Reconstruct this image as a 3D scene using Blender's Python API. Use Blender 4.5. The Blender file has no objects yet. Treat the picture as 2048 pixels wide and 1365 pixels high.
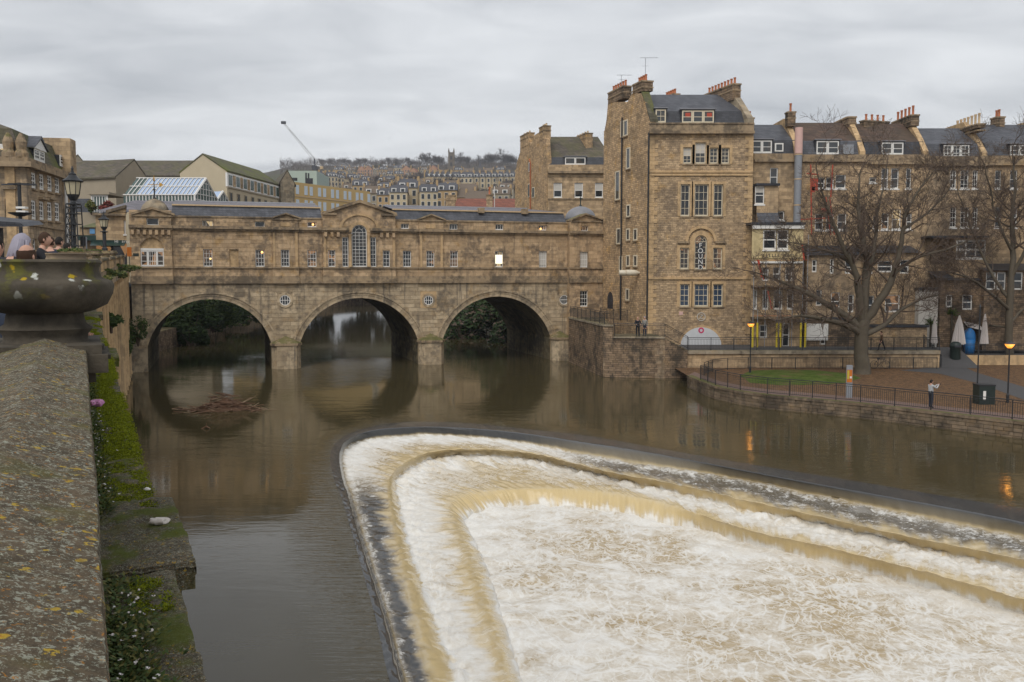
import bpy, bmesh, math, random
from mathutils import Vector, Matrix, noise
R = math.radians
random.seed(7)
SC = bpy.context.scene
COL = SC.collection
# ---------------------------------------------------------------- camera
F, CX, CY, HC = 1850.0, 1024.0, 682.5, 9.0      # focal length in photo pixels, centre, eye height above the river
PITCH = math.atan((682.5-548)/F)
cam = bpy.data.cameras.new('camera'); camo = bpy.data.objects.new('camera', cam); COL.objects.link(camo)
cam.sensor_width = 36; cam.lens = F/2048*36; cam.clip_start = .05; cam.clip_end = 6000
camo.location = (0, 0, HC); camo.rotation_euler = (R(90)-PITCH, 0, 0)
SC.camera = camo
# ---------------------------------------------------------------- sky, sun, exposure
W = bpy.data.worlds.new('World'); SC.world = W; W.use_nodes = True
SUN_EL, SUN_ROT = R(48), R(200)
def make_world():
    t = W.node_tree; t.nodes.clear(); L = t.links.new
    out = t.nodes.new('ShaderNodeOutputWorld'); bg = t.nodes.new('ShaderNodeBackground'); bg2 = t.nodes.new('ShaderNodeBackground')
    sky = t.nodes.new('ShaderNodeTexSky'); sky.sky_type = 'NISHITA'; sky.sun_disc = False
    sky.sun_elevation = SUN_EL; sky.sun_rotation = SUN_ROT; sky.air_density = 1.5; sky.dust_density = 3
    L(sky.outputs[0], bg.inputs[0]); bg.inputs[1].default_value = .06
    # overcast: a cloud layer seen on a plane overhead
    tc = t.nodes.new('ShaderNodeTexCoord'); sx = t.nodes.new('ShaderNodeSeparateXYZ'); L(tc.outputs['Generated'], sx.inputs[0])
    def m(op, a, b):
        n = t.nodes.new('ShaderNodeMath'); n.operation = op
        for i, q in enumerate((a, b)):
            if isinstance(q, (int, float)): n.inputs[i].default_value = q
            else: L(q, n.inputs[i])
        return n.outputs[0]
    zz = m('ADD', m('MAXIMUM', sx.outputs[2], 0.0), .16)
    cx = t.nodes.new('ShaderNodeCombineXYZ'); L(m('DIVIDE', sx.outputs[0], zz), cx.inputs[0]); L(m('DIVIDE', sx.outputs[1], zz), cx.inputs[1])
    mp = t.nodes.new('ShaderNodeMapping'); mp.inputs['Rotation'].default_value = (0, 0, R(-32)); mp.inputs['Scale'].default_value = (.75, 1.25, 1); L(cx.outputs[0], mp.inputs[0])
    n1 = t.nodes.new('ShaderNodeTexNoise'); n1.inputs['Scale'].default_value = .85; n1.inputs['Detail'].default_value = 7; n1.inputs['Roughness'].default_value = .47; n1.inputs['Distortion'].default_value = .5; L(mp.outputs[0], n1.inputs[0])
    n2 = t.nodes.new('ShaderNodeTexNoise'); n2.inputs['Scale'].default_value = 3.1; n2.inputs['Detail'].default_value = 6; n2.inputs['Roughness'].default_value = .55; n2.inputs['Distortion'].default_value = .8; L(mp.outputs[0], n2.inputs[0])
    nn = m('ADD', m('MULTIPLY', n1.outputs[0], .66), m('MULTIPLY', n2.outputs[0], .34))
    rp = t.nodes.new('ShaderNodeValToRGB'); e = rp.color_ramp.elements
    e[0].position = .37; e[0].color = (.335, .35, .375, 1); e[1].position = .62; e[1].color = (.55, .562, .58, 1)
    L(nn, rp.inputs[0]); L(rp.outputs[0], bg2.inputs[0]); bg2.inputs[1].default_value = 1.0
    mx = t.nodes.new('ShaderNodeMixShader'); mx.inputs[0].default_value = .93
    L(bg.outputs[0], mx.inputs[1]); L(bg2.outputs[0], mx.inputs[2]); L(mx.outputs[0], out.inputs[0])
make_world()
sl = bpy.data.lights.new('sun', 'SUN'); sun = bpy.data.objects.new('sun', sl); COL.objects.link(sun)
sl.energy = 1.1; sl.angle = R(40); sl.color = (1, .97, .92)
sun.rotation_euler = Vector((math.sin(SUN_ROT)*math.cos(SUN_EL), math.cos(SUN_ROT)*math.cos(SUN_EL), math.sin(SUN_EL))).to_track_quat('Z', 'Y').to_euler()
SC.view_settings.view_transform = 'Standard'; SC.view_settings.look = 'None'; SC.view_settings.gamma = 1
SC.view_settings.exposure = 0.72; SC.view_settings.use_curve_mapping = False
SC.cycles.use_denoising = True; SC.cycles.max_bounces = 6; SC.cycles.diffuse_bounces = 3; SC.cycles.transparent_max_bounces = 6
# ---------------------------------------------------------------- helpers
SP, CP = math.sin(PITCH), math.cos(PITCH)
def ray(u, v):
    x = (u-CX)/F; y = (CY-v)/F
    return Vector((x, CP+y*SP, -SP+y*CP))
def on_z(u, v, z=0.):                    # a photo pixel on a level plane
    d = ray(u, v); return d*((z-HC)/d.z) + Vector((0, 0, HC))
def on_Y(u, v, Y):                       # a photo pixel at a distance taken from what stands there
    d = ray(u, v); return d*(Y/d.y) + Vector((0, 0, HC))
class Fr:                                # an upright plane: origin, heading of its length; local x along, y into it, z up
    def __init__(s, O, ang):
        s.O = Vector((O[0], O[1])); s.a = ang
        s.ex = Vector((math.cos(ang), math.sin(ang))); s.ey = Vector((-math.sin(ang), math.cos(ang)))
    def px(s, u, v, d=0.):
        r = ray(u, v); q = Vector((r.x, r.y)); t = (s.O.dot(s.ey)+d)/q.dot(s.ey)
        return ((q*t-s.O).dot(s.ex), HC+t*r.z)
    def x(s, u, v=548, d=0.): return s.px(u, v, d)[0]
    def z(s, u, v, d=0.): return s.px(u, v, d)[1]
    def w(s, x, y, z=0.):
        p = s.O+s.ex*x+s.ey*y; return Vector((p.x, p.y, z))
    def rect(s, u0, u1, v0, v1, d=0.):   # pixel box -> x0,x1,z0,z1
        a = s.px((u0+u1)/2, v1, d)[1]; b = s.px((u0+u1)/2, v0, d)[1]; vm = (v0+v1)/2
        return s.px(u0, vm, d)[0], s.px(u1, vm, d)[0], a, b
def tag(o, label=None, cat=None, group=None, kind=None):
    if label: o['label'] = label
    if cat: o['category'] = cat
    if group: o['group'] = group
    if kind: o['kind'] = kind
    return o
def T(name, label, cat, loc=(0, 0, 0), rz=0., group=None):
    o = bpy.data.objects.new(name, None); COL.objects.link(o); o.empty_display_size = .2
    o.location = loc; o.rotation_euler = (0, 0, rz)
    return tag(o, label, cat, group)
def copy_tree(o, parent=None):
    c = o.copy(); COL.objects.link(c)
    c.parent = parent
    for ch in list(o.children): copy_tree(ch, c)
    return c
class MB:
    def __init__(s): s.v = []; s.f = []; s.mi = []; s.c = 0
    def add(s, vs, fs):
        o = len(s.v); s.v.extend([tuple(p) for p in vs]); s.f.extend([tuple(i+o for i in f) for f in fs]); s.mi.extend([s.c]*len(fs)); return s
    def box(s, x0, x1, y0, y1, z0, z1):
        return s.add([(x0,y0,z0),(x1,y0,z0),(x1,y1,z0),(x0,y1,z0),(x0,y0,z1),(x1,y0,z1),(x1,y1,z1),(x0,y1,z1)],
            [(0,3,2,1),(4,5,6,7),(0,1,5,4),(1,2,6,5),(2,3,7,6),(3,0,4,7)])
    def prism(s, pts, a, b, ax='y'):     # polygon (two coordinates) pulled along an axis
        n = len(pts); mk = {'y': lambda p, t: (p[0], t, p[1]), 'x': lambda p, t: (t, p[0], p[1]), 'z': lambda p, t: (p[0], p[1], t)}[ax]
        return s.add([mk(p, a) for p in pts]+[mk(p, b) for p in pts],
            [tuple(range(n)), tuple(range(2*n-1, n-1, -1))]+[(i, i+n, (i+1) % n+n, (i+1) % n) for i in range(n)])
    def quad(s, a, b, c, d): return s.add([a, b, c, d], [(0, 1, 2, 3)])
    def poly(s, pts): return s.add(pts, [tuple(range(len(pts)))])
    def slab(s, pts, n):                 # any flat polygon thickened by vector n
        k = len(pts); n = Vector(n); q = [Vector(p)+n for p in pts]
        return s.add(list(pts)+q, [tuple(range(k)), tuple(range(2*k-1, k-1, -1))]+[(i, (i+1) % k, (i+1) % k+k, i+k) for i in range(k)])
    def tube(s, pts, rs, n=6, cap=True):
        pts = [Vector(p) for p in pts]; 
        if isinstance(rs, (int, float)): rs = [rs]*len(pts)
        vs = []; fs = []; up = None
        for i, p in enumerate(pts):
            d = (pts[min(i+1, len(pts)-1)]-pts[max(i-1, 0)])
            d = d.normalized() if d.length > 1e-9 else Vector((0, 0, 1))
            if up is None: up = Vector((0, 0, 1)) if abs(d.z) < .9 else Vector((1, 0, 0))
            a = d.cross(up)
            if a.length < 1e-6: a = d.orthogonal()
            a.normalize(); b = a.cross(d); up = b
            for k in range(n):
                t = 2*math.pi*k/n; vs.append(p+(a*math.cos(t)+b*math.sin(t))*rs[i])
        for i in range(len(pts)-1):
            for k in range(n):
                k2 = (k+1) % n; fs.append((i*n+k, i*n+k2, (i+1)*n+k2, (i+1)*n+k))
        if cap: fs.append(tuple(range(n-1, -1, -1))); fs.append(tuple(range((len(pts)-1)*n, len(pts)*n)))
        return s.add(vs, fs)
    def lathe(s, prof, n=20, c=(0, 0, 0), a0=0., sy=1.):
        vs = []; fs = []
        for r, z in prof:
            for k in range(n):
                t = a0+2*math.pi*k/n; vs.append((c[0]+r*math.cos(t), c[1]+r*math.sin(t)*sy, c[2]+z))
        for i in range(len(prof)-1):
            for k in range(n):
                k2 = (k+1) % n; fs.append((i*n+k, i*n+k2, (i+1)*n+k2, (i+1)*n+k))
        fs.append(tuple(range(n-1, -1, -1))); fs.append(tuple(range((len(prof)-1)*n, len(prof)*n)))
        return s.add(vs, fs)
    def sphere(s, c, r, n=10, m=7, sc=(1, 1, 1)):
        prof = [(math.sin(math.pi*i/m), -math.cos(math.pi*i/m)) for i in range(m+1)]
        prof[0] = (.02, -1); prof[-1] = (.02, 1)
        o = len(s.v); s.lathe(prof, n)
        for i in range(o, len(s.v)):
            p = s.v[i]; s.v[i] = (c[0]+p[0]*r*sc[0], c[1]+p[1]*r*sc[1], c[2]+p[2]*r*sc[2])
        return s
    def mesh(s, name, mats, smooth=False, fix=True):
        me = bpy.data.meshes.new(name); me.from_pydata(s.v, [], s.f)
        mats = mats if isinstance(mats, (list, tuple)) else [mats]
        for m in mats: me.materials.append(m)
        if len(mats) > 1: me.polygons.foreach_set('material_index', s.mi)
        if fix and len(s.f) < 20000:
            bm = bmesh.new(); bm.from_mesh(me); bmesh.ops.recalc_face_normals(bm, faces=bm.faces); bm.to_mesh(me); bm.free()
        if smooth is True: me.polygons.foreach_set('use_smooth', [True]*len(me.polygons))
        elif smooth: me.shade_smooth(); me.set_sharp_from_angle(angle=R(smooth))
        me.update(); return me
    def build(s, name, mats, parent=None, smooth=False, kind=None, fix=True):
        o = bpy.data.objects.new(name, s.mesh(name, mats, smooth, fix)); COL.objects.link(o)
        if parent: o.parent = parent
        if kind: o['kind'] = kind
        return o
def link(name, me, parent=None, loc=(0, 0, 0), scale=None, rz=0.):
    o = bpy.data.objects.new(name, me); COL.objects.link(o); o.location = loc; o.rotation_euler = (0, 0, rz)
    if scale: o.scale = scale
    if parent: o.parent = parent
    return o
# ---------------------------------------------------------------- materials
MATS = {}
class G:
    def __init__(s, name):
        s.m = bpy.data.materials.new(name); s.m.use_nodes = True; s.t = s.m.node_tree; s.t.nodes.clear()
        s.out = s.t.nodes.new('ShaderNodeOutputMaterial'); MATS[name] = s.m
    def n(s, typ, ins=None, **pr):
        nd = s.t.nodes.new('ShaderNode'+typ)
        for k, v in pr.items(): setattr(nd, k, v)
        for k, v in (ins or {}).items(): s.set(nd.inputs[k], v)
        return nd
    def set(s, sock, v):
        if isinstance(v, bpy.types.NodeSocket): s.t.links.new(v, sock)
        elif isinstance(v, (tuple, list)) and len(v) == 3 and sock.type == 'RGBA': sock.default_value = (*v, 1)
        else: sock.default_value = v
    def ma(s, op, a, b=0., c=None, clamp=False):
        ins = {0: a, 1: b}
        if c is not None: ins[2] = c
        return s.n('Math', ins, operation=op, use_clamp=clamp).outputs[0]
    def mix(s, f, a, b, mode='MIX'):
        nd = s.n('Mix', data_type='RGBA', blend_type=mode); s.set(nd.inputs[0], f); s.set(nd.inputs[6], a); s.set(nd.inputs[7], b); return nd.outputs[2]
    def ss(s, x, a, b):                  # smoothstep
        return s.n('MapRange', {0: x, 1: a, 2: b, 3: 0., 4: 1.}, interpolation_type='SMOOTHSTEP').outputs[0]
    def noise(s, vec, scale, detail=4, rough=.55, dist=0., col=False):
        nd = s.n('TexNoise', {'Scale': scale, 'Detail': detail, 'Roughness': rough, 'Distortion': dist})
        if vec is not None: s.t.links.new(vec, nd.inputs['Vector'])
        return nd.outputs[1 if col else 0]
    def vor(s, vec, scale, feature='F1', out=0, rnd=1.):
        nd = s.n('TexVoronoi', {'Scale': scale, 'Randomness': rnd}, feature=feature); s.t.links.new(vec, nd.inputs['Vector']); return nd.outputs[out]
    def mapv(s, vec, sc=(1, 1, 1), rot=(0, 0, 0), loc=(0, 0, 0)):
        nd = s.n('Mapping', {'Scale': sc, 'Rotation': rot, 'Location': loc}); s.t.links.new(vec, nd.inputs[0]); return nd.outputs[0]
    def pos(s): return s.n('NewGeometry').outputs['Position']
    def obj(s): return s.n('TexCoord').outputs['Object']
    def bump(s, h, strength=.5, dist=.02):
        return s.n('Bump', {'Height': h, 'Strength': strength, 'Distance': dist}).outputs[0]
    def bsdf(s, col, rough=.8, nrm=None, spec=.3, **kw):
        nd = s.n('BsdfPrincipled'); s.set(nd.inputs['Base Color'], col); s.set(nd.inputs['Roughness'], rough); s.set(nd.inputs['Specular IOR Level'], spec)
        if nrm is not None: s.t.links.new(nrm, nd.inputs['Normal'])
        for k, v in kw.items(): s.set(nd.inputs[k.replace('_', ' ')], v)
        s.t.links.new(nd.outputs[0], s.out.inputs[0]); return nd
def brickvec(g):
    sp = g.n('SeparateXYZ', {0: g.obj()}); return g.n('CombineXYZ', {0: g.ma('ADD', sp.outputs[0], sp.outputs[1]), 1: sp.outputs[2], 2: 0.}).outputs[0]
def stone(name, c1, c2, soot=(.06, .05, .042), soot_amt=.5, streak=.5, brick=None, moss=0., rnd=True, jit=.25, ochre=(.40, .24, .085), och=.25, mortar=.6):
    g = G(name); p = g.pos()
    n1 = g.noise(p, .45, 6, .6); n2 = g.noise(p, 2.3, 5, .6); n3 = g.noise(p, 9., 4, .6)
    col = g.mix(g.ss(n2, .3, .7), c1, c2)
    col = g.mix(g.ma('MULTIPLY', g.ss(g.noise(g.mapv(p, loc=(17, 3, 9)), .9, 5, .65), .54, .7), och, clamp=True), col, ochre)
    h = n3
    if rnd:                              # each block has its own tone
        a = g.n('ObjectInfo').outputs['Random']; b = g.n('NewGeometry').outputs['Random Per Island']
        r = g.ma('FRACT', g.ma('ADD', g.ma('MULTIPLY', a, 3.7), g.ma('MULTIPLY', b, 5.3)))
        col = g.mix(1., col, g.n('CombineColor', {0: g.ma('MULTIPLY_ADD', r, jit, 1-jit*.55), 1: g.ma('MULTIPLY_ADD', r, jit*1.05, 1-jit*.58), 2: g.ma('MULTIPLY_ADD', r, jit*1.1, 1-jit*.6)}).outputs[0], 'MULTIPLY')
    if brick:
        bw, bh, mort, dist = brick
        v = brickvec(g)
        dv = g.n('VectorMath', {0: g.n('VectorMath', {0: g.noise(v, 1.4, 3, .6, col=True), 1: (.5, .5, .5)}, operation='SUBTRACT').outputs[0], 1: (dist, dist*.6, 0)}, operation='MULTIPLY').outputs[0]
        v = g.n('VectorMath', {0: v, 1: dv}, operation='ADD').outputs[0]
        bt = g.n('TexBrick', {'Vector': v, 'Scale': 1., 'Brick Width': bw, 'Row Height': bh, 'Mortar Size': mort, 'Mortar Smooth': .4, 'Color1': (1.2, 1.17, 1.13), 'Color2': (.72, .70, .68), 'Mortar': (mortar, mortar, mortar)}, offset=.43, squash=1.3, squash_frequency=3)
        col = g.mix(1., col, bt.outputs[0], 'MULTIPLY')
        h = g.ma('ADD', g.ma('MULTIPLY', bt.outputs[1], -.9), g.ma('MULTIPLY', n3, .7))
    sm = g.ss(g.ma('ADD', n1, g.ma('MULTIPLY', g.ma('SUBTRACT', n2, .5), .45)), .46, .66)
    col = g.mix(g.ma('MULTIPLY', sm, soot_amt, clamp=True), col, soot)
    if streak:
        st = g.noise(g.mapv(p, (1.7, 1.7, .12)), 1.3, 5, .62)
        col = g.mix(g.ma('MULTIPLY', g.ss(st, .52, .72), streak, clamp=True), col, tuple(x*1.15 for x in soot))
    if moss:
        up = g.n('SeparateXYZ', {0: g.n('NewGeometry').outputs['Normal']}).outputs[2]
        mm = g.ma('MULTIPLY', g.ss(g.ma('ADD', g.ma('MULTIPLY', up, .35), g.noise(p, 1.7, 5, .65)), .62, .85), moss, clamp=True)
        col = g.mix(mm, col, g.mix(n3, (.05, .065, .012), (.12, .12, .03)))
    g.bsdf(col, .88, g.bump(h, .55, .03), .2); return g.m
def slate(name, c1, c2, w=.35, hgt=.22, moss=None, mamt=.0, rough=.5):
    g = G(name); p = g.pos(); v = brickvec(g); n = g.noise(p, 1.2, 5, .6)
    bt = g.n('TexBrick', {'Vector': v, 'Scale': 1., 'Brick Width': w, 'Row Height': hgt, 'Mortar Size': .018, 'Color1': (1.15,)*3, 'Color2': (.75,)*3, 'Mortar': (.5,)*3}, offset=.5)
    col = g.mix(1., g.mix(g.ss(n, .35, .65), c1, c2), bt.outputs[0], 'MULTIPLY')
    if moss: col = g.mix(g.ma('MULTIPLY', g.ss(g.noise(g.mapv(p, (1, 1, .4)), .5, 5, .65), .38, .62), mamt, clamp=True), col, moss)
    g.bsdf(col, rough, g.bump(g.ma('MULTIPLY', bt.outputs[1], -1.), .6, .02), .4); return g.m
def plain(name, col, rough=.6, var=.15, sc=6., spec=.4, metal=0., bump=.0):
    g = G(name); n = g.noise(g.pos(), sc, 4, .6)
    c = g.mix(n, tuple(x*(1-var) for x in col), tuple(min(1, x*(1+var)) for x in col))
    g.bsdf(c, rough, g.bump(n, bump, .02) if bump else None, spec, Metallic=metal); return g.m
def emit(name, col, st, base=(.5, .4, .3)):
    g = G(name); b = g.bsdf(base, .4); g.set(b.inputs['Emission Color'], col); b.inputs['Emission Strength'].default_value = st; return g.m
def glass(name, tint=(.018, .022, .026), warm=None, wamt=.0, rough=.06):
    # a window pane: dark room behind, some furniture-sized tone, mirror-like skin
    g = G(name); p = g.pos(); oi = g.n('ObjectInfo').outputs['Random']
    v = g.n('VectorMath', {0: p, 1: g.n('CombineXYZ', {0: g.ma('MULTIPLY', oi, 40.), 1: 0., 2: oi}).outputs[0]}, operation='ADD').outputs[0]
    b = g.vor(g.mapv(v, (1.6, 1.6, 1.3)), 1.0, out=1); sp = g.n('SeparateColor', {0: b})
    k = g.ss(sp.outputs[0], .55, .95)
    col = g.mix(g.ma('MULTIPLY', k, .6), tint, (.09, .075, .06))
    bs = g.bsdf(col, rough, None, .55)
    if warm:
        g.set(bs.inputs['Emission Color'], warm); g.set(bs.inputs['Emission Strength'], g.ma('MULTIPLY', g.ss(sp.outputs[1], .45, .9), wamt))
    return g.m
M = MATS
stone('bath', (.55, .39, .235), (.41, .29, .175), soot=(.135, .105, .078), soot_amt=.74, streak=.55, moss=.3, jit=.38, och=.6)
stone('bath_low', (.50, .39, .255), (.37, .29, .195), soot=(.115, .098, .078), soot_amt=.66, streak=.85, moss=.25, jit=.42, och=.45)
stone('bath_trim', (.38, .28, .175), (.27, .20, .13), soot=(.085, .07, .055), soot_amt=.75, streak=.6, moss=.75, rnd=False)
stone('bath_clean', (.58, .405, .225), (.48, .325, .175), soot=(.14, .11, .075), soot_amt=.45, streak=.4, rnd=False)
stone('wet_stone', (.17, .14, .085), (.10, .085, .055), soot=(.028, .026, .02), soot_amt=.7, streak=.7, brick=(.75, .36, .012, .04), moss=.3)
stone('rubble', (.53, .39, .245), (.39, .285, .18), soot=(.13, .10, .075), soot_amt=.5, streak=.35, brick=(.36, .16, .018, .16), rnd=False, ochre=(.50, .30, .10), och=.5, mortar=.5)
stone('rubble_side', (.60, .425, .25), (.43, .30, .18), soot=(.12, .095, .065), soot_amt=.4, streak=.3, brick=(.36, .18, .02, .2), rnd=False, ochre=(.56, .33, .10), och=.7, mortar=.45)
stone('rubble_dark', (.30, .215, .14), (.19, .14, .10), soot=(.035, .032, .026), soot_amt=.7, streak=.6, brick=(.42, .19, .022, .16), moss=.35, rnd=False, mortar=.45)
stone('ashlar', (.52, .385, .24), (.42, .305, .19), soot=(.11, .088, .065), soot_amt=.5, streak=.4, brick=(.8, .34, .01, .0), rnd=False, mortar=.62)
stone('ashlar_b', (.46, .345, .225), (.35, .265, .175), soot=(.12, .10, .078), soot_amt=.62, streak=.5, brick=(.7, .3, .012, .05), rnd=False, mortar=.6)
stone('ashlar_grey', (.36, .30, .215), (.28, .235, .175), soot=(.11, .10, .08), soot_amt=.5, streak=.5, brick=(.9, .4, .01, .0), rnd=False, mortar=.7)
stone('cream', (.62, .50, .28), (.54, .43, .23), soot=(.25, .2, .12), soot_amt=.3, streak=.35, rnd=False)
slate('slate', (.095, .098, .112), (.065, .067, .078))
slate('slate_dark', (.045, .047, .056), (.03, .031, .038))
slate('slate_lilac', (.175, .155, .17), (.12, .11, .125), .5, .3)
slate('stone_tile', (.135, .11, .085), (.09, .075, .06), .4, .3, (.10, .095, .035), .5, .8)
slate('brown_tile', (.115, .07, .048), (.075, .048, .036), .35, .3, (.06, .05, .03), .4, .75)
slate('moss_roof', (.12, .105, .07), (.09, .08, .055), .4, .3, (.115, .125, .028), .95, .85)
slate('red_tile', (.25, .085, .05), (.19, .065, .04), .3, .35, None, 0, .7)
plain('lead', (.22, .22, .235), .5, .2, 2.); plain('white_paint', (.74, .72, .68), .45, .08, 5.); plain('cream_paint', (.66, .57, .42), .5, .08, 5.)
plain('iron', (.022, .023, .025), .45, .3, 8.); plain('green_iron', (.018, .028, .024), .4, .3, 8.); plain('pot', (.42, .14, .06), .75, .3, 5.); plain('pot_pale', (.55, .40, .24), .75, .25, 5.)
plain('grey_metal', (.25, .26, .28), .45, .1, 3.); plain('pink_card', (.62, .40, .35), .7, .1, 3.); plain('red_paint', (.42, .06, .03), .6, .2, 5.); plain('yellow_foam', (.62, .48, .03), .6, .12, 6.)
glass('pane'); glass('pane_sky', (.05, .055, .06), rough=.03); glass('pane_shop', (.03, .025, .022), (1., .5, .2), .16); glass('pane_lit', (.10, .07, .04), (1., .72, .36), .4)
emit('lamp_warm', (1., .5, .12), 1.8); emit('lamp_white', (1., .95, .72), .75); emit('lamp_amber', (1., .30, .015), 1.0)
plain('blind', (.52, .49, .44), .8, .08, 4.)
plain('lamp_glass', (.46, .40, .27), .25, .12, 3.)
# ---------------------------------------------------------------- windows and walls
def glazed(parent, x0, x1, z0, z1, y, cols=2, rows=4, fw=.07, bw=.03, frame='white_paint', pane='pane', arch=False, sill=None, name='window', blind=0., mid=True, dep=.06):
    m = MB(); w = x1-x0
    if not arch:
        m.box(x0, x0+fw, y, y+dep, z0, z1); m.box(x1-fw, x1, y, y+dep, z0, z1); m.box(x0+fw, x1-fw, y, y+dep, z1-fw, z1); m.box(x0+fw, x1-fw, y, y+dep, z0, z0+fw*1.5)
        zt = z1
    else:
        r = w/2; zt = z1-r; cx = (x0+x1)/2
        m.box(x0, x0+fw, y, y+dep, z0, zt); m.box(x1-fw, x1, y, y+dep, z0, zt); m.box(x0+fw, x1-fw, y, y+dep, z0, z0+fw*1.5)
        N = 12; o = [(cx-r*math.cos(math.pi*i/N), zt+r*math.sin(math.pi*i/N)) for i in range(N+1)]; q = [(cx-(r-fw)*math.cos(math.pi*i/N), zt+(r-fw)*math.sin(math.pi*i/N)) for i in range(N+1)]
        for i in range(N): m.prism([o[i], o[i+1], q[i+1], q[i]], y, y+dep)
        if r > .35:
            q = [(cx-r*.5*math.cos(math.pi*i/N), zt+r*.5*math.sin(math.pi*i/N)) for i in range(N+1)]; q2 = [(cx-(r*.5-bw)*math.cos(math.pi*i/N), zt+(r*.5-bw)*math.sin(math.pi*i/N)) for i in range(N+1)]
            for i in range(N): m.prism([q[i], q[i+1], q2[i+1], q2[i]], y+.012, y+dep-.01)
            for k in range(1, 4):
                t = math.pi*k/4; a = Vector((cx-r*.5*math.cos(t), zt+r*.5*math.sin(t))); b = Vector((cx-(r-fw*.5)*math.cos(t), zt+(r-fw*.5)*math.sin(t))); pp = Vector((-(b-a).y, (b-a).x)).normalized()*bw/2
                m.prism([a-pp, b-pp, b+pp, a+pp], y+.014, y+dep-.012)
    for c in range(1, cols):
        xc = x0+w*c/cols; m.box(xc-bw/2, xc+bw/2, y+.01, y+dep-.008, z0+fw, zt-(0 if arch else fw))
    for r_ in range(1, rows):
        zc = z0+(zt-z0)*r_/rows; b2 = bw*(1.7 if (mid and r_ == rows//2) else 1); m.box(x0+fw, x1-fw, y+.006, y+dep-.004, zc-b2/2, zc+b2/2)
    if arch: m.box(x0+fw, x1-fw, y+.006, y+dep-.004, zt-bw*.6, zt+bw*.6)
    win = m.build(name, M[frame], parent)
    g = MB(); yy = y+dep*.6
    if arch:
        N = 12; r = w/2; cx = (x0+x1)/2
        g.poly([(x0+.01, yy, z0), (x1-.01, yy, z0)]+[(cx+(r-.01)*math.cos(math.pi*i/N), yy, zt+(r-.01)*math.sin(math.pi*i/N)) for i in range(N+1)])
    else: g.quad((x0+.01, yy, z0+.01), (x1-.01, yy, z0+.01), (x1-.01, yy, z1-.01), (x0+.01, yy, z1-.01))
    g.build('pane', M[pane], win)
    if blind: MB().box(x0+fw, x1-fw, yy-.012, yy-.006, z1-(z1-z0)*blind, z1-fw*.5).build('blind', M['blind'], win)
    if sill: MB().box(x0-.08, x1+.08, y-sill[1], y+.02, z0-.13, z0-.002).build('sill', M[sill[0]], win)
    return win
def wall_grid(m, x0, x1, z0, z1, y, ops, rev=.22):
    """front sheet with real openings and reveals; ops = (x0,x1,z0,z1,arch)"""
    xs = sorted({x0, x1, *[a for o in ops for a in (o[0], o[1]) if x0 < a < x1]}); zs = sorted({z0, z1, *[a for o in ops for a in (o[2], o[3]) if z0 < a < z1]})
    for i in range(len(xs)-1):
        for j in range(len(zs)-1):
            cx, cz = (xs[i]+xs[i+1])/2, (zs[j]+zs[j+1])/2
            if any(o[0] < cx < o[1] and o[2] < cz < o[3] for o in ops): continue
            m.quad((xs[i], y, zs[j]), (xs[i+1], y, zs[j]), (xs[i+1], y, zs[j+1]), (xs[i], y, zs[j+1]))
    for o in ops:
        a, b, c, d = o[:4]; ar = len(o) > 4 and o[4]
        t = d-(b-a)/2 if ar else d
        m.quad((a, y, c), (a, y+rev, c), (a, y+rev, t), (a, y, t)); m.quad((b, y, c), (b, y, t), (b, y+rev, t), (b, y+rev, c)); m.quad((a, y, c), (b, y, c), (b, y+rev, c), (a, y+rev, c))
        if not ar: m.quad((a, y, d), (a, y+rev, d), (b, y+rev, d), (b, y, d))
        else:
            N = 12; r = (b-a)/2; cx = (a+b)/2; arc = [(cx-r*math.cos(math.pi*i/N), t+r*math.sin(math.pi*i/N)) for i in range(N+1)]
            for i in range(N):
                p, q = arc[i], arc[i+1]; m.quad((p[0], y, p[1]), (p[0], y+rev, p[1]), (q[0], y+rev, q[1]), (q[0], y, q[1]))
            h = N//2
            m.poly([(a, y, d)]+[(p[0], y, p[1]) for p in arc[h::-1]]) ; m.poly([(b, y, d)]+[(p[0], y, p[1]) for p in arc[h:]])
def rect_minus(rs, ops):
    for o in ops:
        out = []
        for a, b, c, d in rs:
            if o[1] <= a or o[0] >= b or o[3] <= c or o[2] >= d: out.append((a, b, c, d)); continue
            if o[0] > a: out.append((a, o[0], c, d))
            if o[1] < b: out.append((o[1], b, c, d))
            m0, m1 = max(a, o[0]), min(b, o[1])
            if o[2] > c: out.append((m0, m1, c, o[2]))
            if o[3] < d: out.append((m0, m1, o[3], d))
        rs = out
    return [r for r in rs if r[1]-r[0] > .06 and r[3]-r[2] > .05]
def courses(x0, x1, z0, z1, ops, ch=.38, bw=.95, seed=1, slots=None):
    rg = random.Random(seed); n = max(1, round((z1-z0)/ch)); out = []
    for j in range(n):
        a = z0+(z1-z0)*j/n; b = z0+(z1-z0)*(j+1)/n; x = x0-(rg.random()*bw*.6)
        while x < x1:
            w = bw*rg.uniform(.6, 1.4); r = (max(x, x0), min(x+w, x1), a, b); x += w
            if r[1]-r[0] < .05: continue
            rs = [r]
            if slots: rs = rect_minus(rs, slots(a, b))
            out += rect_minus(rs, ops)
    return out
CUBE = {}
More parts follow.
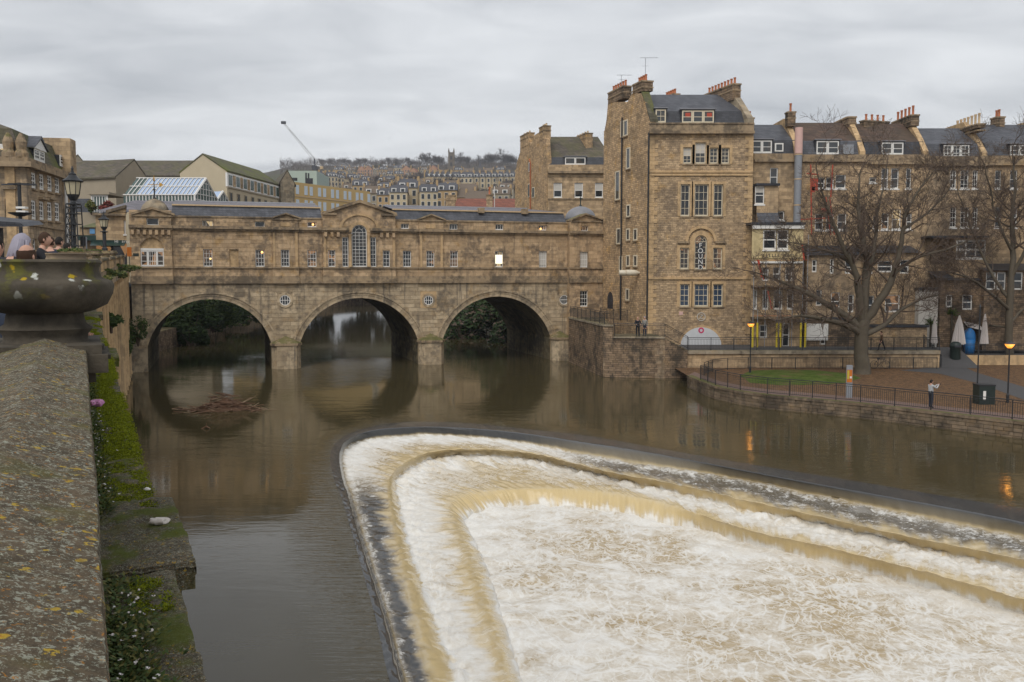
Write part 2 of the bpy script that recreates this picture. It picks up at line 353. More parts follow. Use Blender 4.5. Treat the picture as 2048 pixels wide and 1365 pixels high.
def blocks(rs, y, th, mat, parent, gap=.02, limit=300, name='block', seed=3):
    """stones laid in courses: the largest are parts of their own, the rest one part"""
    rg = random.Random(seed); rs = sorted(rs, key=lambda r: -(r[1]-r[0])*(r[3]-r[2]))
    if mat not in CUBE:
        CUBE[mat] = MB().box(-.5, .5, -.5, .5, -.5, .5).mesh('block', M[mat])
    for r in rs[:limit]:
        d = th+rg.uniform(-.006, .012); g = gap/2
        link(name, CUBE[mat], parent, ((r[0]+r[1])/2, y-d/2, (r[2]+r[3])/2), (r[1]-r[0]-gap, d, r[3]-r[2]-gap))
    if len(rs) > limit:
        m = MB(); g = gap/2
        for r in rs[limit:]:
            d = th+rg.uniform(-.006, .012)
            if r[1]-r[0] > gap*1.5 and r[3]-r[2] > gap*1.5: m.box(r[0]+g, r[1]-g, y-d, y, r[2]+g, r[3]-g)
        m.build(name+'work', M[mat], parent, kind='stuff')
# ---------------------------------------------------------------- river, weir and pool
def water_mat():
    g = G('river_water'); p = g.pos()
    a = g.noise(g.mapv(p, (.55, 1.9, 1), (0, 0, R(-14))), .55, 4, .55, .6)
    b = g.noise(g.mapv(p, (1.4, 4.2, 1), (0, 0, R(8))), 1.1, 3, .5, .5)
    c = g.noise(g.mapv(p, loc=(4, 9, 0)), .07, 3, .5)
    h = g.ma('ADD', g.ma('MULTIPLY', a, .8), g.ma('MULTIPLY', b, .25))
    h = g.ma('MULTIPLY', h, g.ma('MULTIPLY_ADD', g.ss(c, .42, .62), .8, .25))
    nr = g.n('Attribute', attribute_name='near').outputs['Fac']; h = g.ma('ADD', h, g.ma('MULTIPLY', g.ma('MULTIPLY', g.noise(g.mapv(p, (.9, 5.5, 1), (0, 0, R(10))), 1., 3, .55, .4), 1.5), nr))
    yy = g.n('SeparateXYZ', {0: p}).outputs[1]; h = g.ma('MULTIPLY', h, g.ma('MULTIPLY_ADD', g.ss(yy, 85., 125.), -.78, 1.))
    dv = g.n('VectorMath', {0: g.n('VectorMath', {0: p, 1: tuple(on_z(700, 742))}, operation='SUBTRACT').outputs[0], 1: (1/6.5, 1/17., 0)}, operation='MULTIPLY').outputs[0]
    race = g.ma('SUBTRACT', 1., g.ss(g.n('VectorMath', {0: dv}, operation='LENGTH').outputs[1], .35, 1.))  # broken water where the current leaves the middle arch
    h = g.ma('ADD', h, g.ma('MULTIPLY', g.ma('MULTIPLY', g.noise(g.mapv(p, (.8, 1.6, 1), (0, 0, R(-16))), 1.1, 4, .6, .6), 5.), race))
    col = g.mix(g.noise(p, .12, 4, .6), (.052, .042, .019), (.07, .056, .027))
    # thin foam threads drifting with the current
    v = g.mapv(p, (.30, 1.2, 1), (0, 0, R(-16)))
    f = g.ma('MULTIPLY', g.ss(g.noise(v, 1.3, 7, .68, 1.6), .70, .76), g.ss(g.noise(p, .11, 3, .5), .5, .62))
    col = g.mix(g.ma('MULTIPLY', f, .75), col, (.5, .47, .42))
    g.bsdf(col, g.ma('MULTIPLY_ADD', f, .4, .055), g.bump(h, .20, .12), .5, IOR=1.333); return g.m
def white_water(name, pool=False):
    g = G(name); at = g.n('Attribute', attribute_name='foam').outputs['Fac']; fall = g.n('Attribute', attribute_name='fall').outputs['Fac']
    uv = g.n('UVMap', uv_map='flow').outputs[0]; p = g.pos()
    big = g.noise(p, .35, 4, .55); med = g.noise(p, 1.5, 6, .62, .9); fine = g.noise(p, 6.5, 5, .65, .6)
    stk = g.noise(g.mapv(uv, (3.2, .8, 1)), 1.0, 6, .62, .7); stf = g.noise(g.mapv(uv, (9, 1.6, 1)), 1., 3, .6)
    # wisps of foam: thin level lines of drifting noise at several sizes, over a soft creamy base
    smooth = g.n('Attribute', attribute_name='dark').outputs['Fac']
    pv = g.mapv(p, (1., .66, 1), (0, 0, R(14)))
    def wisp(sc, wd, dist, loc, det=2):
        n = g.noise(g.mapv(pv, loc=loc), sc, det, .5, dist); return g.ma('SUBTRACT', 1., g.ss(g.ma('ABSOLUTE', g.ma('SUBTRACT', n, .5)), 0., wd))
    fil = g.ma('MAXIMUM', g.ma('MAXIMUM', wisp(.55, .035, 1.3, (0, 0, 0), 3), g.ma('MULTIPLY', wisp(1.15, .045, 1.2, (7, 3, 0), 3), .95)), g.ma('MULTIPLY', wisp(2.5, .05, 1.0, (2, 9, 0), 2), .6))
    fil = g.ma('MULTIPLY', fil, g.ma('MULTIPLY_ADD', fine, .7, .55), clamp=True)
    bx = g.ma('ADD', at, g.ma('ADD', g.ma('MULTIPLY_ADD', big, 1.7, -.85), g.ma('ADD', g.ma('MULTIPLY_ADD', med, 1.3, -.65), g.ma('MULTIPLY_ADD', fine, .7, -.35))))
    bs = g.ma('MULTIPLY', g.ss(bx, -.02, 1.0), .80)
    flat = g.ma('ADD', bs, g.ma('MULTIPLY', g.ma('MULTIPLY', g.ma('SUBTRACT', 1., bs), fil), .85), clamp=True)
    fleck = g.ss(g.ma('ADD', at, g.ma('ADD', g.ma('MULTIPLY_ADD', med, 1.5, -.75), g.ma('MULTIPLY_ADD', fine, 1.9, -.95))), .22, .62)
    foam_flat = g.ma('MULTIPLY', g.n('Mix', {0: smooth, 2: flat, 3: fleck}, data_type='FLOAT').outputs[0], g.ss(at, 0., .14))
    y = g.ma('ADD', g.ma('MULTIPLY', stk, 1.0), g.ma('ADD', g.ma('MULTIPLY', stf, .3), g.ma('MULTIPLY_ADD', at, 1.0, -.70)))
    foam_fall = g.ss(y, .40, 1.05)
    foam = g.n('Mix', {0: fall, 2: foam_flat, 3: foam_fall}, data_type='FLOAT').outputs[0]
    tan = g.mix(stk, (.50, .375, .18), (.64, .51, .285))
    under = g.mix(fall, g.mix(med, (.34, .25, .13), (.52, .41, .255)), tan)
    under = g.mix(smooth, under, g.mix(stk, (.035, .036, .038), (.08, .08, .078)))
    col = g.mix(foam, under, g.mix(fine, (.66, .64, .59), (.84, .835, .81)))
    h = g.ma('ADD', g.ma('MULTIPLY', med, .5), g.ma('ADD', g.ma('MULTIPLY', fine, .35), g.ma('MULTIPLY', foam, .3)))
    hh = g.n('Mix', {0: fall, 2: h, 3: g.ma('ADD', g.ma('MULTIPLY', stk, .28), g.ma('MULTIPLY', stf, .08))}, data_type='FLOAT').outputs[0]
    rough = g.ma('MULTIPLY_ADD', foam, .66, .08)
    g.bsdf(col, rough, g.bump(hh, .38, .08), .5, IOR=1.333); return g.m
water_mat(); white_water('white_water')
WEIR = [  # the weir's lines in the photo, from the near left arm round the head to the right arm: start, crest, foot, lip, foot, lip, foot
 [(835,1500),(850,1500),(862,1500),(905,1500),(975,1500),(1060,1500),(1110,1500)],[(780,1365),(798,1365),(812,1365),(858,1365),(918,1365),(1000,1365),(1050,1365)],
 [(752,1240),(766,1240),(780,1245),(828,1245),(874,1245),(955,1235),(1010,1235)],[(724,1140),(735,1140),(750,1145),(800,1145),(838,1142),(925,1130),(975,1130)],
 [(705,1070),(714,1070),(728,1075),(788,1078),(818,1075),(905,1062),(948,1075)],[(684,1000),(695,1000),(708,1005),(776,1014),(802,1012),(893,1020),(934,1048)],
 [(664,945),(681,950),(690,952),(776,965),(793,972),(905,1000),(940,1036)],[(663,900),(677,905),(687,910),(790,942),(800,952),(930,988),(965,1024)],
 [(690,872),(696,880),(705,889),(815,923),(830,934),(970,982),(1000,1016)],[(735,856),(744,862),(752,878),(850,908),(866,919),(1020,979),(1035,1012)],
 [(790,846),(796,857),(803,873),(910,900),(922,913),(1075,977),(1085,1011)],[(860,844),(862,855),(868,871),(985,900),(995,914),(1125,976),(1130,1014)],
 [(950,848),(955,859),(960,877),(1068,908),(1076,922),(1180,980),(1180,1018)],[(1047,858),(1055,869),(1060,889),(1150,928),(1155,941),(1240,988),(1240,1028)],
 [(1175,872),(1180,887),(1190,914),(1241,949),(1250,964),(1320,1004),(1320,1045)],[(1300,894),(1300,905),(1310,934),(1366,972),(1370,990),(1400,1030),(1400,1060)],
 [(1448,920),(1448,935),(1455,955),(1490,1001),(1495,1022),(1510,1064),(1510,1092)],[(1600,945),(1610,966),(1614,987),(1640,1034),(1640,1050),(1640,1092),(1640,1123)],
 [(1760,971),(1770,995),(1780,1022),(1800,1070),(1800,1087),(1800,1132),(1800,1161)],[(1904,995),(1910,1020),(1920,1050),(1930,1096),(1930,1115),(1930,1166),(1930,1198)],
 [(2048,1018),(2048,1049),(2048,1076),(2048,1120),(2048,1141),(2048,1200),(2048,1232)],[(2250,1050),(2250,1092),(2250,1122),(2250,1165),(2250,1190),(2250,1255),(2250,1290)]]
WZ = [0., -.03, -.5, -.52, -1.0, -1.02, -1.7]
def cr(p0, p1, p2, p3, t):
    return .5*((2*p1)+(p2-p0)*t+(2*p0-5*p1+4*p2-p3)*t*t+(3*p1-p0-3*p2+p3)*t**3)
def make_weir():
    keys = [[on_z(u, v, WZ[i]) for i, (u, v) in enumerate(c)] for c in WEIR]
    # the left arm runs on towards the near wall, the right one towards the far bank
    k0 = [2.0*a-b for a, b in zip(keys[0], keys[1])]; k00 = [2.0*a-b for a, b in zip(k0, keys[0])]
    kn = [2*a-b for a, b in zip(keys[-1], keys[-2])]
    keys = [k00, k0]+keys+[kn]
    SUB = 40; cols = []
    for i in range(len(keys)-1):
        for s in range(SUB if i < len(keys)-2 else SUB+1):
            t = s/SUB; q = [keys[max(i-1, 0)], keys[i], keys[i+1], keys[min(i+2, len(keys)-1)]]
            cols.append([cr(q[0][k], q[1][k], q[2][k], q[3][k], t) for k in range(7)])
    seg = [(0, 1, 8), (1, 2, 12), (2, 3, 24), (3, 4, 14), (4, 5, 30), (5, 6, 16)]
    V = []; UV = []; FO = []; FA = []; DK = []; arc = 0.
    rows = sum(s[2] for s in seg)+1
    nz = noise.noise
    NC = len(cols)
    def tab(w, t):
        for (a, fa_), (b, fb) in zip(t, t[1:]):
            if w <= b: k = max(0., (w-a)/(b-a)); k = k*k*(3-2*k); return fa_+(fb-fa_)*k
        return t[-1][1]
    TF = [(0, 0), (1, .0), (1.55, .04), (1.95, .55), (2.12, .92), (2.5, .68), (2.85, .42), (3.05, .30), (3.45, .30), (3.8, .55), (4.02, .98), (4.35, .80), (4.75, .58), (5.0, .36), (5.35, .32), (5.75, .55), (6., 1.02)]
    TA = [(0, .6), (1, 1.), (1.85, 1.), (2.2, .12), (2.6, .2), (3., .85), (3.5, 1.), (3.85, .8), (4.2, .1), (4.6, .22), (5., .85), (5.5, 1.), (6., .5)]
    for ci, c in enumerate(cols):
        if ci: arc += (c[1]-cols[ci-1][1]).length
        acc = 0.; f = (ci/SUB-2); colz = []; base = len(V)
        apex = max(0., 1-abs(f-10)/4.2); left = max(0., min(1, (6.4-f)/1.3)); right = max(0., min(1, (f-12.9)/1.1))
        for si, (a, b, n) in enumerate(seg):
            L = (c[b]-c[a]).length
            for r in range(n+(1 if si == len(seg)-1 else 0)):
                t = r/n; p = c[a].lerp(c[b], t); z0, z1 = c[a].z, c[b].z
                if si == 0: z = -.03*t*t
                elif si in (1, 3, 5): z = z0+(z1-z0)*(t*t*(1.75-.75*t))
                else: z = p.z
                colz.append(z); V.append(Vector((p.x, p.y, z))); UV.append((arc, acc+L*t))
            acc += L
        for _ in range(5): colz = [colz[0]]+[(colz[i-1]+2*colz[i]+colz[i+1])/4 for i in range(1, len(colz)-1)]+[colz[-1]]
        j = 0
        for si, (a, b, n) in enumerate(seg):
            for r in range(n+(1 if si == len(seg)-1 else 0)):
                t = r/n; w = si+t; p = V[base+j]; q = Vector((p.x, p.y, 0)); am = .30 if w > 2.2 else .12
                wj = w+am*(nz(Vector((arc*.9, w*.9, 5.)))*.9+nz(Vector((arc*3.1, w*2., 1.)))*.7+nz(Vector((arc*8., w*3., 2.)))*.35)*(min(1, max(0, w-1.3)))
                wj = max(0., min(6., wj)); fo = tab(wj, TF); fa = tab(wj, TA)
                tr = math.exp(-((wj-2.52)/.36)**2); dk = 1. if wj < 1.75 else max(0., 1-(wj-1.75)/.35)
                dk = dk*(1-.32*right*max(0, min(1, wj-1)))
                dk = max(dk, tr*(1.*left+.85*right)); tr2 = math.exp(-((wj-2.35)/.42)**2); fo -= tr2*(.78*left+.62*right); dk = max(dk, tr2*(.95*left+.8*right))
                fo += apex*(.12*math.exp(-((wj-2.3)/.3)**2)-.22*math.exp(-((wj-3.2)/.35)**2)-.20*math.exp(-((wj-5.1)/.5)**2)-.16*math.exp(-((wj-4.7)/.35)**2)); dk = max(dk, .55*apex*math.exp(-((wj-3.55)/.22)**2))
                fo += left*(.22*math.exp(-((wj-5.4)/.6)**2)+.1*math.exp(-((wj-4.6)/.5)**2))
                fa = max(fa, .62*apex*min(1, max(0, (wj-2.35)/.3))*(1 if wj < 5.9 else 0)); fo -= .18*apex*min(1, max(0, (wj-2.4)/.3))*(1 if wj < 3.7 or 4.3 < wj < 5.7 else 0)
                if w < 1.6: d = nz(Vector((arc*2.2, w*1.5, 3.)))*.010*(1+2.5*left)
                else:
                    amp = .03+.075*math.exp(-((w-2.15)/.22)**2)+.13*math.exp(-((w-4.15)/.25)**2)+.15*math.exp(-((w-6.)/.25)**2)+.02*min(1, w-2)
                    d = (nz(q*1.5)+.65*nz(q*3.4+Vector((5, 1, 2)))+.5*abs(nz(q*7.)))*amp*(.55 if si in (1, 3, 5) else 1)
                    d += nz(Vector((arc*3.2, w*.5, 8.)))*.03*fa
                p = Vector((p.x, p.y, colz[j]+d))
                if si in (3, 5): dr = (c[b]-c[a]); dr.z = 0; p += dr.normalized()*(.16*nz(Vector((arc*.9, 3., si)))+.03*nz(Vector((arc*3., 1., si))))*math.sin(math.pi*t)
                
                if w > 5.93: p.z -= (w-5.93)*7
                V[base+j] = p; FO.append(fo); FA.append(fa); DK.append(max(0, min(1, dk))); j += 1
    fs = [(i*rows+j, (i+1)*rows+j, (i+1)*rows+j+1, i*rows+j+1) for i in range(NC-1) for j in range(rows-1)]
    me = bpy.data.meshes.new('weir_water'); me.from_pydata(V, [], fs)
    for nm, arr in (('foam', FO), ('fall', FA), ('dark', DK)):
        me.attributes.new(nm, 'FLOAT', 'POINT').data.foreach_set('value', arr)
    uvl = me.uv_layers.new(name='flow'); li = [0]*len(me.loops); me.loops.foreach_get('vertex_index', li)
    uvl.data.foreach_set('uv', [q for i in li for q in UV[i]])
    me.polygons.foreach_set('use_smooth', [True]*len(me.polygons)); me.materials.append(M['white_water'])
    o = bpy.data.objects.new('weir_water', me); COL.objects.link(o); tag(o, 'white water falling over the three stepped rims of the horseshoe weir', None, kind='structure')
    return cols
WCOLS = make_weir()
def make_pool():
    x0, x1, y0, y1, st = -6., 46., 6., 47., .13
    nx, ny = int((x1-x0)/st), int((y1-y0)/st); V = []; FO = []; nz = noise.noise
    gline = [(c[6].x, c[6].y) for c in WCOLS[::12]]
    g2 = gline[::2]
    dist = {}
    for j in range(0, ny+9, 8):              # coarse distance to the foot of the lowest fall
        for i in range(0, nx+9, 8):
            x, y = x0+i*st, y0+j*st; dist[i//8, j//8] = min((x-a)**2+(y-b)**2 for a, b in g2)**.5
    for j in range(ny+1):
        for i in range(nx+1):
            x, y = x0+i*st, y0+j*st; a, b = i//8, j//8; u, v = (i % 8)/8, (j % 8)/8
            d = (dist[a, b]*(1-u)+dist[a+1, b]*u)*(1-v)+(dist[a, b+1]*(1-u)+dist[a+1, b+1]*u)*v
            q = Vector((x, y, 0)); k = .05+.11*math.exp(-d/2.)
            z = -1.70+(nz(q*.55)*.9+nz(q*1.4+Vector((3, 1, 0)))*.7+abs(nz(q*3.3))*.5)*k
            V.append((x, y, z))
            lr = max(0., min(1., (x-6.5)/6.))*max(0., min(1., (24-y)/6.))
            FO.append(.40+.62*math.exp(-d/1.5)-.16*lr+.16*nz(q*.21+Vector((7.3, 1.1, 0))))
    w = nx+1
    fs = [(j*w+i, j*w+i+1, (j+1)*w+i+1, (j+1)*w+i) for j in range(ny) for i in range(nx)]
    me = bpy.data.meshes.new('weir_pool'); me.from_pydata(V, [], fs)
    me.attributes.new('foam', 'FLOAT', 'POINT').data.foreach_set('value', FO); me.uv_layers.new(name='flow')
    me.polygons.foreach_set('use_smooth', [True]*len(me.polygons)); me.materials.append(M['white_water'])
    o = bpy.data.objects.new('weir_pool', me); COL.objects.link(o); tag(o, 'foaming pool below the weir', kind='structure')
make_pool()
# upper river: a sheet that ends at the weir's start line
PAR = Vector((-math.sin(R(25)), math.cos(R(25))))            # heading of the near parade
def make_river():
    A = [c[0] for c in WCOLS[::6]]; C = on_z(1100, 1090, 0.); m = MB(); n = len(A)
    for p in A:
        d = (p-C); d.z = 0; d.normalize(); q = C+d*430; e = p+d*(2.6+.8*noise.noise(Vector((p.x*.3, p.y*.3, 0)))); m.v += [(p.x, p.y, 0.), (e.x, e.y, 0.), (q.x, q.y, 0.)]
    m.f = [(3*i+k, 3*i+k+1, 3*i+k+4, 3*i+k+3) for i in range(n-1) for k in (0, 1)]; m.mi = [0]*len(m.f)
    o = tag(m.build('river', M['river_water'], kind='structure', fix=False), 'brown river above the weir')
    o.data.attributes.new('near', 'FLOAT', 'POINT').data.foreach_set('value', [1., 0., 0.]*n)
make_river()
# ground under and behind everything
def make_ground():
    m = MB(); m.quad((-4000, -60, -4.), (4000, -60, -4.), (4000, 5000, -4.), (-4000, 5000, -4.))
    plain('soil', (.07, .06, .04), .95, .3, .4)
    m.build('ground', M['soil'], kind='structure')
make_ground()
# ---------------------------------------------------------------- the bridge
BA = math.atan(1.69e-4*F)
_b = on_z(858, 730, 0.); _e = Vector((-math.sin(BA), math.cos(BA)))
BR = Fr((_b.x+_e.x*1.3, _b.y+_e.y*1.3), BA)
BW = 15.5                                                     # width of the bridge
def make_bridge():
    X = BR.x; root = T('bridge', 'long ochre stone bridge with three arches, shops and a central pediment', 'bridge', BR.w(0, 0), BA)
    zs = BR.z(718, 537); zb = BR.z(718, 566); zb1 = BR.z(718, 553); zc = BR.z(718, 464.5); zc1 = BR.z(718, 457); zp = BR.z(718, 440.5)
    # arches: intrados springing points and crown
    AR = []
    for (ul, vl, ur, vr, uc, vc) in ((295, 680, 543, 684, 418, 599), (600, 684, 836, 679, 718, 596.5), (885, 671, 1101, 671, 993, 593.5)):
        x0, x1 = X(ul, vl), X(ur, vr); zcr = BR.z(uc, vc); zsp = 2.35; h = (x1-x0)/2; rise = zcr-zsp; rad = (h*h+rise*rise)/(2*rise); AR.append((x0, x1, zsp, zcr, rad, zcr-rad))
    xl, xr = X(262), X(1136)
    # spandrel walls front and back, with the arch curves cut out
    def intr(x):
        for a in AR:
            if a[0] <= x <= a[1]: return a[5]+math.sqrt(max(0, a[4]**2-(x-(a[0]+a[1])/2)**2))
        return None
    N = 28
    def spandrel(m, y):
        edges = [xl]
        for a in AR: edges += [a[0], a[1]]
        edges.append(xr)
        for i in range(0, len(edges), 2): m.quad((edges[i], y, -1.5), (edges[i+1], y, -1.5), (edges[i+1], y, zb), (edges[i], y, zb))
        for a in AR:
            for k in range(N):
                p = a[0]+(a[1]-a[0])*k/N; q = a[0]+(a[1]-a[0])*(k+1)/N
                m.quad((p, y, max(a[2], intr(p+1e-6))), (q, y, max(a[2], intr(q-1e-6))), (q, y, zb), (p, y, zb))
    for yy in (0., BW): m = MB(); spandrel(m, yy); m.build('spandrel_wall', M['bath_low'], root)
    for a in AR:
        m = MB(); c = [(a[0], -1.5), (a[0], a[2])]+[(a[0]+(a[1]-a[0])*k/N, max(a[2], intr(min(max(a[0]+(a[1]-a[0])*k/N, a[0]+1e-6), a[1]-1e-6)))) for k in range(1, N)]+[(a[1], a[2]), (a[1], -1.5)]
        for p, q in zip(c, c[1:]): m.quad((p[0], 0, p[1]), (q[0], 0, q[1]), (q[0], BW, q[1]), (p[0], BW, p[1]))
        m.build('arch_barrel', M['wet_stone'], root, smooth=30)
        # moulded ring of wedge stones
        cx = (a[0]+a[1])/2; t0 = math.asin(min(1, (a[1]-a[0])/2/a[4])); nv = 27
        for k in range(nv):
            s0 = -t0+2*t0*k/nv+.0016; s1 = -t0+2*t0*(k+1)/nv-.0016; m = MB()
            for (r0, r1, yy) in ((0., .30, .06), (.30, .52, .10), (.52, .66, .19)):
                pts = [(cx+(a[4]+r)*math.sin(s), a[5]+(a[4]+r)*math.cos(s)) for r, s in ((r0, s0), (r0, (s0+s1)/2), (r0, s1), (r1, s1), (r1, (s0+s1)/2), (r1, s0))]
                m.prism(pts, -yy, .05)
            m.build('voussoir', M['bath_low'], root)
    # piers with cutwaters and pyramid caps
    for (u0, u1, cap) in ((543, 600, 1), (836, 885, 1), (1101, 1136, 1)):
        x0, x1 = X(u0, 690), X(u1, 690); w = x1-x0; m = MB()
        plan = [(x0-.02, .02), (x0-.02, -.5), (x0+.42, -1.3), (x1-.42, -1.3), (x1+.02, -.5), (x1+.02, .02)]
        m.prism(plan, -1.5, 2.2, 'z'); m.build('pier', M['bath_low'], root)
        rs = courses(x0+.45, x1-.45, -.2, 2.2, [], .44, .9, 5+u0); blocks(rs, -1.3, .03, 'bath_low', root, .02, 40, 'pier_stone')
        m = MB(); big = [(p[0]+(-.12 if p[0] < (x0+x1)/2 else .12), p[1]-(.12 if p[1] < 0 else 0)) for p in plan]
        m.prism(big, 2.2, 2.42, 'z'); ap = ((x0+x1)/2, .0, 3.05); n = len(big)
        for i in range(n): m.poly([(big[i][0], big[i][1], 2.42), (big[(i+1) % n][0], big[(i+1) % n][1], 2.42), ap])
        m.build('pier_cap', M['bath_trim'], root)
    # left abutment below the pavilion
    MB().box(X(262)-.35, AR[0][0]-.01, -.25, .0-.003, -1.5, 2.3).build('abutment', M['bath_low'], root)
    # string courses
    SEC = [(262, 346, .28), (346, 545, 0.), (545, 598, .12), (598, 646, 0.), (646, 791, .28), (791, 838, 0.), (838, 887, .12), (887, 1134, 0.), (1134, 1207, .75)]
    for (u0, u1, f) in SEC:
        a, b = X(u0), X(u1)
        for (lo, hi, pr, nm) in ((zb-.04, zb+.22, .24, 'string_course'), (zb+.22, zb1, .10, 'plinth_band'), (zs-.02, zs+.13, .20, 'sill_course'), (zc-.08, zc+.10, .22, 'cornice'), (zc+.10, zc1, .42, 'cornice')):
            e = .04 if f else 0; spans = [(a-e, b+e)]
            if u0 == 646 and nm == 'cornice': spans = [(a-e, X(703.7)-.28), (X(734)+.28, b+e)]
            for s0, s1 in spans: MB().box(s0, s1, -f-pr, .1-f, lo, hi).build(nm, M['bath_trim'], root)
    # windows: u0,u1,v0,v1, columns, rows, pane, blind
    WIN = [(406.5, 425, 499, 533.5, 3, 4, 'pane_shop', 0), (511, 529, 500, 533.5, 3, 4, 'pane_shop', 0), (562, 579, 500, 534.5, 3, 4, 'pane', 0), (615, 633, 500.5, 534, 3, 4, 'pane_shop', 0),
           (656.5, 671, 501, 534, 2, 4, 'pane_shop', 0), (684.7, 697, 475, 534, 2, 7, 'pane', 0), (740.3, 752.5, 475, 534, 2, 7, 'pane', 0), (766, 780, 501.5, 534, 2, 4, 'pane', 0),
           (806, 822.5, 502, 536, 3, 4, 'pane', 0), (853, 869, 502, 536, 3, 4, 'pane_shop', 0), (900, 916, 502, 536, 3, 4, 'pane_shop', 0), (990, 1006, 503, 536, 3, 4, 'pane_lit', 0), (1078, 1093.5, 503, 536, 3, 4, 'pane_sky', .9),
           (1160, 1175.5, 504, 536.5, 3, 4, 'pane_sky', .97), (1160, 1175.5, 582, 613.5, 3, 4, 'pane', 0)]
    ATT = [(293, 317, 437, 451, 1, 'pane', 0), (405, 426, 442, 454, 3, 'pane_lit', 0), (510, 529, 443.5, 455, 1, 'pane', 0), (615, 633, 444.5, 454.5, 2, 'pane_shop', 0), (802, 818, 448, 458, 3, 'pane', 0), (899, 915.5, 448.5, 460, 3, 'pane_sky', 0),
           (991, 1007, 449, 460, 3, 'pane', 0), (1078, 1093.5, 451, 461, 3, 'pane_shop', 0), (1162, 1176.5, 452.5, 463, 3, 'pane_shop', 0)]
    ops = {i: [] for i in range(len(SEC))}
    def sec(u): return next(i for i, s in enumerate(SEC) if s[0] <= u < s[1])
    zw0 = zs+.13
    for (u0, u1, v0, v1, c, r, pn, bl) in WIN:
        i = sec(u0); f = SEC[i][2]; a, b, z0, z1 = BR.rect(u0, u1, v0, v1, -f)
        if v1 < 540: z0 = zw0
        ops[i].append((a, b, z0, z1)); glazed(root, a+.005, b-.005, z0+.005, z1-.005, -f+.13, c, r, .06, .026, pane=pn, blind=bl, sill=None if v1 < 540 else ('white_paint', .1))
    for (u0, u1, v0, v1, c, pn, bl) in ATT:
        i = sec(u0); f = SEC[i][2]; a, b, z0, z1 = BR.rect(u0, u1, v0, v1, -f); ops[i].append((a, b, z0, z1))
        glazed(root, a+.005, b-.005, z0+.005, z1-.005, -f+.16, c, 1, .05, .03, pane=pn, sill=('white_paint', .16))
    # the tall round-headed light in the middle
    f = .28; a, b, z0, z1 = BR.rect(703.7, 734, 450, 534, -f); z0 = zw0; ops[4].append((a, b, z0, z1, True)); zspr = z1-(b-a)/2
    glazed(root, a+.004, b-.004, z0+.004, z1-.004, -f+.13, 4, 10, .07, .028, arch=True)
    cxm = (a+b)/2
    # white tripartite window with a blind arch above, west pavilion
    a, b, z0, z1 = BR.rect(281, 328, 497, 534, -f); z0 = zw0; rr = (b-a)/2; ops[0].append((a, b, z0, z1+rr*.98, True)); wx0, wx1, wz1 = a, b, z1
    glazed(root, a+.004, a+.62, z0+.004, z1-.22, -f+.1, 1, 3, .1, .03, pane='pane_shop'); glazed(root, a+.622, b-.622, z0+.004, z1-.22, -f+.1, 4, 3, .09, .035, pane='pane_shop'); glazed(root, b-.62, b-.004, z0+.004, z1-.22, -f+.1, 1, 3, .1, .03, pane='pane_shop')
    MB().box(a+.004, b-.004, -f+.07, -f+.16, z1-.22, z1).build('window_head', M['white_paint'], root)
    m = MB(); m.poly([(a, -f+.2, z1)]+[((a+b)/2-rr*math.cos(math.pi*k/14), -f+.2, z1+rr*math.sin(math.pi*k/14)) for k in range(15)]+[(b, -f+.2, z1)]); m.build('tympanum', M['bath_clean'], root)
    # blind niche and panels
    for (u0, u1, v0, v1, dd) in ((459, 477, 499.5, 535, .14),):
        i = sec(u0); a, b, z0, z1 = BR.rect(u0, u1, v0, v1); z0 = zw0; ops[i].append((a, b, z0, z1)); MB().quad((a, dd, z0), (b, dd, z0), (b, dd, z1), (a, dd, z1)).build('blind_niche', M['bath_clean'], root)
    for (u0, u1, v0, v1) in ((561, 580, 445.5, 453), (852, 871, 449, 457)):
        i = sec(u0); a, b, z0, z1 = BR.rect(u0, u1, v0, v1, -.12); MB().box(a, b, -.20, -.12, z0, z1).build('blind_panel', M['bath_clean'], root)
    # round niches and oculi
    holes = {4: [], 's': []}
    def ring(m, x, z, r0, r1, y0, y1, n=20):
        for k in range(n):
            p, q = 2*math.pi*k/n, 2*math.pi*(k+1)/n
            m.prism([(x+r0*math.cos(p), z+r0*math.sin(p)), (x+r1*math.cos(p), z+r1*math.sin(p)), (x+r1*math.cos(q), z+r1*math.sin(q)), (x+r0*math.cos(q), z+r0*math.sin(q))], y0, y1)
    for (u, v) in ((664, 447), (772.5, 448)):
        x, z = BR.px(u, v, -f); m = MB(); ring(m, x, z, .24, .36, -f-.05, -f+.02); m.build('niche_ring', M['bath'], root)
        m = MB(); m.poly([(x+.25*math.cos(t*.3142), -f-.012, z+.25*math.sin(t*.3142)) for t in range(20)]); m.build('niche_back', M['lead'], root)
    for (u, v, r, sq) in ((570, 601, .50, 0), (857, 601, .47, 1), (1128, 600, .5, 0)):
        x, z = BR.px(u, v, -.06); m = MB(); ring(m, x, z, r, r+.22, -.10, .02); m.build('oculus_ring', M['bath_low'], root)
        if sq: MB().box(x-r-.35, x+r+.35, -.055, -.001, z-r-.3, z+r+.42).build('oculus_surround', M['bath_clean'], root)
        w = MB(); ring(w, x, z, r-.07, r, -.075, -.03)
        for k in (-1, 0, 1): w.box(x+k*r*.45-.02, x+k*r*.45+.02, -.07, -.035, z-r*.85, z+r*.85)
        w.box(x-r*.9, x+r*.9, -.068, -.037, z-.025, z+.025); o = w.build('oculus_window', M['white_paint'], root)
        m = MB(); m.poly([(x+r*math.cos(t*.3142), -.06, z+r*math.sin(t*.3142)) for t in range(20)]); m.build('pane', M['pane'], o)
    # wall sections
    tops = [zp+.55, zp, zp, zp, zp+.5, zp, zp, zp, zp+.15]
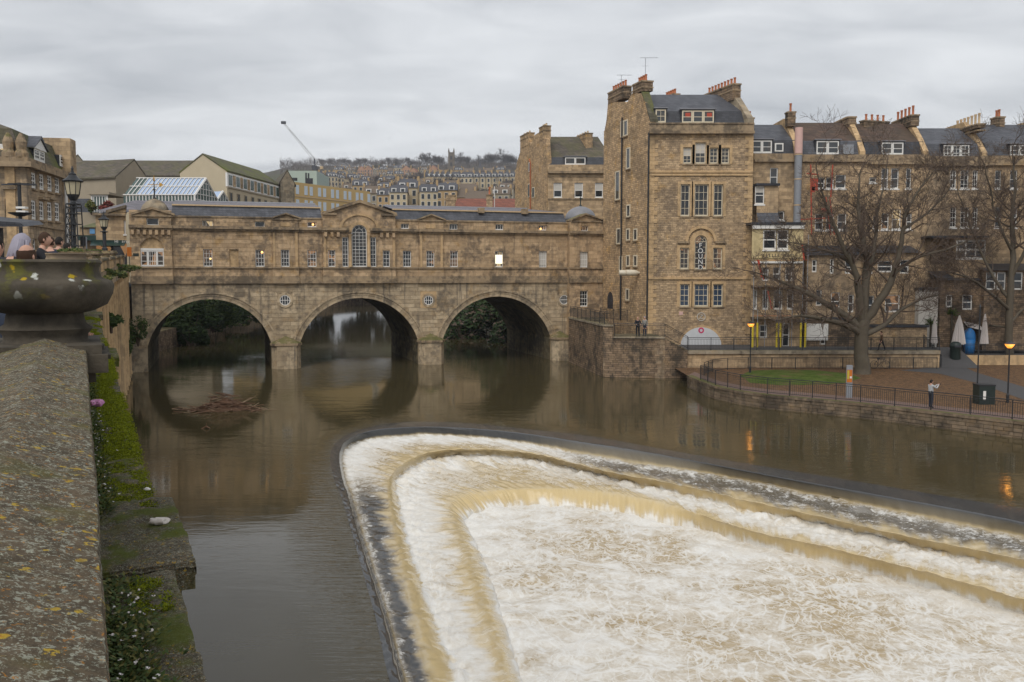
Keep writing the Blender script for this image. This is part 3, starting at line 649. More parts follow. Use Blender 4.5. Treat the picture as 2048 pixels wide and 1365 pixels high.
    for i, (u0, u1, f) in enumerate(SEC):
        a, b = X(u0), X(u1); zlo = zb if i < 8 else 1.0; m = MB()
        ZP = tops[i]
        wall_grid(m, a, b, zlo, ZP, -f, ops[i]); 
        if f: m.quad((a, -f, zlo), (a, .3, zlo), (a, .3, ZP), (a, -f, ZP)); m.quad((b, -f, zlo), (b, .3, zlo), (b, .3, ZP), (b, -f, ZP))
        if i == 0: m.quad((a, .3, zlo), (a, BW, zlo), (a, BW, ZP), (a, .3, ZP))
        m.quad((a, -f, ZP), (b, -f, ZP), (b, .5, ZP), (a, .5, ZP)); m.build('wall', M['bath'], root)
        full = [o[:4] for o in ops[i]]
        band = [(a, b, zs-.02, zw0), (a, b, zc-.08, zc1)]
        if i == 4: full += [(X(682), X(756), zc1, BR.z(718, 428))]
        rs = courses(a+.01, b-.01, zb1 if i < 8 else 4.6, zc-.09, full+band, .40, 1.15, 20+i)+courses(a+.01, b-.01, zc1+.01, ZP-.02, full, .34, 1.2, 40+i)
        blocks(rs, -f, .03, 'bath', root, .026, 20+int(5*(b-a)), 'ashlar_block', i)
        if i in (1, 3, 5, 7): MB().box(a, b, -.12, .55, ZP-.002, ZP+.14).build('parapet_coping', M['bath_trim'], root)
    # ashlar on the spandrels, cut back under the arch rings
    def slots(z0, z1):
        out = []
        for a in AR:
            cx = (a[0]+a[1])/2; r = a[4]+.45; zz = max(z0, a[5]-.0); h = 0.
            lo = z0
            h = math.sqrt(max(0, r*r-(max(lo, a[5])-a[5])**2)) if lo-a[5] < r else 0.
            h1 = math.sqrt(max(0, r*r-(z1-a[5])**2)) if z1-a[5] < r else 0.
            h = (h+h1)/2 if h else 0
            if h > .01: out.append((cx-h, cx+h, z0-1, z1+1))
        return out
    oc = [(x-.7, x+.7, z-.7, z+.7) for x, z in (BR.px(570, 601), BR.px(857, 601), BR.px(1128, 600))]
    rs = courses(xl+.3, xr, 2.4, zb-.05, oc, .42, 1.2, 77, slots); blocks(rs, 0., .03, 'bath_low', root, .03, 150, 'spandrel_block', 9)
    # pilasters beside the bays
    for (u0, u1, f) in ((547, 551, .12), (591, 596, .12), (840, 844, .12), (881, 885, .12), (648, 652, .28), (785, 789, .28)):
        a, b = X(u0), X(u1)
        MB().box(a, b, -f-.10, -f-.001, zw0, zc-.09).build('pilaster', M['bath_clean'], root)
    # modillions under the pavilion cornices
    mod = MB().box(-.13, .13, -.34, 0, -.42, 0).mesh('modillion', M['bath'])
    for i in (0, 4):
        a, b = X(SEC[i][0]), X(SEC[i][1]); n = 7 if i == 0 else 12
        for k in range(n):
            x = a+.25+(b-a-.5)*k/(n-1)
            if i == 4 and abs(x-cxm) < 1.9: continue
            link('modillion', mod, root, (x, -SEC[i][2], zc-.085))
    # pediments
    def pediment(u0, u1, ua, va, vb, f, rake=.22, nm='pediment', base=True):
        a, b = X(u0, vb), X(u1, vb); xa, za = BR.px(ua, va, -f); zl = BR.z(ua, vb, -f); m = MB()
        m.prism([(a, zl), (b, zl), (xa, za)], -f+.02, -f+1.4); o = m.build(nm, M['bath'], root)
        for p, q in (((a-.15, zl), (xa, za)), ((b+.15, zl), (xa, za))):
            mm = MB(); mm.prism([p, (q[0], q[1]), (q[0], q[1]+rake), (p[0], p[1]+rake*.8)], -f-.26, -f+1.42); mm.build('raking_cornice', M['bath_trim'], root)
        if base: MB().box(a-.15, b+.15, -f-.16, -f+.02, zl-.12, zl+.03).build('pediment_base', M['bath_trim'], root)
    pediment(266, 346, 304.5, 419, 431, .28); pediment(546, 598, 571.5, 429, 438, .12, .14); pediment(838, 887, 862, 431, 441, .12, .14); pediment(1139, 1204, 1170, 430, 442.5, .75, .16)
    pediment(650, 789, 719, 406, 430, .28, .30, base=False)
    for u0, u1 in ((643, 674), (762, 794)): MB().box(X(u0), X(u1), -.28-.24, -.26, BR.z(718, 431.5), BR.z(718, 428.5)).build('pediment_base', M['bath_trim'], root)
    # big relieving arch over the middle light
    f = .28; za = zc1+.02; m = MB(); r0, r1 = X(752.5)-cxm, X(758)-cxm; rt = BR.z(718, 430)-za
    for k in range(22):
        p, q = math.pi*k/22, math.pi*(k+1)/22
        m.prism([(cxm-r0*math.cos(p), za+rt*.93*math.sin(p)), (cxm-r1*math.cos(p), za+rt*1.06*math.sin(p)), (cxm-r1*math.cos(q), za+rt*1.06*math.sin(q)), (cxm-r0*math.cos(q), za+rt*.93*math.sin(q))], -f-.13, -f-.001)
    m.build('relieving_arch', M['bath_clean'], root)
    m = MB(); wr = (X(734)-X(703.7))/2
    for k in range(18):
        p, q = math.pi*k/18, math.pi*(k+1)/18
        m.prism([(cxm-wr*math.cos(p), zspr+wr*math.sin(p)), (cxm-(wr+.3)*math.cos(p), zspr+(wr+.3)*math.sin(p)), (cxm-(wr+.3)*math.cos(q), zspr+(wr+.3)*math.sin(q)), (cxm-wr*math.cos(q), zspr+wr*math.sin(q))], -f-.07, -f-.002)
    m.build('window_arch', M['bath_clean'], root)
    for u in (700.3, 737.3):
        x = X(u); MB().lathe([(.20, 0), (.20, .12), (.15, .2), (.14, 2.6), (.13, zspr-zw0-.45), (.2, zspr-zw0-.3), (.2, zspr-zw0-.2)], 14, (x, -f-.12, zw0)).build('column', M['bath_clean'], root, smooth=40)
    # roofs
    def roof(u0, u1, hip=False):
        a, b = X(u0), X(u1); z1 = BR.z(718, 418.5, 1.4); zr = BR.z(718, 411, 7.)
        for nm, pts, mt in (('roof_slope', [(.5, zp+.05), (1.5, z1)], 'slate'), ('roof_upper', [(1.5, z1+.09), (7., zr)], 'slate_lilac'), ('roof_back', [(7., zr), (BW-.6, zp-.2)], 'slate_lilac')):
            m = MB(); p, q = pts; hb = 2.2 if hip and nm == 'roof_upper' else (0 if not hip or nm == 'roof_slope' else 2.2)
            m.quad((a, p[0], p[1]), (b-(hb if nm == 'roof_back' else 0), p[0], p[1]), (b-hb, q[0], q[1]), (a, q[0], q[1])); m.build(nm, M[mt], root)
        if hip: MB().poly([(b, 1.5, z1+.09), (b, BW-.6, zp-.2), (b-2.2, 7., zr)]).build('roof_hip', M['slate_lilac'], root)
        MB().box(a, b, 1.32, 1.62, z1-.02, z1+.11).build('lead_roll', M['pot_pale'], root)
        m = MB(); m.tube([(a, 7, zr), (b-(2.2 if hip else 0), 7, zr)], .13, 6); m.build('ridge', M['lead'], root)
    roof(346, 646); roof(791, 1136, True)
    a, b = X(262)-.1, X(346); zr = BR.z(718, 411, 7.)
    MB().quad((a-3, .9, zp+.4), (b, .9, zp+.4), (b, 7, zr), (a, 7, zr)).build('roof_upper', M['slate_lilac'], root)
    zr = BR.z(718, 411, 7.); a, b = X(646), X(791); xa, za = BR.px(719, 406, -.28)
    m = MB(); m.quad((a, .9, BR.z(718, 430)), (xa, .9, za), (xa, 9, za-.4), (a, 9, zr-1)); m.quad((xa, .9, za), (b, .9, BR.z(718, 430)), (b, 9, zr-1), (xa, 9, za-.4)); m.build('roof_upper', M['slate'], root)
    # little blocks on the east roof
    for u, v in ((962, 421), (1049, 423)): x, z = BR.px(u, v, 1.2); MB().box(x-.3, x+.3, .9, 1.5, z-.3, z+.25).build('roof_block', M['bath_trim'], root)
    # domes with finials
    for (u, va, ud, vb, gold) in ((309, 398, 30, 421, 1), (1161, 413, 29, 434, 0)):
        dd = 2.6; x, zt = BR.px(u, va, dd); r = (X(u+ud, vb, dd) if False else BR.px(u+ud, vb, dd)[0])-x; zb_ = BR.z(u, vb, dd)-.5
        m = MB(); hh = zt-zb_
        m.lathe([(r*1.0, 0), (r*.99, hh*.2), (r*.93, hh*.42), (r*.80, hh*.63), (r*.6, hh*.81), (r*.34, hh*.94), (.12, hh)], 24, (x, dd, zb_)); m.build('dome', M['lead' if not gold else 'ashlar_grey'], root, smooth=True)
        m = MB(); m.lathe([(.12, 0), (.16, .1), (.07, .22), (.06, .8), (.14, .9), (.05, 1.0), (.03, 1.9 if gold else 1.1)], 10, (x, dd, zt-.05)); m.build('finial', M['iron' if gold else 'green_iron'], root)
        if gold:
            m = MB(); m.box(x-.55, x+.5, dd-.02, dd+.02, zt+1.28, zt+1.34); m.prism([(x+.45, zt+1.1), (x+.85, zt+1.31), (x+.45, zt+1.55)], dd-.02, dd+.02); m.prism([(x-.1, zt+1.65), (x+.1, zt+1.65), (x, zt+2.2)], dd-.02, dd+.02); plain('gilt', (.6, .33, .06), .35, .1, 5., .5, .6); m.build('weather_vane', M['gilt'], root)
    # dark rain pipe and the plaque
    x, z = BR.px(272, 510, -.28); MB().box(x-.24, x+.24, -.28-.05, -.28-.001, z-.14, z+.14).build('plaque', M['green_iron'], root)
    # plain back wall above the road side
    MB().quad((xl, BW, zb), (X(1207), BW, zb), (X(1207), BW, zp), (xl, BW, zp)).build('back_wall', M['bath'], root)
    # lamps seen through the panes
    for (u, v, r) in ((626, 449.5, .12), (1081, 458, .12), (421, 518, .1), (524, 505, .13)):
        x, z = BR.px(u, v, .16); MB().sphere((x, .13, z), r*.8).build('lamp_bulb', M['lamp_warm'], root)
    x, z = BR.px(998, 519, .1); MB().box(x-.38, x+.36, .1, .125, z-.45, z+.45).build('lit_panel', M['lamp_white'], root)
    return root
BRIDGE = make_bridge()
# ---------------------------------------------------------------- buildings on the far bank
DV = Vector((-.27, .963)).normalized()                        # the way the side walls run back
def antenna(parent, x, y, z, h=1.6, w=1.4):
    m = MB(); m.tube([(x, y, z), (x, y, z+h)], .025, 5); m.tube([(x-w*.3, y, z+h), (x+w*.7, y, z+h)], .015, 4)
    for k in range(6): m.tube([(x-w*.25+k*w*.17, y-.25, z+h), (x-w*.25+k*w*.17, y+.25, z+h)], .012, 4)
    m.tube([(x-.3, y, z+h*.5), (x+.3, y, z+h*.5)], .014, 4); m.build('aerial', M['grey_metal'], parent)
def pots(parent, p, q, n, r=.13, h=.55, mat='pot'):
    """chimney pots along a line, one part each"""
    me = MB().lathe([(r*1.05, 0), (r*1.05, .06), (r*.85, .1), (r*.8, h*.8), (r, h*.85), (r, h)], 10).mesh('chimney_pot', M[mat], smooth=40)
    for k in range(n):
        t = (k+.5)/n; a = Vector(p).lerp(Vector(q), t); link('chimney_pot', me, parent, a)
def stack(parent, c, d, ln, th, z0, z1, n, mat='rubble_dark', ph=.55, pm='pot', pr=.13):
    """a chimney stack along direction d from c: shaft, two caps, pots"""
    d = Vector((d[0], d[1])).normalized(); nn = Vector((-d.y, d.x))
    def pl(e):
        a = Vector(c)-d*e-nn*(th/2+e); b = Vector(c)+d*(ln+e)-nn*(th/2+e); cc = b+nn*(th+2*e); dd = a+nn*(th+2*e); return [tuple(a), tuple(b), tuple(cc), tuple(dd)]
    o = MB().prism(pl(0), z0, z1, 'z').build('chimney', M[mat], parent)
    m = MB(); m.prism(pl(.05), z1-.55, z1-.45, 'z'); m.build('chimney_band', M['bath_trim'], o)
    m = MB(); m.prism(pl(.06), z1, z1+.14, 'z'); m.build('chimney_cap', M['bath_trim'], o)
    p = Vector(c)+d*.12; q = Vector(c)+d*(ln-.12); pots(o, (p.x, p.y, z1+.16), (q.x, q.y, z1+.16), n, pr, ph, pm)
    return o
def downpipe(parent, pts, r=.07, mat='iron'):
    MB().tube(pts, r, 8).build('downpipe', M[mat], parent)
def dormer(parent, fr, u0, u1, v0, v1, d, cols, frame='cream_paint', pane='pane_sky', rows=2, deep=1.2, lights=1, cheek='slate_dark'):
    a, b, z0, z1 = fr.rect(u0, u1, v0, v1, d)
    o = MB().box(a-.12, b+.12, d+.1, d+deep, z0, z1+.08).build('dormer', M[cheek], parent)
    w = (b-a)/lights
    for k in range(lights): glazed(o, a+w*k+.01, a+w*(k+1)-.01, z0, z1-.02, d, cols, rows, .11, .03, frame=frame, pane=pane)
    MB().box(a-.18, b+.18, d-.12, d+deep, z1+.08, z1+.16).build('dormer_roof', M['lead'], o)
    return o
def text_mesh(name, cu, mat, parent):
    t = bpy.data.objects.new('t', cu); COL.objects.link(t); dg = bpy.context.evaluated_depsgraph_get(); me = bpy.data.meshes.new_from_object(t.evaluated_get(dg)); bpy.data.objects.remove(t)
    me.materials.clear(); me.materials.append(M[mat]); o = bpy.data.objects.new(name, me); COL.objects.link(o); o.parent = parent; return o
# ---- the tall mill-like house at the bridge end
TL = Fr((on_Y(1297, 548, 86.).x, 86.), 0.)
SIDE_O = Vector((TL.O.x, TL.O.y)); _far = SIDE_O+DV*11.6
SD = Fr(_far, math.atan2(-DV.y, -DV.x))                      # its side wall, local x from the far end to the near corner
def make_tall():
    root = T('tall_house', 'tall narrow rubble stone house with slate mansard roof at the bridge end', 'house', (TL.O.x, TL.O.y, 0.)); X, Z = TL.x, TL.z
    xr = X(1502); z0 = 1.2; zt = Z(1400, 250); zc = Z(1400, 266); th = .9
    WIN = [(1366, 1383.5, 295, 328, 2, 4, .5), (1390, 1412, 285.5, 328, 2, 3, .5), (1419, 1436.5, 296, 328, 2, 4, .12), (1442.5, 1459, 296, 328, 2, 4, .12),
        (1361, 1380, 369, 433, 2, 4, 0), (1389, 1417, 369, 433, 3, 4, 0), (1427, 1446, 369, 433, 2, 4, 0),
        (1359.5, 1378, 496, 539, 2, 4, 0), (1426, 1444.5, 496, 539, 2, 4, 0), (1359.5, 1379, 568.5, 614, 2, 4, 0), (1388.5, 1417, 568.5, 614, 3, 4, 0), (1426, 1446, 568.5, 614, 2, 4, 0)]
    plain('pane_blue', (.03, .05, .085), .1, .3, 1.5, .5)
    ops = []
    for i, (u0, u1, v0, v1, c, r, bl) in enumerate(WIN):
        a, b, p, q = TL.rect(u0, u1, v0, v1); ops.append((a, b, p, q))
        pane = 'pane_blue' if v0 > 560 else ('pane_shop' if i in (7, 8) else ('pane_sky' if v0 < 300 else 'pane'))
        w = glazed(root, a+.01, b-.01, p+.01, q-.01, .14, c, r, .09, .032, frame='cream_paint', pane=pane, sill=('bath_trim', .24), blind=bl if bl > .2 else 0)
        m = MB()                                             # dressed stone surround
        for k in ((a-.26, a-.002, p-.0, q+.24), (b+.002, b+.26, p, q+.24), (a-.002, b+.002, q+.002, q+.24)): m.box(k[0], k[1], -.05, .08, k[2], k[3])
        m.build('window_surround', M['bath_clean'], w)
    a, b, p, q = TL.rect(1389, 1414, 471, 539); ops.append((a, b, p, q, True)); wr = (b-a)/2; cx = (a+b)/2; zs = q-wr
    w = glazed(root, a+.01, b-.01, p+.01, q-.01, .14, 3, 5, .09, .032, frame='cream_paint', pane='pane_shop', arch=True, sill=('bath_trim', .24))
    m = MB()
    for (r0, r1, y0) in ((wr+.002, wr+.42, -.06), (wr+.62, wr+.86, -.16)):
        for k in range(18):
            s, t = math.pi*k/18, math.pi*(k+1)/18
            m.prism([(cx-r0*math.cos(s), zs+r0*math.sin(s)), (cx-r1*math.cos(s), zs+r1*math.sin(s)), (cx-r1*math.cos(t), zs+r1*math.sin(t)), (cx-r0*math.cos(t), zs+r0*math.sin(t))], y0, .05)
    m.box(a-.42, a-.002, -.06, .05, p, zs); m.box(b+.002, b+.42, -.06, .05, p, zs); m.build('window_arch', M['bath_clean'], w)
    for u0, u1 in ((1354, 1376), (1429, 1450)): MB().box(X(u0), X(u1), -.2, .02, Z(1400, 487), Z(1400, 483)).build('hood_mould', M['bath_trim'], root)
    for k, ch in enumerate('FOUND'):                         # lettering on the middle light
        cu = bpy.data.curves.new('letter', 'FONT'); cu.body = ch; cu.size = .62; cu.align_x = 'CENTER'; cu.align_y = 'CENTER'; cu.extrude = .01
        o = text_mesh('window_letter', cu, 'white_paint', root)
        x, z = TL.px(1401, 491.5+k*11, .1); o.location = (x, .125, z); o.rotation_euler = (R(90), 0, 0)
        MB().box(x-.22, x+.22, .134, .139, z-.25, z+.25).build('letter_card', M['slate_dark'], root)
    m = MB(); wall_grid(m, 0., xr, z0, zt, 0., ops, .24); m.build('front_wall', M['rubble'], root)
    # side wall with its gable line and narrow windows
    s = SD; toL = lambda x, y, z: ((s.w(x, y).x-TL.O.x), (s.w(x, y).y-TL.O.y), z)
    L = 11.6
    prof = [s.px(u, v) for u, v in ((1209, 262), (1213, 240), (1216, 205), (1250, 204), (1253, 208), (1264, 187), (1283, 187), (1290, 205))]
    prof = [(max(0, min(L, x)), z) for x, z in prof]; pts = [(0., z0)]+[(0., prof[0][1])]+prof+[(L, Z(1297, 244)), (L, z0)]
    q = [toL(x, 0., z) for x, z in pts]; n3 = Vector((s.ey.x*.55, s.ey.y*.55, 0)); MB().slab(q, n3).build('side_wall', M['rubble_side'], root)
    rs = [(1231, 1238, 345, 398, 1), (1242, 1246, 245, 272, 0), (1248, 1254, 243, 270, 0), (1253, 1259, 298, 336, 0), (1253.5, 1259, 412, 432, 0), (1233.5, 1240, 459, 486, 0), (1253, 1258, 460, 479, 0), (1267.5, 1273, 460, 479, 0), (1253, 1258, 513, 531, 0), (1267.5, 1273, 513, 531, 0), (1239, 1243, 515, 539, 0), (1252, 1257, 580, 599, 0)]
    sroot = root
    for (u0, u1, v0, v1, ar) in rs:
        a, b, p, t = s.rect(u0, u1, v0, v1, -.05)
        fr = MB(); e = .12
        for k in ((a-e, a, p-e, t+e), (b, b+e, p-e, t+e), (a, b, t, t+e), (a, b, p-e, p)):
            c = [toL(k[0], -.07, k[2]), toL(k[1], -.07, k[2]), toL(k[1], -.07, k[3]), toL(k[0], -.07, k[3])]; fr.slab(c, Vector((s.ey.x, s.ey.y, 0))*.1)
        w = fr.build('window', M['cream_paint'], root)
        MB().quad(toL(a, -.02, p), toL(b, -.02, p), toL(b, -.02, t), toL(a, -.02, t)).build('pane', M['pane_sky'], w)
        MB().slab([toL(a-.2, -.16, p-e-.1), toL(b+.2, -.16, p-e-.1), toL(b+.2, -.16, p-e), toL(a-.2, -.16, p-e)], Vector((s.ey.x, s.ey.y, 0))*.2).build('sill', M['bath_trim'], w)
    a, b, p, t = s.rect(1215, 1226, 584, 617, -.02); m = MB(); m.poly([toL(a, -.03, p), toL(b, -.03, p)]+[toL((a+b)/2+(b-a)/2*math.cos(math.pi*k/8), -.03, t-(b-a)/2+(b-a)/2*math.sin(math.pi*k/8)) for k in range(9)]); m.build('side_door', M['slate_dark'], root)
    # cornice, parapet, string courses, quoins
    MB().box(-.1, xr, -.42, .3, zc-.12, zc+.14).build('cornice', M['bath_trim'], root); MB().box(-.04, xr, -.12, .4, zc+.14, zt+.05).build('parapet', M['bath_trim'], root); MB().box(-.08, xr, -.2, .42, zt+.05, zt+.17).build('parapet_coping', M['bath_trim'], root)
    for v in (344, 350, 557): MB().box(0., xr, -.13, .02, Z(1400, v+2), Z(1400, v-2)).build('string_course', M['bath_clean'], root)
    k = 0; zq = 3.4
    while zq < zc-.5:
        w = .75 if k % 2 else .45
        MB().box(-.03, w, -.045, .02, zq, zq+.36).build('quoin', M['bath_clean'], root); MB().box(xr-w, xr+.002, -.045, .02, zq, zq+.36).build('quoin', M['bath_clean'], root); zq += .38; k += 1
    # mansard roof between the gables
    def tl(x, y, z): return (x+DV.x/DV.y*y, y, z)            # keeps to the slanted side walls
    zm = TL.z(1400, 223, 1.1); zr = TL.z(1400, 189, 5.)
    MB().quad(tl(.3, .45, zt+.03), tl(xr-.3, .45, zt+.03), tl(xr-.3, 1.1, zm), tl(.3, 1.1, zm)).build('roof_slope', M['slate_dark'], root)
    MB().quad(tl(.3, 1.1, zm), tl(xr-.3, 1.1, zm), tl(xr-.3, 5.2, zr), tl(.3, 5.2, zr)).build('roof_upper', M['slate'], root)
    MB().quad(tl(.3, 5.2, zr), tl(xr-.3, 5.2, zr), tl(xr-.3, 10.5, zt-1), tl(.3, 10.5, zt-1)).build('roof_back', M['slate'], root)
    MB().quad(tl(xr, 0., z0), tl(xr, 11, z0), tl(xr, 11, zt), tl(xr, 0, zt)).build('party_wall', M['rubble'], root)
    MB().quad(tl(0, 11, z0), tl(xr, 11, z0), tl(xr, 11, zt-.6), tl(0, 11, zt-.6)).build('rear_wall', M['rubble'], root)
    # right gable running up to a long chimney
    g = [(.0, zt-.3), (.0, zt+.6), (2.3, TL.z(1480, 196, 2.3)), (8.6, TL.z(1430, 196, 8.)), (10.5, zt)]
    q = [tl(xr-.02, y, z) for y, z in g]; MB().slab(q, (-.55, 0, 0)).build('gable_wall', M['ashlar_grey'], root)
    p = tl(xr-.3, 2.5, 0); stack(root, (p[0], p[1]), DV, 5.9, .8, TL.z(1480, 200, 2.5), TL.z(1478, 170, 2.5), 9, 'rubble_dark', .6)
    p = tl(xr-3.2, 8.6, 0); stack(root, (p[0], p[1]), DV, 2.6, .7, zr-2, TL.z(1395, 190, 8.6), 5, 'rubble_dark', .5)
    # chimneys over the side wall
    x0, x1 = s.x(1216, 200), s.x(1246, 200); p = toL(x0, .45, 0); stack(root, (p[0], p[1]), -DV, x1-x0, .9, prof[2][1]-.3, s.z(1230, 182), 6, 'rubble_dark', .6)
    x0, x1 = s.x(1265, 190), s.x(1284, 190); p = toL(x0, .55, 0); stack(root, (p[0], p[1]), -DV, x1-x0, 1.1, prof[5][1]-.2, s.z(1275, 168), 4, 'rubble_dark', .6)
    # coping down the front of the left gable
    a = toL(prof[6][0], 0, prof[6][1]); b = (0, 0, Z(1297, 244)); m = MB(); m.slab([a, b, (b[0]+.75, b[1]+.15, b[2]+.0), (a[0]+.75, a[1]+.2, a[2])], (0, 0, .22)); m.build('gable_coping', M['moss_roof'], root)
    p = toL(s.x(1232), .4, 0); antenna(root, p[0], p[1], s.z(1240, 166), .9, 1.5); p = toL(s.x(1277), .5, 0); antenna(root, p[0], p[1], s.z(1277, 150), 1.5, 1.7)
    # dormers
    d = dormer(root, TL, 1311, 1332, 219, 246, .5, 2, rows=2, lights=1); d2 = dormer(root, TL, 1364, 1428, 221, 247, .5, 1, rows=2, lights=3)
    for u in (1376, 1419): a, b, p, q = TL.rect(u-5, u+5, 226, 234, .5); MB().box(a, b, .515, .53, p, q).build('blind', M['red_paint'], d2)
    # pipes
    downpipe(root, [(-.12, -.12, zc), (-.12, -.12, Z(1297, 640))], .08); x = s.x(1245, 400); downpipe(root, [toL(x, -.12, s.z(1245, 236)), toL(x, -.12, s.z(1245, 640))], .08)
    # emblem, plaque, arched board
    x, z = TL.px(1402.5, 634, -.03); m = MB()
    for k in range(24):
        s0, t = 2*math.pi*k/24, 2*math.pi*(k+1)/24; m.prism([(x+.34*math.cos(s0), z+.34*math.sin(s0)), (x+.40*math.cos(s0), z+.40*math.sin(s0)), (x+.40*math.cos(t), z+.40*math.sin(t)), (x+.34*math.cos(t), z+.34*math.sin(t))], -.05, -.003)
    m.box(x-.16, x+.16, -.05, -.003, z+.14, z+.19); m.slab([(x+.16, -.05, z+.14), (x-.12, -.05, z-.14), (x-.18, -.05, z-.14), (x+.1, -.05, z+.14)], (0, .046, 0)); m.box(x-.18, x+.18, -.05, -.003, z-.19, z-.14); m.build('round_emblem', M['blind'], root)
    x, z = TL.px(1362, 627); MB().box(x-.17, x+.17, -.04, -.002, z-.16, z+.16).build('wall_plaque', M['pink_card'], root)
    a, b, p, q = TL.rect(1361, 1443, 655, 693); cx = (a+b)/2; h = q-p; plain('graffiti_board', (.55, .56, .57), .6, .12, 2.); m = MB()
    m.prism([(a, p), (b, p)]+[(cx+(b-a)/2*math.cos(math.pi*k/20), p+h*math.sin(math.pi*k/20)) for k in range(1, 20)], -.08, -.002); m.build('arched_board', M['graffiti_board'], root)
    m = MB(); m.prism([(a-.18, p)]+[(cx-((b-a)/2+.18)*math.cos(math.pi*k/20), p+(h+.2)*math.sin(math.pi*k/20)) for k in range(0, 21)]+[(b+.18, p)], -.05, -.001); m.build('arch_surround', M['bath_clean'], root)
    x, z = TL.px(1402, 661); m = MB(); plain('magenta', (.55, .05, .14), .5, .1, 5.)
    for k in range(20):
        s0, t = 2*math.pi*k/20, 2*math.pi*(k+1)/20; m.prism([(x+.14*math.cos(s0), z+.14*math.sin(s0)), (x+.27*math.cos(s0), z+.27*math.sin(s0)), (x+.27*math.cos(t), z+.27*math.sin(t)), (x+.14*math.cos(t), z+.14*math.sin(t))], -.1, -.082)
    m.build('round_logo', M['magenta'], root)
    # pale bottle-shaped figure hung out over the terrace from the side wall
    bo = T('bottle_sign', 'pale bottle shaped sign hanging sideways from the tall house side wall', 'sign'); x, z = s.px(1259, 546, -.9); w = s.w(x, -.9, z); bo.location = w
    m = MB(); sg = [(-1.0, .12), (-.98, .24), (-.7, .27), (-.4, .26), (-.38, .29), (0, .30), (.5, .28), (.72, .22), (.85, .12), (1.05, .09), (1.08, .05)]; m.tube([(a_, 0, 0) for a_, b_ in sg], [b_ for a_, b_ in sg], 14); plain('ivory', (.62, .56, .44), .5, .1, 4.); m.build('bottle_body', M['ivory'], bo, smooth=40)
    MB().tube([(-.38, 0, 0), (-.34, 0, 0)], .31, 14).build('bottle_band', M['bath_clean'], bo); MB().tube([(.1, 0, .29), (.1, .95, .29)], .03, 6).build('bracket', M['iron'], bo)
    return root
make_tall()
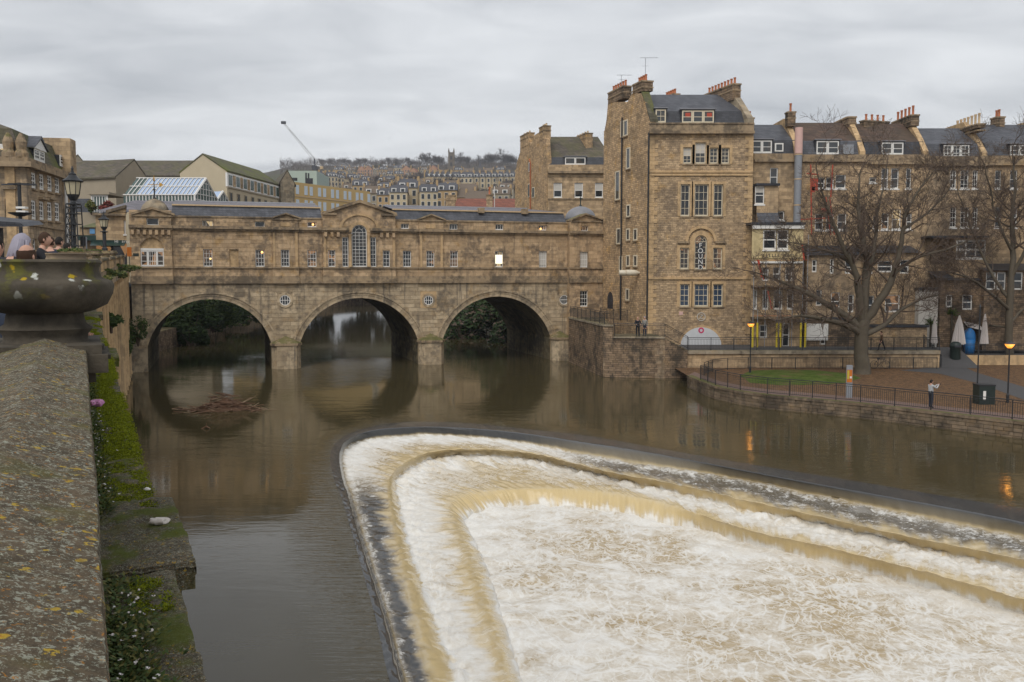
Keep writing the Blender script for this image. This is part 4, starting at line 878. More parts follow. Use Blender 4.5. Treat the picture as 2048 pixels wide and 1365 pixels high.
# ---- the lower house behind the bridge end
def make_mid():
    fr = Fr((on_Y(1095, 548, 118.).x, 118.), 0.); root = T('gabled_house', 'ochre stone house with shaped gable and stone tiled roof behind the bridge', 'house', (fr.O.x, fr.O.y, 0)); X, Z = fr.x, fr.z
    xr = X(1226); z0 = 6.; zt = Z(1150, 331); ops = []
    for i, (u0, u1) in enumerate(((1107, 1124), (1149, 1166), (1190, 1206))):
        a, b, p, q = fr.rect(u0, u1, 366, 396); ops.append((a, b, p, q)); glazed(root, a+.01, b-.01, p+.01, q-.01, .12, 1, 2, .1, .05, sill=('white_paint', .14), blind=.5)
    m = MB(); wall_grid(m, 0, xr, z0, zt, 0, ops); m.build('front_wall', M['ashlar'], root)
    for v, pr, h in ((345, .4, .3), (398, .12, .2), (353, .1, .12)): MB().box(0, xr, -pr, .1, Z(1150, v)-h/2, Z(1150, v)+h/2).build('cornice', M['bath_trim'], root)
    MB().box(-.02, xr, -.15, .3, Z(1150, 343), zt+.06).build('parapet', M['ashlar'], root)
    zm = fr.z(1150, 315, .9); zr = fr.z(1150, 274, 5.5)
    def tl(x, y, z): return (x+DV.x/DV.y*y, y, z)
    MB().quad(tl(.2, .3, zt), tl(xr, .3, zt), tl(xr, .9, zm), tl(.2, .9, zm)).build('roof_slope', M['slate_dark'], root)
    MB().quad(tl(.2, .9, zm), tl(xr, .9, zm), tl(xr, 5.5, zr), tl(.2, 5.5, zr)).build('roof_upper', M['stone_tile'], root)
    MB().quad(tl(.2, 5.5, zr), tl(xr, 5.5, zr), tl(xr, 15, zt), tl(.2, 15, zt)).build('roof_back', M['stone_tile'], root)
    dormer(root, fr, 1130, 1171, 315, 330, .35, 1, 'white_paint', rows=1, lights=2)
    s = Fr(Vector(fr.O)+DV*15.4, math.atan2(-DV.y, -DV.x)); toL = lambda x, y, z: ((s.w(x, y).x-fr.O.x), (s.w(x, y).y-fr.O.y), z)
    pr = [s.px(u, v) for u, v in ((1030, 352), (1034, 325), (1040, 305), (1041, 282), (1058, 284), (1062, 290), (1070, 270), (1077, 266), (1091, 278), (1094, 320))]
    pts = [(0, z0)]+[(max(0, min(15.4, x)), z) for x, z in pr]+[(15.4, z0)]
    MB().slab([toL(x, 0, z) for x, z in pts], Vector((s.ey.x, s.ey.y, 0))*.6).build('side_wall', M['rubble_side'], root)
    for u0, u1, v, vb in ((1041, 1057, 275, 290), (1079, 1089, 258, 275)):
        x0, x1 = s.x(u0, 280), s.x(u1, 280); p = toL(x0, .4, 0); stack(root, (p[0], p[1]), -DV, x1-x0, .9, s.z(u0, vb)-.5, s.z(u0, v), 3, 'rubble_side', .3, 'pot_pale')
    for (u0, u1, v0, v1) in ((1057, 1061, 325, 344), (1056, 1060, 368, 395), (1064, 1069, 375, 396)):
        a, b, p, t = s.rect(u0, u1, v0, v1, -.05); w = MB().slab([toL(a, -.07, p), toL(b, -.07, p), toL(b, -.07, t), toL(a, -.07, t)], Vector((s.ey.x, s.ey.y, 0))*.04).build('window', M['cream_paint'], root)
        MB().quad(toL(a+.15, -.085, p+.1), toL(b-.15, -.085, p+.1), toL(b-.15, -.085, t-.1), toL(a+.15, -.085, t-.1)).build('pane', M['pane_sky'], w)
    x = s.x(1062, 360); downpipe(root, [toL(x-.5, -.1, s.z(1062, 318)), toL(x, -.1, s.z(1062, 326)), toL(x, -.1, z0+1)], .08, 'pot')
    p = tl(X(1188)+.4, 3., 0); stack(root, (p[0], p[1]), DV, 5., .9, zr-4, fr.z(1195, 268, 3.), 5, 'rubble_side', .3, 'pot_pale')
    MB().quad(tl(xr, 0, z0), tl(xr, 15, z0), tl(xr, 15, zt), tl(xr, 0, zt)).build('party_wall', M['ashlar'], root)
make_mid()
# ---- the terrace of houses to the right
RW = Fr((0., 87.5), 0.)
def house(name, label, u0, u1, vpar, vcor, vm, vr, roofm, lowm, wins, dorm, wallm='ashlar', z0=2., gable=None, extra=None, deep=9.):
    x0, x1 = RW.x(u0), RW.x(u1); root = T(name, label, 'house', (x0, RW.O.y, 0), 0., 'row of tall houses behind the bare trees'); um = (u0+u1)/2; L = x1-x0
    Z = lambda v, d=0.: RW.z(um, v, d)
    zt = Z(vpar); ops = []
    for (a_, b_, c_, d_, cols, rows, pane, fr_) in wins:
        a, b, p, q = RW.rect(a_, b_, c_, d_); a -= x0; b -= x0; ops.append((a, b, p, q)); glazed(root, a+.01, b-.01, p+.01, q-.01, .12, cols, rows, .08, .035, frame=fr_, pane=pane, sill=('white_paint', .16))
    m = MB(); wall_grid(m, .01, L-.01, z0, zt, 0, ops); m.quad((.01, 0, z0), (.01, deep, z0), (.01, deep, zt), (.01, 0, zt)); m.quad((L-.01, 0, z0), (L-.01, 0, zt), (L-.01, deep, zt), (L-.01, deep, z0)); m.build('wall', M[wallm], root)
    MB().box(0.015, L-.015, -.3, .2, Z(vcor)-.12, Z(vcor)+.1).build('cornice', M['bath_trim'], root); MB().box(.015, L-.015, -.1, .3, Z(vcor)+.1, zt+.06).build('parapet', M['bath_trim'], root)
    zm = Z(vm, 1.); zr = Z(vr, 4.6)
    MB().quad((.1, .4, zt), (L-.1, .4, zt), (L-.1, 1., zm), (.1, 1., zm)).build('roof_slope', M[lowm], root)
    MB().quad((.1, 1., zm), (L-.1, 1., zm), (L-.1, 4.6, zr), (.1, 4.6, zr)).build('roof_upper', M[roofm], root)
    MB().quad((.1, 4.6, zr), (L-.1, 4.6, zr), (L-.1, deep, zt-.5), (.1, deep, zt-.5)).build('roof_back', M[roofm], root)
    fr2 = Fr((x0, RW.O.y), 0.)
    for (a_, b_, c_, d_, cols, rows, lights) in dorm: dormer(root, fr2, a_, b_, c_, d_, .45, cols, 'white_paint', rows=rows, lights=lights)
    if gable:                                # party wall rising through the roof to a stack
        g, sl, zc, n, pm, ph = gable
        MB().slab([(L-.05, .1, zt-.2), (L-.05, .1, zt+.4), (L-.05, 1.3, zm+.3), (L-.05, 4., zr+.5), (L-.05, 8., zr+.5), (L-.05, deep, zt-.2)], (-.5, 0, 0)).build('gable_wall', M['bath_clean'], root)
        stack(root, (L-.3, g), (0, 1), sl, .75, zr-.5, Z(zc, g), n, 'rubble_dark', ph, pm)
    return root, x0, L, fr2
def make_row():
    W_ = 'white_paint'
    h, x0, L, f2 = house('infill_house', 'narrow stone house with slate roof between tall house and red scaffolding', 1503, 1597, 309, 322, 281, 250, 'slate', 'slate_dark', [(1540, 1556, 336, 373, 1, 2, 'pane_sky', W_), (1548, 1569, 423, 441, 1, 1, 'pane', W_)], [(1504, 1544, 281, 307, 1, 2, 2)], gable=(2.2, .9, 226, 1, 'pot', .8))
    a, b, p, q = f2.rect(1549, 1566, 287, 304, .6); MB().box(a, b, .45, .62, p, q).build('skylight', M['white_paint'], h); MB().quad((a+.12, .44, p+.12), (b-.12, .44, p+.12), (b-.12, .44, q-.12), (a+.12, .44, q-.12)).build('pane', M['pane_sky'], h)
    stack(h, (.4, 3.), (0, 1), .7, .7, f2.z(1512, 262, 3.), f2.z(1512, 238, 3.), 1, 'rubble_dark', .6)
    # stacked rear extensions of that house
    a, b = f2.x(1504), f2.x(1546); za = f2.z(1520, 372, -1.2); zb = f2.z(1520, 446, -1.2); m = MB(); r = f2.rect(1510, 1529, 373, 409, -1.2); wall_grid(m, a, b, zb, za, -1.2, [r]); m.quad((b, -1.2, zb), (b, 0, zb), (b, 0, za), (b, -1.2, za)); m.build('extension', M['ashlar'], h); glazed(h, r[0]+.01, r[1]-.01, r[2], r[3], -1.1, 1, 2, .09, .04, blind=.35, sill=('white_paint', .14))
    MB().box(a-.1, b+.1, -1.4, 0, za, za+.22).build('extension_roof', M['slate_dark'], h)
    MB().add([(a, -2., f2.z(1520, 446, -2)), (b, -2., f2.z(1520, 446, -2)), (b, -1.2, f2.z(1520, 426, -1.2)), (a, -1.2, f2.z(1520, 426, -1.2))], [(0, 1, 2, 3)]).build('lean_to_roof', M['slate'], h)
    # grey flue with a pink top
    fl = T('flue_pipe', 'tall grey flue pipe with a pink top section on the house wall', 'flue', (RW.x(1588), RW.O.y-.55, 0)); z = lambda v: RW.z(1588, v, -.5)
    MB().tube([(0, 0, z(446)), (0, 0, z(310))], .34, 14).build('flue', M['grey_metal'], fl, smooth=40); MB().tube([(0, 0, z(308)), (0, 0, z(256))], .36, 14).build('flue_top', M['pink_card'], fl, smooth=40)
    for v in (310, 359, 411): MB().tube([(0, 0, z(v)-.05), (0, 0, z(v)+.05)], .375, 14).build('flue_band', M['pot_pale'], fl)
    # cream bay
    by = -3.4; fr = Fr((RW.x(1503), RW.O.y), 0.); x0 = fr.O.x; bay = T('cream_bay', 'cream rendered bay with white fascia and twin sash windows beside tall house', 'bay window', (x0, RW.O.y, 0)); a, b = fr.x(1503.5, 500, by), fr.x(1606, 500, by); Z = lambda v: fr.z(1550, v, by)
    ops = [fr.rect(1526, 1553, 460, 500, by), fr.rect(1554, 1577.5, 460, 500, by)]; low = [fr.rect(u, u+14, 535, 562, by) for u in (1524, 1546, 1571)]; lo2 = [fr.rect(u0, u1, 580, 620, by) for u0, u1 in ((1507, 1515), (1525, 1538), (1547, 1566), (1574, 1588))]; bot = [fr.rect(1519, 1535, 650, 677, by), fr.rect(1565, 1580, 646, 695, by)]
    m = MB(); wall_grid(m, a, b, Z(514+10), Z(450), by, ops); m.quad((b, by, Z(524)), (b, 0, Z(524)), (b, 0, Z(450)), (b, by, Z(450))); m.build('bay_wall', M['cream'], bay)
    m = MB(); wall_grid(m, a, b, 2., Z(524), by, low+lo2+bot); m.quad((b, by, 2.), (b, 0, 2.), (b, 0, Z(524)), (b, by, Z(524))); m.build('lower_wall', M['ashlar'], bay)
    for r in ops: glazed(bay, r[0]+.01, r[1]-.01, r[2], r[3], by+.1, 1, 2, .12, .06, sill=('white_paint', .2))
    for r in low: glazed(bay, r[0]+.01, r[1]-.01, r[2], r[3], by+.15, 1, 2, .08, .05)
    for r in lo2: glazed(bay, r[0]+.01, r[1]-.01, r[2], r[3], by+.15, 1, 1, .12, .05)
    for r in bot: glazed(bay, r[0]+.01, r[1]-.01, r[2], r[3], by+.15, 1, 2, .1, .05)
    MB().box(a-.1, b+.15, by-.3, 0., Z(450), Z(445)).build('bay_roof', M['slate_dark'], bay); MB().box(a, b+.05, by-.2, by-.01, Z(458), Z(450.3)).build('fascia', M['white_paint'], bay)
    MB().box(a, b+.05, by-.15, by-.01, Z(527), Z(523)).build('moulding', M['white_paint'], bay); MB().box(a, b+.05, by-.1, by-.01, Z(517), Z(515)).build('moulding', M['cream'], bay)
    rg = random.Random(4); x = fr.x(1526, 511, by)
    m = MB()
    for k in range(11):                      # weathered lettering, too worn to read
        if k != 6: m.box(x, x+.06, by-.02, by-.002, Z(514.5), Z(508.5)); m.box(x+.06, x+.2, by-.02, by-.002, Z(514.5), Z(513.6)) if rg.random() < .6 else m.box(x+.14, x+.2, by-.02, by-.002, Z(514.5), Z(508.5))
        x += .27
    m.build('worn_lettering', M['slate_dark'], bay, kind='stuff')
    for v in (571, 634): MB().box(a, b+.1, by-1.0, by-.01, Z(v+4), Z(v)).build('balcony', M['rubble_dark'], bay)
    # ---- three more houses
    h2, x0, L, f2 = house('brown_roofed_house', 'stone house with brown tiled roof behind the red scaffolding', 1598, 1726, 311, 322, 282, 246, 'brown_tile', 'slate', [(1635, 1650, 355, 378, 1, 2, 'pane', W_), (1652, 1668, 355, 378, 1, 2, 'pane', W_), (1671, 1692, 350, 378, 1, 2, 'pane_sky', W_), (1630, 1647, 428, 461, 1, 2, 'pane', W_), (1652, 1668, 428, 461, 1, 2, 'pane', W_), (1675, 1693, 428, 461, 1, 2, 'pane_sky', W_)], [(1633, 1678, 282, 309, 1, 2, 2)], gable=(3., 3.4, 236, 0, 'pot', .5), wallm='rubble')
    a, b, p, q = f2.rect(1685, 1706, 290, 309, .6); MB().box(a, b, .4, .6, p, q).build('skylight', M['grey_metal'], h2)
    h3, x0, L, f2 = house('orange_pots_house', 'stone house with brown tiled roof and cluster of orange chimney pots', 1726, 1851, 311, 327, 284, 248, 'brown_tile', 'slate_dark', [(1763, 1777, 337, 378, 1, 2, 'pane_sky', W_), (1782, 1798, 337, 378, 1, 2, 'pane_sky', W_), (1812, 1823, 337, 378, 1, 2, 'pane_sky', W_), (1739, 1753, 355, 366, 1, 1, 'pane', W_), (1763, 1778, 427, 460, 1, 2, 'pane_shop', W_), (1784, 1802, 419, 460, 1, 2, 'pane_lit', W_), (1746, 1757, 432, 460, 1, 2, 'pane_sky', W_), (1813, 1824, 428, 460, 1, 2, 'pane', W_)], [(1763, 1807, 285, 310, 1, 2, 2)], gable=(2.6, 4.6, 232, 5, 'pot', .9), wallm='ashlar')
    stack(h3, (L-4.8, 4.2), (1, .35), 3., .7, f2.z(1780, 262, 4.2), f2.z(1770, 244, 4.2), 4, 'rubble_dark', .6)
    h4, x0, L, f2 = house('slate_roofed_house', 'stone house with grey slate roof and three light white dormer', 1851, 1968, 314, 330, 289, 257, 'slate', 'slate', [(1900, 1913, 341, 378, 2, 4, 'pane', W_), (1921, 1938, 341, 378, 2, 4, 'pane', W_), (1945, 1956, 341, 378, 2, 4, 'pane', W_), (1900, 1913, 415, 456, 2, 4, 'pane', W_), (1921, 1938, 415, 456, 2, 4, 'pane', W_), (1945, 1956, 415, 456, 2, 4, 'pane', W_)], [(1887, 1939, 290, 315, 2, 3, 3)], gable=(.9, 5.2, 250, 7, 'pot_pale', 1.0), wallm='ashlar_b')
    a, b = f2.x(1911, 500, -2.), f2.x(1973, 500, -2.); r = (a+.05, b-.05, f2.z(1940, 520, -2.), f2.z(1940, 480, -2.)); m = MB(); wall_grid(m, a, b, f2.z(1940, 560, -2.), f2.z(1940, 476, -2.), -2., [r]); m.quad((a, -2, f2.z(1940, 560, -2.)), (a, 0, f2.z(1940, 560, -2.)), (a, 0, f2.z(1940, 476, -2)), (a, -2, f2.z(1940, 476, -2))); m.build('bay_wall', M['ashlar'], h4); glazed(h4, r[0]+.01, r[1]-.01, r[2], r[3], -1.95, 3, 2, .16, .12, pane='pane_sky'); MB().box(f2.x(1860, 475, -2), b+.1, -2.3, 0, f2.z(1940, 476, -2.), f2.z(1940, 472, -2)).build('bay_roof', M['slate_dark'], h4)
    h5, x0, L, f2 = house('corner_house', 'last stone house in the row, behind the right hand tree', 1968, 2120, 313, 329, 289, 250, 'slate', 'slate', [(1990, 2003, 415, 456, 1, 2, 'pane', W_), (2020, 2035, 415, 456, 1, 2, 'pane_sky', W_), (1990, 2003, 341, 378, 1, 2, 'pane', W_), (2020, 2035, 341, 378, 1, 2, 'pane', W_), (2066, 2080, 341, 378, 1, 2, 'pane', W_)], [(2020, 2060, 290, 312, 1, 2, 2)], gable=(3., 3., 220, 3, 'pot', .6))
    stack(h5, (L*.45, 4.2), (0, 1), 1.2, .8, f2.z(2040, 262, 4.2), f2.z(2040, 236, 4.2), 2, 'rubble_dark', .7)
    # rear extensions at the foot of the row
    def ext(name, label, u0, u1, vt, y, mat, wins, roof=None, base=2.):
        f = Fr((RW.x(u0, 600, y), RW.O.y+y), 0.); o = T(name, label, 'extension', (f.O.x, f.O.y, 0)); L = f.x(u1); zt = f.z((u0+u1)/2, vt); ops = []
        for (a_, b_, c_, d_, pn) in wins:
            r = f.rect(a_, b_, c_, d_); ops.append(r); glazed(o, r[0]+.01, r[1]-.01, r[2], r[3], .1, 1, 2, .09, .05, pane=pn)
        m = MB(); wall_grid(m, 0, L, base, zt, 0, ops); m.quad((0, 0, base), (0, -y, base), (0, -y, zt), (0, 0, zt)); m.quad((L, 0, base), (L, -y, base), (L, -y, zt), (L, 0, zt)); m.build('wall', M[mat], o)
        if roof: MB().quad((-.15, -.25, zt-.05), (L+.15, -.25, zt-.05), (L+.15, -y, zt+roof), (-.15, -y, zt+roof)).build('roof', M['slate_dark'], o)
        else: MB().box(-.1, L+.1, -.2, -y, zt, zt+.2).build('roof', M['slate_dark'], o)
        return o, f
    ext('rear_extension', 'ochre rear extension with slate lean-to roof left of the tree trunk', 1612, 1722, 510, -2.2, 'ashlar_b', [(1660, 1668, 518, 548, 'pane'), (1632, 1644, 580, 612, 'pane'), (1624, 1634, 520, 545, 'pane'), (1690, 1704, 522, 548, 'pane'), (1662, 1680, 585, 622, 'pane_shop'), (1696, 1708, 590, 625, 'pane')], .9)
    ext('rear_extension', 'stone rear extension with glazed doors right of the tree trunk', 1724, 1838, 505, -2.6, 'rubble', [(1737, 1746, 520, 548, 'pane'), (1755, 1785, 522, 545, 'pane'), (1800, 1818, 520, 548, 'pane'), (1728, 1748, 592, 630, 'pane'), (1770, 1800, 590, 625, 'pane_shop')], .7)
    o, f = ext('rear_shed', 'pale boarded shed with flat felt roof behind the low wall', 1838, 1878, 580, -3.4, 'blind', [])
    ext('rear_extension', 'dark stone rear extension under the white bay window', 1880, 1966, 560, -2.4, 'rubble_dark', [(1892, 1905, 590, 615, 'pane'), (1925, 1945, 590, 620, 'pane')], .8)
    o, f = ext('conservatory', 'white framed conservatory at the foot of the last house', 1968, 2080, 540, -3.0, 'rubble_dark', [(1972, 1992, 545, 580, 'pane_sky'), (1994, 2012, 545, 580, 'pane_sky'), (2024, 2046, 545, 580, 'pane_sky')], .6)
    ext('basement_front', 'low dark stone front with yellow padded posts below the cream bay', 1612, 1722, 640, -3.6, 'rubble_dark', [(1640, 1652, 655, 690, 'pane')], None)
    ext('courtyard_wall', 'low stone garden wall between the tree and the parasols', 1724, 1858, 655, -4.4, 'rubble', [], None)
    w, fz = RW.rect(1612, 1656, 648, 681, -3.7)[:2], RW.rect(1612, 1656, 648, 681, -3.7)[2:]
    tag(MB().box(w[0], w[1], RW.O.y-3.75, RW.O.y-3.62, fz[0], fz[1]).build('notice_board', M['white_paint']), 'large blank white board fixed to the low stone front', 'board')
make_row()
# ---- red and rusty scaffolding against the brown roofed house
def make_scaffold():
    sc = T('scaffolding', 'scaffolding of poles and red boards beside the cream bay', 'scaffolding', (RW.x(1612, 500, -4.), RW.O.y-4., 0)); f = Fr((sc.location.x, sc.location.y), 0.)
    xs = [f.x(u) for u in (1506, 1530, 1558, 1584, 1604, 1613)]
    for x in xs: MB().tube([(x, -.3, 2.4), (x, -.3, f.z(1600, 470 if x > 0 else 520))], .035, 6).build('standard', M['grey_metal'], sc)
    for v in (575, 632, 521): MB().tube([(xs[0], -.3, f.z(1560, v)), (xs[-1], -.3, f.z(1560, v))], .03, 6).build('ledger', M['pot'], sc)
    for (u0, v0, u1, v1, w) in ((1512, 520, 1520, 555, .2), (1532, 582, 1540, 618, .12), (1600, 490, 1604, 520, .14), (1516, 528, 1524, 560, .1)):
        a, b = f.px(u0, v0), f.px(u1, v1); MB().slab([(a[0], -.4, a[1]), (a[0]+w, -.4, a[1]), (b[0]+w, -.4, b[1]), (b[0], -.4, b[1])], (0, .05, 0)).build('red_board', M['red_paint'], sc)
    s2 = T('scaffolding', 'rust red scaffold poles and ladder on the brown roofed house front', 'scaffolding', (RW.x(1625, 440, -1.), RW.O.y-1., 0)); f = Fr((s2.location.x, s2.location.y), 0.)
    for (u0, v0, u1, v1) in ((1620, 330, 1622, 470), (1650, 395, 1660, 470), (1658, 395, 1667, 470), (1600, 440, 1650, 437), (1612, 348, 1636, 350), (1660, 395, 1664, 330)):
        a, b = f.px(u0, v0), f.px(u1, v1); MB().tube([(a[0], -.2, a[1]), (b[0], -.2, b[1])], .06, 6).build('pole', M['red_paint'], s2)
    for (u, v, w, h) in ((1628, 370, .55, 1.1), (1646, 421, .4, .35), (1625, 380, .3, .5)): a = f.px(u, v); MB().box(a[0]-w/2, a[0]+w/2, -.28, -.2, a[1]-h/2, a[1]+h/2).build('netting', M['red_paint'], s2)
make_scaffold()
# ---------------------------------------------------------------- far bank: terrace, walkways, embankment, railings
stone('coping_stone', (.36, .30, .22), (.27, .225, .165), soot=(.08, .07, .058), soot_amt=.55, streak=0., moss=.5)
plain('tarmac', (.075, .072, .072), .85, .25, 3., .3); plain('brick_path', (.16, .105, .085), .85, .3, 4., .3)
def leafy():
    g = G('leaf_litter'); p = g.pos(); n = g.noise(p, 2.5, 7, .7); v = g.vor(p, 14., out=1)
    col = g.mix(g.ss(n, .35, .65), (.075, .048, .03), (.15, .09, .05)); col = g.mix(g.ma('MULTIPLY', g.ss(g.n('SeparateColor', {0: v}).outputs[0], .7, .9), .7), col, (.24, .13, .06)); g.bsdf(col, .95, g.bump(n, .8, .05), .1)
    g = G('lawn_grass'); p = g.pos(); n = g.noise(p, 1.3, 7, .7); col = g.mix(g.ss(n, .3, .7), (.045, .075, .012), (.10, .13, .03)); col = g.mix(g.ss(g.noise(p, .5, 5, .6), .5, .7), col, (.13, .095, .045)); g.bsdf(col, .95, g.bump(g.noise(p, 30., 3, .7), .8, .05), .1)
leafy()
def railing(name, label, pts, h=1.1, step=1.9, bars=True, group='iron railings along the far bank', mat='iron', rr=.028):
    pts = [Vector(p) for p in pts]; o = T(name, label, 'railing', pts[0], 0., group); L = [Vector(p)-pts[0] for p in pts]; up = Vector((0, 0, h))
    MB().tube([p+up for p in L], rr, 6).build('top_rail', M[mat], o); MB().tube([p+Vector((0, 0, .12)) for p in L], rr*.7, 5).build('bottom_rail', M[mat], o); MB().tube([p+up*.88 for p in L], rr*.6, 5).build('middle_rail', M[mat], o)
    post = MB().tube([(0, 0, 0), (0, 0, h+.02)], rr*1.15, 6).mesh('post', M[mat]); m = MB()
    for a, b in zip(L, L[1:]):
        d = (b-a); n = max(1, round(d.length/step))
        for k in range(n): link('post', post, o, a+d*(k/n))
        if bars:
            nb = int(d.length/.13)
            for k in range(1, nb): q = a+d*(k/nb); m.box(q.x-.008, q.x+.008, q.y-.008, q.y+.008, q.z+.12, q.z+h*.88)
    link('post', post, o, L[-1])
    if m.f: m.build('baluster', M[mat], o, kind='stuff', fix=False)
    return o
def wall_between(parent, pts, z0, z1, mat, name='wall', thick=.5):
    for a, b in zip(pts, pts[1:]):
        a, b = Vector((a[0], a[1])), Vector((b[0], b[1])); d = (b-a).normalized(); n = Vector((-d.y, d.x))*thick
        MB().prism([tuple(a), tuple(b), tuple(b+n), tuple(a+n)], z0, z1, 'z').build(name, M[mat], parent)
def rubble_course(parent, a, b, z0, z1, ch, bw, mat, th=.05, seed=1, limit=200, name='wall_stone'):
    """squared stones laid along an upright stretch from a to b, proud of it on the right hand side"""
    a, b = Vector((a[0], a[1])), Vector((b[0], b[1])); d = b-a; L = d.length; d.normalize(); n = Vector((d.y, -d.x)); rz = math.atan2(d.y, d.x); rg = random.Random(seed)
    if mat not in CUBE: CUBE[mat] = MB().box(-.5, .5, -.5, .5, -.5, .5).mesh('block', M[mat])
    for r in courses(0, L, z0, z1, [], ch, bw, seed)[:limit]:
        t = th+rg.uniform(-.02, .03); c = a+d*((r[0]+r[1])/2)+n*(t/2-.01); link(name, CUBE[mat], parent, (c.x, c.y, (r[2]+r[3])/2), (r[1]-r[0]-.025, t, r[3]-r[2]-.02), rz)
B0, B1, B2 = on_z(1137, 724), on_z(1206, 755), on_z(1375, 757.5)
def make_terrace():
    t = T('terrace_wall', 'high dark stone river wall carrying the terrace below the tall house', 'wall', (B1.x, B1.y, 0)); O = Vector((B1.x, B1.y))
    l = lambda p: (p[0]-O.x, p[1]-O.y)
    zu, zl, zw = 4.45, 3.45, 2.4
    c1 = on_z(1226, 756); far = SD.w(.2, -.0); near = SD.w(11.4, -.0)
    bt = BR.w(BR.x(1136)+.02, -.76); bt2 = BR.w(BR.x(1206), -.76)
    up = [l(B0), l(B1), l((c1.x, c1.y)), l((c1.x+.2, 85.6)), l((far.x, far.y)), l((bt2.x, bt2.y)), l((bt.x, bt.y))]
    MB().prism(up, -1.5, zu, 'z').build('upper_terrace', M['rubble_dark'], t)
    e = on_z(1329, 757.2); low = [l((c1.x+.01, c1.y+.03)), l((e.x, e.y)), l((e.x, 85.9)), l((c1.x+.21, 85.9))]; MB().prism(low, -1.5, zl, 'z').build('landing', M['rubble_dark'], t)
    n = 7
    for k in range(n):                       # steps down to the walkway
        xa = e.x+(B2.x-e.x)*k/n; xb = e.x+(B2.x-e.x)*(k+1)/n; z = zl-(zl-zw)*(k+.6)/n
        MB().prism([l((xa, e.y)), l((xb, e.y)), l((xb, 85.9)), l((xa, 85.9))], -1.5, z, 'z').build('step', M['rubble_dark'], t)
    for a, b, z, hh in ((B0, B1, zu, .16), (B1, c1, zu, .16), (c1, e, zl, .14)):
        d = Vector((b.x-a.x, b.y-a.y)); k = max(1, round(d.length/1.3)); nn = Vector((d.y, -d.x)).normalized()*.1
        for i in range(k):
            p = Vector((a.x, a.y))+d*(i/k+.004); q = Vector((a.x, a.y))+d*((i+1)/k-.004); MB().prism([l(p+nn), l(q+nn), l(q-nn*3), l(p-nn*3)], z+.003, z+hh, 'z').build('coping_stone', M['coping_stone'], t)
    # squared facing stones on the two river faces
    rubble_course(t, (0, 0), (e.x-O.x, e.y-O.y), -.1, zl, .27, .62, 'rubble_stone', .03, 4, 300, 'facing_stone')
    P3 = lambda p, z, dx=0., dy=0.: (p[0]+dx, p[1]+dy, z)
    railing('iron_railing', 'iron railing along the upper terrace from bridge to corner', [P3(B0, zu+.16, .15, .1), P3(B1, zu+.16, .12, .12), P3(c1, zu+.16, 0, .12)])
    railing('iron_railing', 'iron railing round the landing and down its steps', [P3(c1, zl+.14, .1, .12), P3(e, zl+.14, 0, .12), P3(B2, zw+.1, 0, .12)])
    railing('iron_railing', 'short iron railing against the tall house side wall', [(SD.w(2.5, -1.2).x, SD.w(2.5, -1.2).y, zu), (SD.w(9.5, -1.2).x, SD.w(9.5, -1.2).y, zu)])
stone('rubble_stone', (.34, .25, .16), (.21, .16, .11), soot=(.045, .04, .032), soot_amt=.7, streak=.6, moss=.4, jit=.45)
stone('quay_stone', (.24, .175, .115), (.15, .115, .08), soot=(.045, .038, .032), soot_amt=.6, streak=.4, moss=.7, jit=.4)
make_terrace()
ZP_ = .9
QUAY = [(1376, 752), (1400, 762), (1430, 773), (1480, 783.5), (1535, 791), (1625, 799), (1722, 808), (1864, 824), (2028, 843), (2230, 866)]
